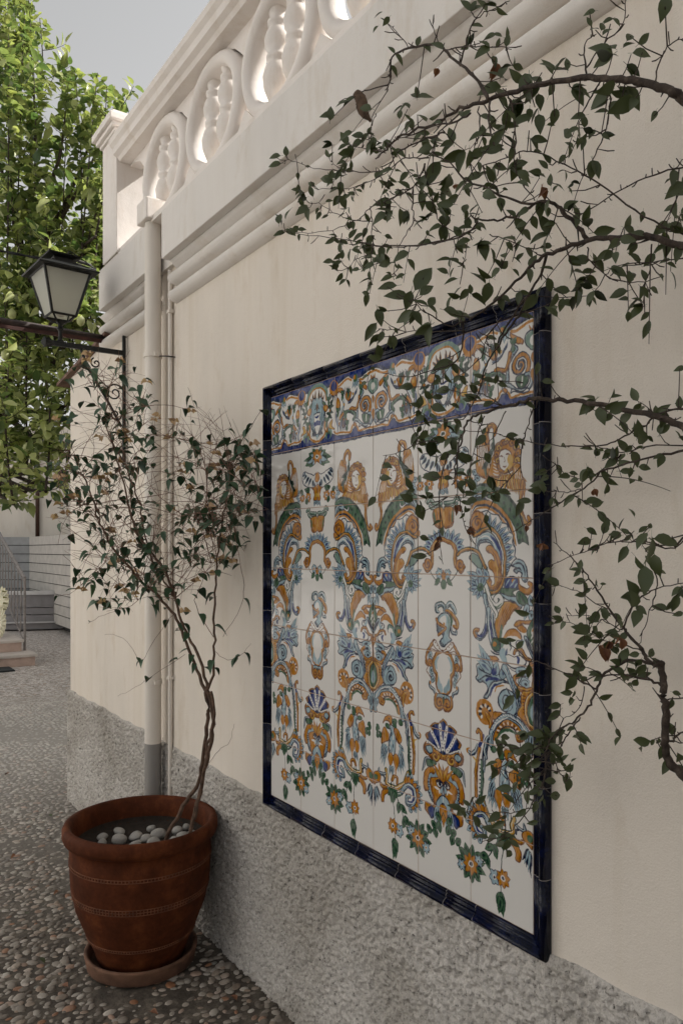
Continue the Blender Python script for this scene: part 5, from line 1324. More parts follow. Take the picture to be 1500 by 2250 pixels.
TR={'BR':[[9,1.5,[[-.3,.607,2.192],
[-.308,.643,2.233],
[-.316,.66,2.251],
[-.324,.692,2.274],
[-.332,.721,2.293],
[-.34,.755,2.311],
[-.348,.814,2.334],
[-.356,.873,2.353],
[-.364,.926,2.365],
[-.372,.971,2.369],
[-.38,1.008,2.374],
[-.388,1.047,2.375],
[-.396,1.088,2.371],
[-.404,1.165,2.384],
[-.412,1.197,2.375],
[-.42,1.231,2.361]]],
[4,1,[[-.38,.958,2.36],
[-.373,.993,2.411],
[-.365,1.047,2.474],
[-.358,1.099,2.532],
[-.351,1.12,2.554],
[-.344,1.218,2.603],
[-.336,1.287,2.621],
[-.329,1.3,2.599],
[-.322,1.322,2.588],
[-.315,1.415,2.621],
[-.307,1.479,2.642],
[-.3,1.537,2.662]]],
[1.8,.8,[[-.33,1.299,2.627],[-.324,1.304,2.603],[-.318,1.327,2.577],[-.312,1.376,2.563],[-.306,1.401,2.535],[-.3,1.409,2.51]]],
[2,.8,[[-.4,.999,2.357],[-.383,1.071,2.363],[-.367,1.109,2.368],[-.35,1.147,2.354]]],
[1.6,.8,[[-.4,.965,2.345],[-.383,.979,2.322],[-.367,1.005,2.306],[-.35,1.04,2.284]]],
[2.2,1.6,[[-.4,.938,2.34],[-.425,.916,2.287],[-.45,.878,2.227]]],
[1.8,1,[[-.42,.877,2.316],[-.416,.871,2.292],[-.412,.868,2.248],[-.408,.874,2.215],[-.404,.863,2.175],[-.4,.838,2.138]]],
[2,.8,[[-.3,.786,2.34],[-.275,.827,2.339],[-.25,.87,2.329],[-.225,.895,2.316],[-.2,.935,2.304]]],
[1.8,.8,[[-.3,.773,2.319],[-.28,.788,2.304],[-.26,.816,2.271],[-.24,.854,2.254],[-.22,.894,2.236],[-.2,.93,2.202]]],
[1.8,.8,[[-.3,.819,2.364],[-.3,.823,2.396],[-.3,.821,2.417],[-.3,.799,2.416]]],
[1.8,.8,[[-.3,.819,2.371],[-.3,.786,2.394],[-.3,.752,2.405],[-.3,.744,2.439]]],
[1.5,.7,[[-.3,.693,2.283],[-.287,.697,2.317],[-.275,.69,2.345],[-.263,.679,2.357],[-.25,.672,2.355]]],
[1.5,.7,[[-.3,1.177,2.604],[-.275,1.223,2.669],[-.25,1.252,2.728]]],
[1.5,.7,[[-.3,1.271,2.647],[-.275,1.333,2.715],[-.25,1.423,2.81]]],
[2,.8,[[-.36,1.053,2.475],[-.348,1.051,2.516],[-.336,1.048,2.557],[-.324,1.031,2.573],[-.312,1.02,2.579],[-.3,.986,2.581]]],
[1.4,.8,[[-.36,1.097,2.528],[-.36,1.029,2.498],[-.36,.961,2.461],[-.36,.927,2.439]]],
[8,1.8,[[-.22,.654,2.028],
[-.231,.691,2.052],
[-.242,.715,2.068],
[-.253,.756,2.086],
[-.264,.8,2.096],
[-.275,.846,2.102],
[-.285,.884,2.1],
[-.296,.915,2.094],
[-.307,.936,2.078],
[-.318,.969,2.053],
[-.329,1.014,2.027],
[-.34,1.05,2.009]]],
[5,1.5,[[-.25,.856,2.116],
[-.26,.876,2.148],
[-.27,.897,2.177],
[-.28,.919,2.198],
[-.29,.941,2.196],
[-.3,.975,2.186],
[-.31,1.005,2.187],
[-.32,1.047,2.2],
[-.33,1.061,2.213]]],
[2,1,[[-.2,.688,2.072],
[-.218,.7,2.082],
[-.236,.727,2.099],
[-.253,.777,2.145],
[-.271,.83,2.201],
[-.289,.872,2.24],
[-.307,.916,2.273],
[-.324,.931,2.276],
[-.342,.968,2.273],
[-.36,1.006,2.267]]],
[1.8,1,[[-.15,.718,2.216],[-.17,.729,2.208],[-.19,.757,2.206],[-.21,.803,2.196],[-.23,.838,2.181],[-.25,.875,2.162]]],
[2.5,1.2,[[-.33,.901,2.171],[-.344,.955,2.2],[-.358,.997,2.232],[-.372,1.034,2.259],[-.386,1.049,2.286],[-.4,1.083,2.313]]],
[3.4,2,[[-.28,.919,2.099],[-.26,.957,2.074],[-.24,1.008,2.054],[-.22,1.074,2.021],[-.2,1.118,1.998]]],
[2.2,.8,[[-.34,1.027,2.186],[-.334,1.056,2.176],[-.329,1.125,2.184],[-.323,1.243,2.214],[-.317,1.377,2.261],[-.311,1.511,2.32],[-.306,1.706,2.398],[-.3,1.81,2.446]]],
[1.4,.8,[[-.3,1.038,2.174],[-.3,.986,2.144],[-.3,.922,2.103]]],
[1.6,.8,[[-.28,.832,2.09],[-.26,.841,2.071],[-.24,.817,2.041],[-.22,.779,2.026],[-.2,.743,2.031]]],
[1.6,.8,[[-.25,.734,2.069],[-.225,.755,2.04],[-.2,.784,2.017]]],
[1.4,.8,[[-.2,.703,2.048],[-.2,.751,2.057],[-.2,.802,2.065],[-.2,.842,2.072]]],
[2.2,.8,[[-.42,.963,2.326],[-.41,1.019,2.339],[-.4,1.071,2.363],[-.39,1.148,2.384],[-.38,1.221,2.407],[-.37,1.264,2.41],[-.36,1.309,2.413]]],
[2,.8,[[-.4,1.05,2.34],
[-.39,1.082,2.352],
[-.38,1.16,2.372],
[-.37,1.229,2.383],
[-.36,1.267,2.377],
[-.35,1.322,2.392],
[-.34,1.42,2.433],
[-.33,1.502,2.473],
[-.32,1.618,2.528],
[-.31,1.737,2.599],
[-.3,1.794,2.627]]],
[1.6,.7,[[-.38,1.119,2.328],[-.369,1.178,2.356],[-.357,1.235,2.377],[-.346,1.301,2.379],[-.334,1.376,2.395],[-.323,1.463,2.418],[-.311,1.556,2.456],[-.3,1.643,2.492]]],
[2,.7,[[-.38,1.128,2.32],
[-.372,1.156,2.304],
[-.364,1.184,2.303],
[-.356,1.232,2.308],
[-.348,1.298,2.319],
[-.34,1.352,2.331],
[-.332,1.402,2.328],
[-.324,1.461,2.337],
[-.316,1.563,2.356],
[-.308,1.666,2.387],
[-.3,1.778,2.433]]],
[1.4,.7,[[-.33,1.371,2.341],[-.325,1.372,2.312],[-.32,1.379,2.282],[-.315,1.38,2.257],[-.31,1.41,2.251],[-.305,1.464,2.258],[-.3,1.502,2.246]]],
[1.4,.7,[[-.33,1.365,2.306],[-.323,1.451,2.341],[-.315,1.525,2.383],[-.307,1.603,2.435],[-.3,1.664,2.467]]],
[1.7,.7,[[-.36,1.188,2.303],[-.35,1.201,2.27],[-.34,1.21,2.252],[-.33,1.239,2.243],[-.32,1.282,2.224],[-.31,1.31,2.203],[-.3,1.328,2.171]]],
[1.8,.8,[[-.38,1.133,2.319],[-.364,1.138,2.288],[-.348,1.143,2.262],[-.332,1.148,2.235],[-.316,1.131,2.212],[-.3,1.101,2.188]]],
[2,.8,[[-.3,1.063,2.198],[-.292,1.127,2.204],[-.283,1.203,2.219],[-.275,1.286,2.239],[-.267,1.376,2.266],[-.258,1.505,2.321],[-.25,1.581,2.359]]],
[1.3,.7,[[-.3,1.389,2.562],[-.3,1.406,2.546],[-.3,1.409,2.524],[-.3,1.406,2.502]]],
[1.2,.7,[[-.33,1.316,2.435],[-.33,1.36,2.46],[-.33,1.417,2.491],[-.33,1.471,2.521]]],
[1.2,.7,[[-.3,1.101,2.185],[-.3,1.101,2.158],[-.3,1.109,2.143]]],
[2,1,[[-.3,1.105,2.03],[-.325,1.112,2.016],[-.35,1.128,2.03],[-.375,1.143,2.048],[-.4,1.14,2.063]]],
[1.4,.8,[[-.3,1.105,2.01],[-.312,1.17,2.02],[-.325,1.251,2.038],[-.337,1.301,2.053],[-.35,1.311,2.055]]],
[1,.6,[[-.33,1.484,2.467],[-.315,1.525,2.495],[-.3,1.573,2.534]]],
[7.5,1.5,[[-.12,.721,1.771],
[-.125,.758,1.793],
[-.129,.788,1.81],
[-.134,.821,1.823],
[-.139,.873,1.84],
[-.144,.909,1.852],
[-.148,.967,1.867],
[-.153,1.015,1.878],
[-.158,1.057,1.886],
[-.162,1.092,1.884],
[-.167,1.127,1.881],
[-.172,1.148,1.878],
[-.176,1.191,1.873],
[-.181,1.22,1.861],
[-.186,1.231,1.834],
[-.191,1.238,1.803],
[-.195,1.244,1.764],
[-.2,1.248,1.725]]],
[2.4,1,[[-.12,.741,1.827],
[-.12,.76,1.825],
[-.12,.784,1.826],
[-.12,.812,1.82],
[-.12,.834,1.807],
[-.12,.867,1.795],
[-.12,.906,1.783],
[-.12,.955,1.783],
[-.12,1.044,1.794],
[-.12,1.111,1.81],
[-.12,1.162,1.824],
[-.12,1.199,1.838],
[-.12,1.296,1.856]]],
[3,1.4,[[-.25,.993,2.053],
[-.244,1.016,2.026],
[-.237,1.05,2.011],
[-.231,1.08,1.99],
[-.225,1.116,1.963],
[-.219,1.138,1.935],
[-.213,1.154,1.912],
[-.206,1.188,1.881],
[-.2,1.216,1.862]]],
[1.8,.8,[[-.23,1.076,2.04],[-.226,1.11,2.02],[-.221,1.13,2.003],[-.217,1.139,1.983],[-.213,1.154,1.976],[-.209,1.202,1.959],[-.204,1.275,1.95],[-.2,1.393,1.961]]],
[2.2,1,[[-.25,1.163,2.058],[-.258,1.154,2.006],[-.267,1.156,1.976],[-.275,1.174,1.96],[-.283,1.22,1.957],[-.292,1.281,1.954],[-.3,1.366,1.975]]],
[1.6,.8,[[-.17,1.134,1.884],[-.178,1.163,1.903],[-.185,1.188,1.917],[-.193,1.23,1.924],[-.2,1.274,1.938]]],
[1.7,.8,[[-.18,1.174,1.866],[-.187,1.186,1.829],[-.193,1.196,1.775],[-.2,1.211,1.722]]],
[1.5,.7,[[-.16,1.129,1.873],[-.16,1.16,1.835],[-.16,1.181,1.811],[-.16,1.219,1.807]]],
[1.7,.8,[[-.14,1.073,1.878],[-.143,1.085,1.842],[-.146,1.097,1.806],[-.149,1.104,1.755],[-.151,1.142,1.724],[-.154,1.165,1.706],[-.157,1.239,1.698],[-.16,1.325,1.705]]],
[1.8,.8,[[-.2,1.222,1.832],[-.2,1.233,1.779],[-.2,1.236,1.72],[-.2,1.222,1.68],[-.2,1.211,1.637],[-.2,1.189,1.602]]],
[2,.8,[[-.2,1.262,1.797],[-.205,1.28,1.743],[-.21,1.278,1.671],[-.215,1.272,1.611],[-.22,1.258,1.552]]],
[1.7,.9,[[-.1,.759,1.765],[-.1,.844,1.771],[-.1,.897,1.766],[-.1,.941,1.78],[-.1,.984,1.791]]],
[3,.9,[[-.1,.753,1.758],
[-.102,.772,1.756],
[-.104,.822,1.752],
[-.107,.877,1.744],
[-.109,.935,1.732],
[-.111,.975,1.703],
[-.113,1.026,1.681],
[-.116,1.066,1.661],
[-.118,1.113,1.64],
[-.12,1.151,1.622]]],
[2,.8,[[-.1,.897,1.763],[-.104,.918,1.748],[-.108,.956,1.727],[-.112,.987,1.725],[-.116,1.015,1.738],[-.12,1.039,1.758]]],
[1.4,.7,[[-.1,.988,1.705],[-.11,1.015,1.699],[-.12,1.039,1.705]]],
[2.2,.8,[[-.2,.692,1.615],
[-.19,.717,1.604],
[-.18,.746,1.586],
[-.17,.796,1.599],
[-.16,.846,1.599],
[-.15,.892,1.597],
[-.14,.931,1.587],
[-.13,.981,1.573],
[-.12,1.053,1.554]]],
[1.8,.8,[[-.22,1.275,1.821],[-.23,1.306,1.824],[-.24,1.344,1.815],[-.25,1.371,1.805],[-.26,1.419,1.801]]],
[1.2,.7,[[-.22,1.343,1.829],[-.233,1.346,1.869],[-.247,1.336,1.907],[-.26,1.333,1.921]]],
[1.3,.7,[[-.2,1.151,1.94],[-.16,1.134,1.934],[-.12,1.121,1.936]]],
[1.2,.7,[[-.2,1.216,1.862],[-.2,1.292,1.869],[-.2,1.354,1.898],[-.2,1.38,1.919]]],
[10,7,[[-.1,.748,1.182],
[-.102,.772,1.196],
[-.104,.79,1.209],
[-.107,.802,1.226],
[-.109,.801,1.252],
[-.111,.797,1.29],
[-.113,.798,1.315],
[-.116,.801,1.344],
[-.118,.803,1.381],
[-.12,.806,1.392]]],
[4.5,1,[[-.12,.803,1.379],
[-.118,.828,1.388],
[-.116,.844,1.407],
[-.113,.872,1.429],
[-.111,.885,1.441],
[-.109,.918,1.475],
[-.107,.951,1.514],
[-.104,.976,1.543],
[-.102,1.012,1.57],
[-.1,1.057,1.6]]],
[2.2,.9,[[-.11,.886,1.441],[-.108,.869,1.478],[-.107,.862,1.489],[-.105,.843,1.505],[-.103,.818,1.517],[-.102,.772,1.528],[-.1,.753,1.531]]],
[1.7,.8,[[-.14,.801,1.553],[-.135,.8,1.523],[-.13,.814,1.488],[-.125,.832,1.449],[-.12,.845,1.414]]],
[3,1.2,[[-.12,.802,1.348],[-.12,.832,1.355],[-.12,.867,1.356],[-.12,.903,1.353],[-.12,.941,1.346],[-.12,.974,1.33]]],
[3.6,1.4,[[-.12,.821,1.384],
[-.125,.857,1.386],
[-.131,.886,1.372],
[-.136,.91,1.351],
[-.142,.921,1.324],
[-.147,.93,1.297],
[-.153,.948,1.273],
[-.158,.97,1.254],
[-.164,.999,1.23],
[-.169,1.015,1.203],
[-.175,1.012,1.163],
[-.18,1.02,1.121]]],
[2,1,[[-.12,.974,1.262],[-.12,1.001,1.229],[-.12,1.018,1.201],[-.12,1.038,1.177],[-.12,1.061,1.143]]],
[2,.9,[[-.13,.933,1.324],[-.132,.965,1.335],[-.133,.997,1.345],[-.135,1.03,1.352],[-.137,1.065,1.359],[-.138,1.101,1.364],[-.14,1.147,1.364]]],
[1.4,.7,[[-.13,.956,1.326],[-.13,.966,1.289],[-.13,.993,1.26],[-.13,1.021,1.258]]],
[1.6,.7,[[-.12,.841,1.405],[-.12,.879,1.411],[-.12,.922,1.415],[-.12,.964,1.43],[-.12,1.001,1.443],[-.12,1.036,1.443]]],
[1.4,.7,[[-.12,.882,1.437],[-.12,.91,1.45],[-.12,.941,1.456],[-.12,1.005,1.458]]],
[1.4,.7,[[-.1,.924,1.472],[-.1,.963,1.486],[-.1,.99,1.501],[-.1,1.032,1.512],[-.1,1.068,1.509]]],
[3,1.4,[[-.1,.807,1.247],[-.1,.793,1.252],[-.1,.782,1.264],[-.1,.764,1.273]]],
[2,1,[[-.1,.804,1.32],[-.1,.79,1.325],[-.1,.759,1.332]]],
[1.2,.7,[[-.12,1.038,1.168],[-.12,1.018,1.136],[-.12,.994,1.142]]],
[1.2,.7,[[-.12,.879,1.442],[-.12,.894,1.433],[-.12,.922,1.42]]],
[2.2,.8,[[-.14,1.023,1.19],[-.149,1.033,1.175],[-.157,1.033,1.132],[-.166,1.039,1.109],[-.174,1.054,1.074],[-.183,1.075,1.041],[-.191,1.106,1.008],[-.2,1.161,.981]]],
[1.5,.7,[[-.16,1.03,1.147],[-.173,1.051,1.136],[-.187,1.083,1.139],[-.2,1.121,1.143]]],
[1.4,.7,[[-.18,1.041,1.078],[-.187,1.095,1.056],[-.193,1.143,1.044],[-.2,1.212,1.026]]],
[1.3,.7,[[-.16,1.009,1.201],[-.17,1.036,1.203],[-.18,1.071,1.191],[-.19,1.091,1.194],[-.2,1.109,1.195]]]],
'LF':[[-.33,1.319,2.721,4,.024,180],
[-.33,1.055,2.588,2,.034,250],
[-.33,.991,2.56,2,.025,None],
[-.33,1.008,2.516,1,.027,180],
[-.33,.969,2.486,3,.022,None],
[-.33,1.055,2.537,4,.025,None],
[-.33,1.022,2.499,1,.021,20],
[-.33,.996,2.464,1,.033,90],
[-.33,.952,2.434,2,.026,None],
[-.33,.789,2.435,1,.02,180],
[-.33,.746,2.4,2,.023,None],
[-.33,.778,2.4,3,.023,270],
[-.33,.716,2.356,1,.031,300],
[-.33,.75,2.361,1,.025,250],
[-.33,.746,2.345,2,.045,150],
[-.33,.714,2.328,3,.027,0],
[-.33,.695,2.321,1,.032,0],
[-.33,.658,2.367,1,.036,100],
[-.33,.98,2.427,2,.036,None],
[-.33,1.008,2.423,1,.05,180],
[-.33,.886,2.388,3,.035,180],
[-.33,.857,2.377,2,.034,270],
[-.33,.833,2.376,1,.024,270],
[-.33,.896,2.369,4,.042,None],
[-.33,.824,2.332,2,.037,0],
[-.33,.936,2.37,2,.04,90],
[-.33,.901,2.337,4,.039,110],
[-.33,.738,2.292,5,.042,100],
[-.33,.707,2.259,2,.041,100],
[-.33,.676,2.218,1,.028,110],
[-.33,.738,2.25,1,.023,20],
[-.33,.859,2.302,1,.032,100],
[-.33,.811,2.28,1,.035,170],
[-.33,.771,2.283,1,.027,170],
[-.33,.866,2.291,1,.021,0],
[-.33,1.242,2.494,4,.033,190],
[-.33,1.213,2.503,2,.037,270],
[-.33,1.191,2.452,3,.034,None],
[-.33,1.235,2.467,2,.023,None],
[-.33,1.394,2.505,2,.03,200],
[-.33,1.36,2.48,2,.032,90],
[-.33,1.319,2.462,2,.022,None],
[-.33,1.178,2.409,3,.025,None],
[-.33,1.104,2.364,2,.033,190],
[-.33,1.073,2.337,2,.051,170],
[-.33,1.025,2.342,2,.023,None],
[-.33,.991,2.355,2,.022,200],
[-.33,.969,2.325,2,.03,190],
[-.33,.958,2.352,2,.026,280],
[-.33,.911,2.288,2,.037,20],
[-.33,.936,2.263,2,.034,90],
[-.33,1.164,2.331,1,.054,120],
[-.33,1.15,2.361,1,.034,0],
[-.33,1.117,2.277,1,.042,0],
[-.33,1.049,2.278,1,.036,180],
[-.33,1.013,2.279,3,.039,80],
[-.33,.98,2.269,1,.03,0],
[-.33,1.011,2.253,2,.021,90],
[-.33,.969,2.224,1,.018,0],
[-.33,1.111,2.305,2,.033,100],
[-.33,.871,2.228,4,.025,180],
[-.33,.838,2.204,2,.02,90],
[-.33,.891,2.213,2,.025,180],
[-.33,.876,2.189,3,.029,None],
[-.33,.829,2.167,3,.02,0],
[-.33,.797,2.241,3,.02,None],
[-.33,.767,2.232,2,.021,0],
[-.33,.802,2.232,1,.024,100],
[-.32,1.269,2.343,3,.031,100],
[-.32,1.292,2.313,4,.041,90],
[-.32,1.3,2.292,3,.036,150],
[-.32,1.254,2.29,2,.026,90],
[-.32,1.316,2.361,3,.025,200],
[-.32,1.21,2.311,1,.021,90],
[-.32,1.225,2.349,3,.021,None],
[-.32,1.122,2.237,2,.042,170],
[-.32,1.189,2.252,3,.03,180],
[-.32,1.148,2.224,2,.029,90],
[-.32,1.084,2.215,3,.028,0],
[-.32,1.053,2.196,2,.023,None],
[-.32,1.053,2.183,3,.036,180],
[-.32,1.035,2.152,4,.036,120],
[-.32,.967,2.125,1,.026,20],
[-.32,.989,2.21,1,.027,90],
[-.32,.88,2.154,1,.019,90],
[-.32,.865,2.13,2,.021,180],
[-.24,.948,2.158,2,.039,170],
[-.24,.954,2.139,1,.023,180],
[-.24,.813,2.085,2,.036,120],
[-.24,.791,2.116,2,.028,0],
[-.24,.757,2.122,1,.024,100],
[-.24,.705,2.09,4,.03,0],
[-.24,.69,2.102,2,.023,0],
[-.24,.693,2.135,1,.03,0],
[-.24,.688,2.185,2,.026,0],
[-.24,.769,2.086,2,.028,110],
[-.24,.849,2.077,4,.037,60],
[-.24,.817,2.056,2,.032,20],
[-.24,.873,2.053,4,.032,120],
[-.24,.849,2.027,2,.037,90],
[-.24,.907,2.031,4,.034,150],
[-.24,.761,2.01,2,.031,90],
[-.24,.72,2.013,1,.027,10],
[-.24,.757,1.972,3,.031,170],
[-.3,.981,2.105,3,.027,0],
[-.3,1.009,2.101,2,.027,280],
[-.3,1.043,2.099,3,.041,200],
[-.3,1.124,2.14,4,.029,180],
[-.3,1.092,2.083,3,.033,None],
[-.3,1.118,2.103,3,.033,180],
[-.3,.964,2.047,2,.026,30],
[-.3,1.009,2.051,2,.027,90],
[-.4,1.109,2.094,1,.057,300],
[-.4,1.22,2.108,1,.054,180],
[-.4,1.1,2.069,1,.048,320],
[-.4,1.191,2.082,1,.048,190],
[-.4,1.154,2.063,1,.038,100],
[-.4,1.163,2.034,1,.05,160],
[-.4,1.245,2.054,1,.043,75],
[-.4,1.276,2.031,1,.05,130],
[-.4,1.24,2.013,1,.034,110],
[-.4,1.088,2.001,2,.042,150],
[-.4,1.096,2.037,2,.034,300],
[-.4,1.054,2.02,2,.033,20],
[-.4,1.22,2.06,2,.024,180],
[-.4,1.14,2.04,2,.032,100],
[-.4,1.191,2.014,1,.019,60],
[-.31,1.834,2.651,1,.045,180],
[-.31,1.834,2.629,1,.039,175],
[-.31,1.773,2.64,1,.034,270],
[-.31,1.663,2.554,1,.017,0],
[-.31,1.552,2.56,2,.035,180],
[-.31,1.648,2.505,1,.029,230],
[-.31,1.565,2.535,2,.024,270],
[-.31,1.5,2.493,1,.023,270],
[-.31,1.421,2.519,1,.029,130],
[-.31,1.387,2.494,1,.029,90],
[-.31,1.41,2.524,2,.019,0],
[-.31,1.342,2.475,1,.025,280],
[-.31,1.353,2.463,5,.022,None],
[-.31,1.494,2.469,5,.023,None],
[-.31,1.545,2.472,6,.031,170],
[-.31,1.519,2.426,2,.031,90],
[-.31,1.565,2.43,1,.024,0],
[-.31,1.494,2.416,1,.023,0],
[-.31,1.494,2.391,3,.023,90],
[-.31,1.677,2.477,3,.037,190],
[-.31,1.663,2.449,2,.036,130],
[-.31,1.62,2.426,1,.025,120],
[-.31,1.613,2.412,1,.024,120],
[-.31,1.585,2.399,1,.024,160],
[-.31,1.785,2.453,3,.038,260],
[-.31,1.809,2.433,1,.039,160],
[-.31,1.737,2.417,3,.026,60],
[-.31,1.692,2.405,1,.029,0],
[-.31,1.707,2.389,1,.018,90],
[-.31,1.532,2.333,2,.027,180],
[-.31,1.519,2.314,4,.034,160],
[-.31,1.481,2.333,2,.026,280],
[-.31,1.463,2.288,4,.033,30],
[-.31,1.415,2.28,2,.026,0],
[-.31,1.392,2.252,1,.022,110],
[-.31,1.519,2.274,4,.031,170],
[-.31,1.539,2.255,3,.031,170],
[-.31,1.475,2.236,1,.026,80],
[-.31,1.494,2.22,2,.023,90],
[-.31,1.415,2.232,1,.022,110],
[-.31,1.331,2.266,1,.025,10],
[-.31,1.326,2.241,2,.021,180],
[-.31,1.337,2.224,3,.031,180],
[-.31,1.31,2.206,3,.021,90],
[-.31,1.289,2.209,1,.018,0],
[-.31,1.331,2.186,1,.018,180],
[-.31,1.289,2.167,1,.018,60],
[-.31,1.205,2.226,2,.02,280],
[-.31,1.445,2.397,3,.023,180],
[-.31,1.421,2.413,3,.022,180],
[-.2,1.28,1.991,1,.06,160],
[-.2,1.011,1.931,1,.033,100],
[-.2,.984,1.902,1,.026,0],
[-.2,1.28,1.937,1,.032,180],
[-.2,1.298,1.924,1,.034,170],
[-.2,1.239,1.895,1,.029,20],
[-.2,1.141,1.885,1,.032,330],
[-.2,1.354,1.91,2,.039,200],
[-.2,1.341,1.888,2,.035,150],
[-.2,1.298,1.833,3,.046,180],
[-.2,1.262,1.869,3,.038,60],
[-.2,1.251,1.828,2,.041,80],
[-.2,1.38,1.961,2,.036,180],
[-.2,1.162,1.813,1,.036,130],
[-.2,1.141,1.773,1,.032,60],
[-.2,1.141,1.736,2,.035,None],
[-.2,1.183,1.701,3,.036,170],
[-.2,1.131,1.709,3,.032,20],
[-.2,1.1,1.702,1,.027,0],
[-.2,1.354,1.67,1,.054,70],
[-.2,1.38,1.763,2,.027,180],
[-.2,1.316,1.75,1,.039,180],
[-.2,1.262,1.742,1,.026,0],
[-.2,1.211,1.664,2,.021,None],
[-.2,1.341,1.612,1,.031,20],
[-.2,1.36,1.57,1,.035,180],
[-.2,1.38,1.713,4,.036,180],
[-.2,1.335,1.69,3,.035,None],
[-.12,1.072,1.742,1,.032,170],
[-.12,1.062,1.731,1,.028,150],
[-.12,1.072,1.709,3,.035,180],
[-.12,1.044,1.689,2,.024,60],
[-.12,1.131,1.671,1,.053,110],
[-.12,.939,1.869,2,.038,170],
[-.12,.906,1.867,2,.025,320],
[-.12,.93,1.844,1,.026,170],
[-.12,.914,1.831,1,.036,150],
[-.12,.955,1.74,4,.033,90],
[-.12,.914,1.76,3,.025,None],
[-.12,.939,1.762,2,.022,270],
[-.12,.99,1.721,1,.023,170],
[-.12,.99,1.734,1,.023,10],
[-.12,.845,1.805,2,.021,90],
[-.12,.83,1.787,2,.018,90],
[-.12,.805,1.787,2,.03,290],
[-.12,.86,1.774,2,.018,None],
[-.12,.767,1.776,2,.02,290],
[-.12,.845,1.769,1,.018,180],
[-.12,.864,1.725,1,.021,100],
[-.12,.834,1.732,1,.021,0],
[-.12,.914,1.724,1,.019,0],
[-.12,.918,1.628,1,.036,290],
[-.12,.947,1.62,1,.029,30],
[-.12,.964,1.601,1,.033,160],
[-.12,.93,1.594,2,.026,110],
[-.12,.906,1.614,2,.022,20],
[-.12,.883,1.617,3,.025,180],
[-.12,.856,1.619,3,.028,320],
[-.12,.823,1.628,1,.021,300],
[-.12,.767,1.895,1,.023,160],
[-.12,.837,2.019,2,.034,170],
[-.12,.834,2.001,1,.028,130],
[-.12,1.025,2.082,3,.033,120],
[-.12,.955,2.07,2,.026,0],
[-.26,.758,1.598,3,.044,110],
[-.26,.725,1.603,3,.048,80],
[-.12,.974,1.545,2,.026,200],
[-.12,.977,1.524,1,.023,160],
[-.12,.938,1.528,2,.017,None],
[-.12,.951,1.512,2,.02,150],
[-.12,.922,1.521,1,.015,0],
[-.12,1.058,1.542,1,.027,150],
[-.12,1.015,1.453,3,.024,150],
[-.12,1.051,1.436,1,.024,170],
[-.12,.981,1.439,2,.021,0],
[-.12,.981,1.428,1,.03,160],
[-.12,.928,1.425,1,.031,10],
[-.12,.967,1.41,1,.04,160],
[-.12,.821,1.404,1,.026,310],
[-.12,.87,1.391,3,.027,None],
[-.12,.838,1.385,4,.024,90],
[-.12,.852,1.363,2,.022,None],
[-.12,.903,1.406,3,.022,0],
[-.12,.987,1.337,2,.029,180],
[-.12,.984,1.301,3,.023,100],
[-.12,1.022,1.279,2,.029,180],
[-.12,1.04,1.253,1,.047,140],
[-.12,1.054,1.222,4,.027,200],
[-.12,1.076,1.2,1,.036,140],
[-.12,.772,1.339,1,.025,10],
[-.12,.77,1.475,1,.023,170],
[-.12,.764,1.522,2,.028,90],
[-.12,1.025,1.167,1,.024,20],
[-.12,.998,1.158,1,.029,320],
[-.12,1.008,1.139,1,.021,80],
[-.12,1.033,1.141,1,.015,180],
[-.12,1.069,1.098,3,.027,None],
[-.12,1.095,1.106,3,.028,170],
[-.17,1.15,1.132,4,.032,170],
[-.17,1.11,1.158,3,.019,None],
[-.17,1.138,1.184,3,.025,20],
[-.17,1.061,1.217,2,.027,170],
[-.17,1.021,1.228,3,.032,100],
[-.17,1.036,1.119,3,.026,150],
[-.17,.99,1.115,1,.036,0],
[-.17,1.065,1.126,3,.024,100],
[-.17,1.05,1.046,1,.032,160],
[-.17,1.043,1.079,1,.026,110],
[-.17,1.209,1.048,3,.029,None],
[-.17,1.235,1.017,4,.035,180],
[-.17,1.158,.979,3,.034,180],
[-.17,1.11,.999,3,.027,30],
[-.17,1.126,1.035,1,.019,150],
[-.17,.98,1.182,2,.02,None],
[-.17,.967,1.169,3,.02,0]],
'DR':[[-.16,1.282,1.684,.024],
[-.16,1.343,1.604,.025],
[-.16,1.331,1.616,.021],
[-.16,1.236,1.635,.024],
[-.16,1.032,1.598,.025],
[-.16,1.074,1.634,.015],
[-.16,.912,1.697,.017],
[-.13,.915,1.403,.029],
[-.13,.902,1.417,.024],
[-.13,.878,1.425,.028],
[-.13,.921,1.407,.018],
[-.33,1.147,2.53,.018],
[-.33,.996,2.464,.033],
[-.33,.886,2.196,.023],
[-.33,1.098,2.283,.013]],
'BG':[[10,9,[[-.268,2.735,.503],[-.247,2.708,.571],[-.212,2.664,.66],[-.194,2.599,.752],[-.189,2.566,.849],[-.186,2.542,.951],[-.185,2.533,1.017],[-.187,2.551,1.079]]],
[10,9,[[-.202,2.653,.545],[-.197,2.624,.622],[-.192,2.587,.713],[-.188,2.557,.802],[-.183,2.521,.89],[-.181,2.504,.973],[-.183,2.521,1.051],[-.186,2.542,1.088]]],
[7,7,[[-.196,2.618,.607],[-.19,2.572,.75],[-.186,2.542,.87],[-.181,2.504,.957],[-.18,2.498,1.022],[-.183,2.521,1.083]]],
[8.5,4,[[-.187,2.551,1.076],
[-.195,2.612,1.153],
[-.214,2.667,1.248],
[-.233,2.69,1.314],
[-.256,2.72,1.371],
[-.287,2.761,1.421],
[-.323,2.809,1.462],
[-.352,2.85,1.513],
[-.389,2.906,1.573],
[-.419,2.953,1.634],
[-.436,2.979,1.704],
[-.451,3.004,1.775],
[-.468,3.033,1.846],
[-.482,3.058,1.882]]],
[8,3.5,[[-.185,2.533,1.085],
[-.192,2.587,1.189],
[-.206,2.657,1.265],
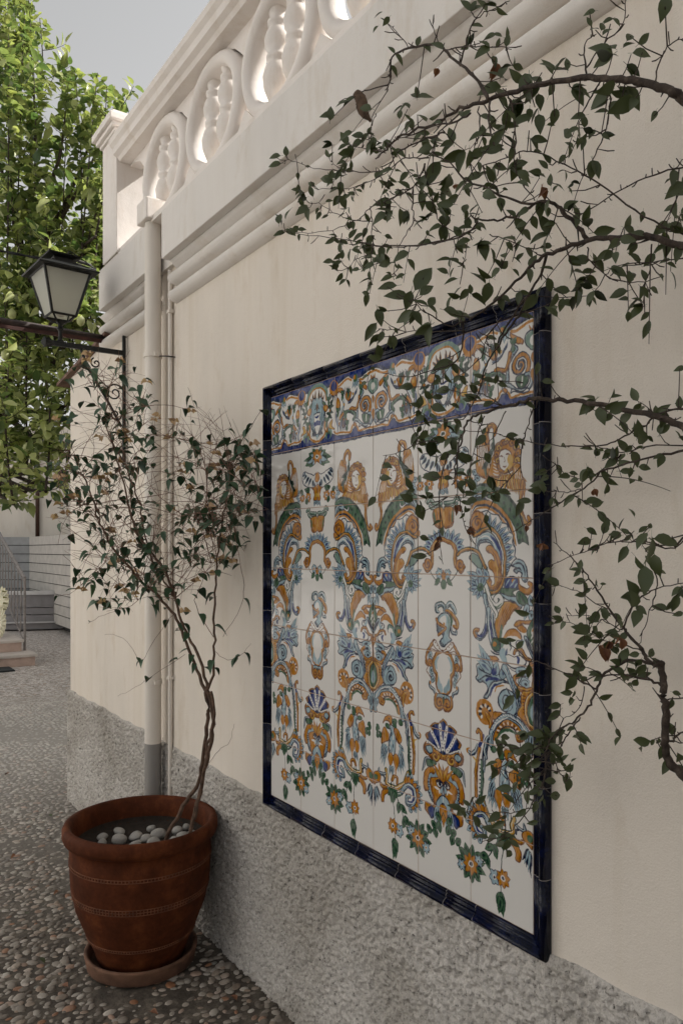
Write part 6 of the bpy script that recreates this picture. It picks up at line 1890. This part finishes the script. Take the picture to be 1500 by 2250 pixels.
[-.226,2.682,1.331],
[-.241,2.701,1.406],
[-.27,2.738,1.514],
[-.305,2.785,1.582],
[-.34,2.834,1.65],
[-.358,2.859,1.736],
[-.377,2.888,1.857],
[-.393,2.911,1.945],
[-.404,2.929,2.015]]],
[7,3,[[-.186,2.542,1.083],
[-.18,2.498,1.15],
[-.18,2.498,1.246],
[-.18,2.495,1.342],
[-.178,2.486,1.438],
[-.178,2.481,1.534],
[-.175,2.464,1.629],
[-.172,2.441,1.708],
[-.168,2.414,1.785],
[-.166,2.401,1.878]]],
[4.5,3,[[-.241,2.701,1.397],
[-.258,2.723,1.447],
[-.293,2.769,1.531],
[-.317,2.801,1.633],
[-.334,2.825,1.752],
[-.352,2.85,1.839],
[-.375,2.885,1.926],
[-.41,2.938,2.016],
[-.419,2.953,2.104],
[-.412,2.942,2.19],
[-.439,2.985,2.246],
[-.474,3.043,2.306]]],
[3,2,[[-.178,2.481,1.63],[-.186,2.542,1.663],[-.196,2.618,1.697],[-.223,2.679,1.715]]],
[3,1.5,[[-.187,2.551,1.663],[-.186,2.542,1.792],[-.188,2.557,1.89],[-.196,2.618,1.962],[-.223,2.679,1.991],[-.258,2.723,2.002]]],
[2.5,1,[[-.168,2.414,1.847],[-.16,2.361,1.921],[-.148,2.285,1.989],[-.14,2.221,2.04]]],
[2.2,1,[[-.482,3.058,1.882],[-.497,3.085,1.955],[-.55,3.185,1.943],[-.55,3.66,1.948],[-.55,4.161,2.003]]],
[2,.8,[[-.352,2.85,2.113],[-.305,2.785,2.121],[-.258,2.723,2.12],[-.212,2.664,2.104],[-.198,2.634,2.113],[-.208,2.66,2.182]]],
[2,1,[[-.18,2.498,1.278],[-.196,2.618,1.383],[-.19,2.572,1.468],[-.176,2.469,1.598]]],
[2,1,[[-.166,2.401,1.878],[-.164,2.387,1.752],[-.16,2.361,1.597],[-.154,2.322,1.491],[-.156,2.335,1.399],[-.172,2.441,1.283]]],
[1.3,.7,[[-.18,2.498,1.23],[-.168,2.414,1.207],[-.156,2.335,1.231],[-.147,2.28,1.278]]],
[1.2,.7,[[-.186,2.542,.821],[-.176,2.469,.884],[-.166,2.401,.928],[-.162,2.374,.995]]],
[1.5,.7,[[-.41,2.938,1.547],[-.457,3.014,1.476],[-.503,3.095,1.421],[-.538,3.161,1.401]]],
[1.5,.7,[[-.305,2.785,1.446],[-.352,2.85,1.376],[-.422,2.956,1.338],[-.462,3.023,1.3]]],
[1.2,.7,[[-.247,2.708,1.347],[-.305,2.785,1.225],[-.328,2.817,1.172],[-.375,2.885,1.254],[-.422,2.956,1.259]]],
[1.2,.7,[[-.217,2.671,1.197],[-.293,2.769,1.124],[-.34,2.834,1.069],[-.387,2.902,1.029]]],
[2,1,[[-.16,2.361,1.921],[-.15,2.297,1.854],[-.14,2.236,1.775],[-.144,2.26,1.702]]]]}
def branch_mesh(g,pts,r0,r1,knots=True,n=6,jit=.0015):
    P=catm(pts,4); m_=len(P)
    R=[(r0+(r1-r0)*(i/(m_-1))**.8)*(random.uniform(.95,1.06) if r0>.0045 else random.uniform(.9,1.12)) for i in range(m_)]
    P=[p+Vector((random.gauss(0,jit),random.gauss(0,jit),random.gauss(0,jit))) for p in P]
    g.tube(P,R,n); return P,R
# fruit tree trained along the wall
ft=empty('plum_tree',(-.1,.25,0),'sparse small leaved fruit tree arching in from the right across the tile panel','tree')
ends=[]; allp=[]
g=MB()
for r0,r1,pts in TR['BR']:
    big=r0>=5
    h=MB() if big else g
    P,R=branch_mesh(h,pts,r0*.86/1000,r1*.86/1000,n=8 if big else 6,jit=.0014 if big else .0010)
    for i in range(2,len(P)-1):
        allp.append(P[i])
        if random.random()<.42:     # short spurs and buds
            t=(P[i]-P[i-1]).normalized(); d=(t*.4+Vector((random.gauss(0,.5),random.gauss(0,.5),random.gauss(0,.6)))).normalized(); L=random.choice((.006,.010,.018,.03))
            h.tube([P[i],P[i]+d*L*.6,P[i]+d*L+Vector((0,0,.003))],[R[i]*.6,.0011,.0009],5)
    if big: h.obj('branch',M_BARK,ft,True)
g.obj('twigs',M_BARK,ft,True)
# trunk down to the soil, just outside the picture
e=[q for q in TR['BR'] if q[0]==10][0][2][0]
g=MB(); branch_mesh(g,[(e[0]-.02,e[1]-.15,0),(e[0]-.02,e[1]-.12,.35),(e[0]-.01,e[1]-.02,e[2]-.12),tuple(e)],.022,.010,n=10); g.obj('trunk',M_BARK,ft,True)
for a_ in [q[2][0] for q in TR['BR'] if 7<=q[0]<10]:
    g=MB(); branch_mesh(g,[tuple(a_),(a_[0]+.02,a_[1]-.25,a_[2]-.25),(e[0]-.02,e[1]-.22,max(.5,a_[2]-.9)),(e[0]-.02,e[1]-.125,.25)],.010,.018,n=8); g.obj('limb',M_BARK,ft,True)
items=[];tw=MB()
for x,y,z,n_,L,d in TR['LF']:
    c=Vector((x,y,z)); 
    near=min(allp,key=lambda q:(q-c).length)
    if n_>1 or True:
        if (near-c).length>.006 and (near-c).length<.25:
            midp=(near+c)/2+Vector((0,0,-.004)); tw.tube([near,midp,c],[.0012,.001,.0008],4)
    for i in range(n_ if n_<2 else n_+random.choice((0,1,1))):
        a=random.uniform(0,2*math.pi) if d is None else math.radians(d)+(random.gauss(0,.55) if n_>1 else random.gauss(0,.08))+(0 if n_==1 else (i-(n_-1)/2)*.55)
        dirv=RV*math.cos(a)-UPV*math.sin(a)+FV*random.gauss(0,.25)
        ll=L*random.uniform(.68,1.05)
        st=c if n_>1 else c-dirv.normalized()*ll*.5
        if n_>2: st=c+Vector((random.gauss(0,.3),random.gauss(0,.3),random.gauss(0,.35)))*L
        nrm=-FV*.9+UPV*.5+Vector((random.gauss(0,.7),random.gauss(0,.7),random.gauss(0,.7)))
        if n_==1: nrm=-FV+UPV*.2
        if st.x>-.03: st.x=-.03
        items.append((orient(st,dirv,nrm,ll),ll,True))
for q in random.sample(allp,110):
    for i in range(random.choice((1,1,2))):
        a=random.uniform(0,6.28); dirv=RV*math.cos(a)-UPV*math.sin(a)+FV*random.gauss(0,.4); items.append((orient(q,dirv,-FV+UPV*.4,.028*random.uniform(.7,1.2)),.02,True))
for q in random.sample(allp,95):       # short leafy side shoots
    d=Vector((random.gauss(-.1,.4),random.gauss(.2,.7),random.gauss(-.35,.7))).normalized(); L=random.uniform(.04,.13); n_=int(L/.016)+2
    P=[q+d*L*k/n_+Vector((0,0,-.25*L*(k/n_)**2)) for k in range(n_+1)]
    P=[Vector((min(p_.x,-.02),p_.y,p_.z)) for p_ in P]; tw.tube(P,[.0012-.0006*k/n_ for k in range(n_+1)],4)
    for k in range(1,n_+1):
        if random.random()<.55:
            a=random.uniform(0,6.28); dirv=d*.6+RV*math.cos(a)*.7-UPV*math.sin(a)*.7; ll=random.uniform(.018,.036); items.append((orient(P[k],dirv,-FV+UPV*.4+Vector((random.gauss(0,.5),random.gauss(0,.5),random.gauss(0,.5))),ll),ll,True))
tw.obj('leaf_stalks',M_BARK,ft)['kind']='stuff'; foliage(ft,items,PL)
for x,y,z,L in TR['DR']:
    for i in range(2): link('dead_leaf',DL[0][0],None,ft,orient(Vector((x,y,z)),Vector((random.gauss(0,.3),random.gauss(0,.6),-1+random.gauss(0,.5))),-FV+Vector((random.gauss(0,.4),0,0)),L*.9))
# a dry curled cocoon hanging from the upper left branch
g=MB(); a0,a1=at(781,204,1.75),at(812,266,1.75); P=[a0.lerp(a1,i/14)+RV*.004*math.sin(i*.5) for i in range(15)]
g.tube(P,[.004+.009*math.sin(math.pi*min(1,(i+2)/15))**.7*(1+.12*(i%2)) for i in range(15)],9); g.obj('dry_cocoon',simple('dry_cocoon_brown',(.13,.085,.055),.9,.5,60,.8),ft,True)
# ------------------------------------------------------------------ potted bougainvillea
bo=empty('bougainvillea',(PX,PY,.45),'half bare bougainvillea with thin twisted stems rooted in the terracotta pot','shrub')
allq=[]; g=MB()
for i,(r0,r1,pts) in enumerate(TR['BG']):
    h=MB() if i<7 else g
    pts=[tuple(p) for p in pts]
    P,R=branch_mesh(h,pts,r0*.74/1000,r1*.74/1000,n=8 if i<7 else 5,jit=.0025 if i<7 else .0015)
    if i<7: h.obj('stem',M_STEM,bo,True)
    allq+=[(p,i) for p in P if p.z>(1.15 if i<7 else 1.0)]
def inside(p):   # crown outline seen side on
    rel=p-CAM; Z=rel.dot(FV); X=rel.dot(RV); px=750+1700*X/Z; py=1208-1700*rel.z/Z
    a=((px-245)/(125))**2+((py-1060)/(285))**2<1; b=((px-455)/(125))**2+((py-1080)/(190))**2<1; c=((px-330)/(130))**2+((py-1200)/(130))**2<1
    e=((px-222)/(82))**2+((py-870)/(95))**2<1
    return a or b or c or e
items=[]; br=[]; tgt=[]
def shoot(p,d,L,r,leafp,level=0):
    pts=[p.copy()]; q=p.copy(); dd=d.normalized(); n=max(3,int(L/.035)); bend=Vector((random.gauss(0,.10),random.gauss(0,.10),random.gauss(-.05,.09)))
    for i in range(n):
        dd=(dd+bend+Vector((random.gauss(0,.08),random.gauss(0,.08),random.gauss(0,.08)))).normalized(); q=q+dd*L/n
        if q.x>-.02: q.x=-.02; dd.x=-abs(dd.x)
        if not inside(q) and random.random()<.75: break
        pts.append(q.copy())
        if random.random()<leafp:
            ll=random.uniform(.028,.048); a=random.uniform(0,6.28); dv=Vector((math.cos(a)*.8,math.sin(a)*.8,random.uniform(-.9,.35)))
            items.append((orient(q,dv,UPV+Vector((random.gauss(0,.4),random.gauss(0,.4),0)),ll),ll,True))
        if level==0 and random.random()<.22: shoot(q,dd+Vector((random.gauss(0,.8),random.gauss(0,.8),random.gauss(0,.6))),L*.5,r*.7,leafp,1)
    if len(pts)>2: g.tube(pts,[r*(1-.6*i/(len(pts)-1)) for i in range(len(pts))],4,cap=False)
    tgt.append(pts[-1])
for k in range(520):
    p,i=random.choice(allq)
    if not inside(p): continue
    d=Vector((random.gauss(0,.55),random.gauss(0,.85),random.gauss(.45,.6)))
    shoot(p,d,random.uniform(.14,.50),random.uniform(.0009,.0016),.05 if k%3 else .33)
for p,i in random.sample(allq,min(len(allq),110)):
    a=random.uniform(0,6.28); ll=random.uniform(.028,.050); items.append((orient(p,Vector((math.cos(a),math.sin(a),random.uniform(-.8,.2))),UPV+Vector((random.gauss(0,.3),0,0)),ll),ll,True))
g.obj('twigs',M_TWIG,bo,True); print('bougainvillea leaves',len(items)); foliage(bo,items,BL)
for q in random.sample(tgt,min(len(tgt),58)):
    for i in range(3):
        a=i*2.1+random.random(); link('bract',BRM[0][0],None,bo,orient(q,Vector((math.cos(a),math.sin(a),random.uniform(-.5,.5))),Vector((random.gauss(0,1),random.gauss(0,1),.5)),random.uniform(.018,.028)))
# ------------------------------------------------------------------ tall lemon tree on the left
lt=empty('lemon_tree',tuple(at(-190,1620,6.6)),'tall leafy lemon tree with sunlit upright shoots at the left','tree'); 
base=Vector(lt.location); base.z=0; lt.location=base
g=MB(); P0=base; c1=at(-90,1130,6.4); c2=at(0,900,6.4); c3=at(60,600,6.5)
branch_mesh(g,[tuple(P0),tuple(P0.lerp(c1,.5)+Vector((.1,0,0))),tuple(c1),tuple(c2),tuple(c3)],.11,.035,n=10,jit=.01); g.obj('trunk',M_BARK,lt,True)
SH=[(10,1000,20,0,6.0),(40,900,55,20,6.1),(70,700,60,-60,6.2),(30,500,10,-200,6.0),(90,620,75,150,6.0),(60,820,105,420,6.3),(120,800,150,170,6.2),(150,760,165,155,6.0),(170,700,215,160,5.9),(190,720,235,190,6.0),(200,700,268,215,6.1),(150,900,170,480,6.4),(110,980,130,560,6.3),(60,1040,70,480,5.9),(0,1080,-10,500,5.8),(-60,1000,-70,100,6.2),(-120,1000,-150,0,6.4),(-40,800,-30,-300,6.6),(-160,900,-260,100,6.8),(-220,900,-330,300,6.9),(150,1000,140,700,5.8),(100,1080,90,760,5.7),(30,1110,20,800,5.6),(190,660,225,330,6.5),(200,600,240,420,6.3),(160,640,200,500,6.2),(80,560,110,330,6.7),(30,420,50,60,6.4),(-10,300,0,-100,6.1),(70,300,88,40,6.3),(210,520,238,300,5.9),(120,700,95,430,5.9),(140,1060,120,850,6.0),(60,1080,50,900,6.2),(-30,1090,-40,850,6.0),(215,330,262,222,6.2),(135,330,152,168,6.1),(195,330,214,175,6.3),(175,880,205,560,6.4),(185,560,235,380,6.0)]
items=[]; g=MB()
trp=[c1,c2,c3,c1.lerp(c2,.5),c2.lerp(c3,.5)]
def lcl(p,d,L,vis=True):
    a=random.uniform(0,6.28); s1=d.orthogonal().normalized(); s2=d.cross(s1).normalized(); o_=(s1*math.cos(a)+s2*math.sin(a)); dv=d*.55+o_+Vector((0,0,random.uniform(-.5,.25)))
    items.append((orient(p+o_*.01,dv,UPV+Vector((random.gauss(0,.5),random.gauss(0,.5),0)),L),L,vis))
for (x0,y0,x1,y1,Z) in SH:
    a=at(x0,y0,Z); b=at(x1,y1,Z+random.uniform(-.2,.2)); root=min(trp,key=lambda q:(q-a).length)
    P,R=branch_mesh(g,[tuple(root),tuple(root.lerp(a,.6)-Vector((0,0,.05))),tuple(a)],.022,.012,n=6,jit=.006)
    n=max(4,int((b-a).length/.035)); P=[]
    off=Vector((random.gauss(0,.05),random.gauss(0,.05),0))
    for i in range(n+1):
        t=i/n; q=a.lerp(b,t)+off*math.sin(t*3.14); P.append(q)
        for _ in range(2 if t<.8 else 3): lcl(q+Vector((random.gauss(0,.02),random.gauss(0,.02),0)),(b-a).normalized(),random.uniform(.072,.120)*(1-.35*t))
        if random.random()<.42*(1-t*.75):   # side shoot
            d=((b-a).normalized()*.4+Vector((random.gauss(0,1),random.gauss(0,1),random.gauss(.1,.5)))).normalized(); L=random.uniform(.12,.34)*(1-.5*t); SP=[q+d*L*k/5+Vector((0,0,.02*k*k*.1)) for k in range(6)]
            g.tube(SP,[.004,.0035,.003,.0025,.002,.0015],4,cap=False)
            for s_ in SP[1:]:
                for _ in range(2): lcl(s_,d,random.uniform(.075,.125))
    g.tube(P,[.009*(1-.8*i/n)+.001 for i in range(n+1)],5,cap=False)
g.obj('branches',M_BARK,lt,True)
# inner foliage low in the crown
for k in range(1700):
    px=random.uniform(-320,200); py=random.uniform(560,1115) ; 
    if px>150 and py>880: continue
    if px>40 and py>1080: continue
    Z=random.uniform(5.6,7.3); p=at(px,py,Z)
    if p.x>-.08 and p.y<5.1: continue
    lcl(p,Vector((random.gauss(0,.6),random.gauss(0,.6),.6)).normalized(),random.uniform(.07,.12))
for k in range(260):
    px=random.uniform(-320,60); py=random.uniform(-150,600); lcl(at(px,py,random.uniform(6.4,7.3)),Vector((random.gauss(0,.6),random.gauss(0,.6),.6)).normalized(),random.uniform(.07,.11))
items=[t for t in items if not (t[0][0][3]>-.10 and t[0][1][3]<5.15)]
print('lemon leaves',len(items)); foliage(lt,items,CL)
M_LEM=simple('green_lemon_skin',(.42,.44,.20),.45,.15,30,.2)
for px,py in ((27,690),(178,705),(12,780),(60,985)):
    g=MB(); p=at(px,py,5.75); g.lathe([(.001,-.042),(.010,-.038),(.026,-.024),(.031,0),(.026,.022),(.012,.034),(.006,.042),(.001,.044)],tuple(p),16); g.obj('lemon',M_LEM,lt,True)
# ------------------------------------------------------------------ far yard
fw=empty('house_wall',tuple(at(60,1395,19.5)*1),'plain cream house wall at the back of the yard above the boarded fence','house')
def vpoly(pts_px,Z0,Z1,th=.1):
    pass
a=at(-420,1300,19.0); b=at(240,1300,19.0); a.z=b.z=0
dirw=(b-a).normalized(); nrm=Vector((-dirw.y,dirw.x,0))
def slab(g,a,b,z0,z1,th):
    q=[Vector((a.x,a.y,z0)),Vector((b.x,b.y,z0)),Vector((b.x,b.y,z1)),Vector((a.x,a.y,z1))]; n_=(b-a).cross(UPV).normalized()*-th
    g.hexa(q+[v+n_ for v in q]); return g
fw.location=Vector((a.lerp(b,.5).x,a.lerp(b,.5).y,0))
g=MB(); slab(g,a,b,0,4.6,.3); g.obj('wall',M_FARW,fw)
g=MB(); p=at(83,1180,18.9); g.tube([(p.x,p.y,1.7),(p.x,p.y,4.5)],.05,10); o=g.obj('brown_pipe',simple('brown_pipe',(.06,.028,.018),.6,.3),fw,True)
fe=empty('boarded_fence',tuple(at(65,1300,17.5)),'fence of horizontal painted boards meeting in a corner behind the round basin','fence'); fe.location.z=0
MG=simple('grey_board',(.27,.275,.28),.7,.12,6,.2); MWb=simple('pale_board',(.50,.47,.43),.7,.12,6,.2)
ca=at(65,1300,17.5); la=at(-160,1300,17.7); ra=at(190,1300,13.2)
zt=1.585+17.5*28/1700; nb=9
for k in range(nb):
    z1=zt-k*.195; z0=z1-.180
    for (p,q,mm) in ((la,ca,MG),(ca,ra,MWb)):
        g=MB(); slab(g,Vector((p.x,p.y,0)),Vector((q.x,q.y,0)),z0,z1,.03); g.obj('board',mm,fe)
g=MB(); slab(g,Vector((la.x,la.y,0))+Vector((.1,.15,0)),Vector((ca.x,ca.y,0))+Vector((.1,.15,0)),0,zt-.05,.02); slab(g,Vector((ca.x,ca.y,0))+Vector((.1,.15,0)),Vector((ra.x,ra.y,0))+Vector((.2,.1,0)),0,zt-.05,.02); g.obj('backing',simple('fence_gap_dark',(.03,.03,.03),.9,.2),fe)
# round basin
cc=at(105,1385,17.2); cc.z=0
ba=empty('round_basin',tuple(cc),'low round grey boarded basin standing below the fence','basin')
M_BAS=simple('grey_basin_board',(.20,.19,.195),.6,.12,6,.1); M_BASL=simple('pale_basin_rim',(.50,.49,.49),.5,.08,6)
R_=2.05
for z0,z1,dr in ((.03,.155,.10),(.175,.30,.0),(.315,.44,.0),(.455,.70,.0)):
    g=MB(); g.lathe([(R_-.08+dr,z0),(R_+dr,z0),(R_+dr,z1),(R_-.08+dr,z1)],tuple(cc),64); g.obj('band_board',M_BAS,ba)
g=MB(); g.lathe([(R_-.02,.156),(R_+.17,.157),(R_+.17,.174),(R_-.02,.1745)],tuple(cc),64); g.obj('lower_ledge',M_BASL,ba)
g=MB(); g.lathe([(R_-.1,.702),(R_+.05,.703),(R_+.05,.775),(R_-.1,.775),(R_-.1,.702)],tuple(cc),64); g.obj('rim',M_BASL,ba,bev=0)
g=MB(); g.lathe([(R_-.09,.69),(.001,.69)],tuple(cc),48); g.obj('water_surface',simple('dark_teal_water',(.012,.045,.04),.1,.2),ba)
# steps
sx,sy=1.20,11.1
stp=empty('front_steps',(sx-1.2,sy+.5,0),'three pinkish stone steps at the left edge of the yard','steps')
M_ST=simple('pink_stone',(.42,.31,.26),.75,.15,9,.3); M_ST2=simple('pale_tread',(.50,.45,.41),.7,.12,9,.2)
for k,(xr,y0) in enumerate(((sx,sy),(sx-.10,sy+.36),(sx-.30,sy+.72))):
    z=k*.165
    g=MB(); g.box(-3,y0+.02,z,xr-.03,sy+2.2,z+.122); g.obj('riser',M_ST,stp)
    g=MB(); g.box(-3,y0,z+.123,xr,sy+2.2,z+.163); g.obj('tread',M_ST2,stp,bev=.008)
rl=empty('stair_railing',(sx-.16,sy+.12,.163),'dark iron stair railing with twisted balusters and worn pale handrail','railing')
M_RAILP=simple('worn_white_iron',(.20,.18,.17),.6,.25,20)
pA=at(55,1440,10.95); pT=at(55,1270,10.95); 
dirr=at(0,1172,12.6)-pT
g=MB(); g.tube([pA,pA.lerp(pT,.5),pT],.018,8); g.obj('newel_post',M_RAILP,rl); g=MB(); g.lathe([(.04,0),(.04,.02),(.001,.03)],tuple(pA),10); g.obj('post_foot',M_METAL,rl)
g=MB(); g.tube([pT,pT+dirr*1.3],.022,6); g.obj('handrail',M_RAILP,rl)
lo=at(52,1405,11.0); ld=at(0,1290,12.6)-lo
g=MB(); g.tube([lo,lo+ld*1.3],.010,5); g.tube([pT-Vector((0,0,.07)),pT-Vector((0,0,.07))+dirr*1.3],.008,5); g.obj('rail_bar',M_RAILP,rl)
for k in range(9):
    t=.11+k*.125; q0=lo+ld*t; q1=pT+dirr*t; n=14
    g=MB(); g.tube([q0.lerp(q1,i/n) for i in range(n+1)],[.008+(.007 if i%4==2 else 0) for i in range(n+1)],5); g.obj('baluster',M_RAILP,rl)
g=MB(); q=at(2,1476,10.2); q.z=0; mt=g.box(q.x-.55,q.y-.25,.004,q.x+.13,q.y+.12,.022); o=g.obj('door_mat',simple('dark_mat',(.016,.02,.022),.9,.3),None,bev=.004); tag(o,'dark flat mat lying before the pink steps at the left edge','mat')
# cream ruffled leaves at the left edge
cl=empty('variegated_plant',tuple(at(-30,1440,9.6)),'cream leaved plant with green notched edges before the stair railing','plant'); cl.location.z=0
M_CR=simple('cream_leaf',(.72,.68,.52),.6,.15,14,.3)
def frill(px,py,w,h,Z):
    g=MB(); n=28; v=[];f=[]
    for i in range(n+1):
        t=i/n; a=-1.45+2.9*t; k=1+.06*math.sin(i*2.2)
        r=Vector((math.cos(a)*w*k,0,math.sin(a)*h*k)); c_=at(px,py,Z)
        e_=c_+RV*r.x+UPV*r.z+FV*(.015*math.sin(i*1.9)); m_=c_+RV*r.x*.5+UPV*r.z*.5+FV*(-.02)
        v+=[tuple(c_-RV*w*.4),tuple(m_),tuple(e_)]
    for i in range(n): f+=[(i*3,i*3+1,i*3+4,i*3+3),(i*3+1,i*3+2,i*3+5,i*3+4)]
    g.add(v,f); return g
for a in ((0,1318,.115,.17,9.6),(-2,1366,.09,.20,9.5)):
    frill(*a).obj('leaf',M_CR,cl)
for i in range(6):
    g=MB(); p=at(15+2*math.sin(i),1300+i*13,9.55); g.tube([p,p+RV*-.05+UPV*.004],[.003,.012],5); g.obj('notch',simple('leaf_notch',(.13,.13,.03),.7,.2) if i==0 else bpy.data.materials['leaf_notch'],cl)
g=MB(); q=at(-25,1440,9.6); g.tube([(q.x,q.y,0),tuple(at(-14,1360,9.6))],.03,6); g.obj('stem',M_BARK,cl)
for i in range(9):
    px,py=((60,2010),(150,2170),(35,1880),(110,1790),(330,2225),(520,2200),(90,2105),(20,1700),(130,1960))[i]
    x,y=onp(px,py,.014); o=link('fallen_leaf',DL[0][0] if i%3 else PL[1][0],None,None,Matrix.Translation((x,y,.018))@Euler((random.uniform(-.3,.3),random.uniform(-.3,.3),random.uniform(0,6.3))).to_matrix().to_4x4()@Matrix.Diagonal((.034,.034,.02,1)))
    tag(o,'small dry fallen leaf lying on the pebble paving','leaf','fallen leaves on the pebble paving')
# added unseen houses: one shades the far end, the other bounces light onto the wall
hb=empty('added_shade_house',(6,7.5,0),'tall plain unseen house added behind the long wall to shade the far yard','house')
g=MB(); g.box(4.2,-4,0,8,19,7); g.obj('wall',M_FARW,hb)
ho=empty('added_bounce_house',(-6.6,8,0),'unseen sunlit cream house added across the yard to bounce light onto the tile wall','house')
g=MB(); g.box(-7,1.5,0,-6,15,6.2); g.obj('wall',M_OPP,ho)
MWIN=simple('window_dark',(.03,.035,.035),.1,.1); MSH=simple('green_shutter',(.03,.07,.045),.5,.1)
for yy in (2.8,5.4,10.6,13.2):
    for z0 in (.95,3.9):
        g=MB(); g.box(-6.02,yy-.45,z0,-5.99,yy+.45,z0+1.3); g.obj('window',MWIN,ho)
        for q in (-.92,.46): g=MB(); g.box(-6.05,yy+q,z0-.03,-5.992,yy+q+.46,z0+1.33); g.obj('shutter',MSH,ho)

bp=bpy.data.objects
print('objects',len(bp))
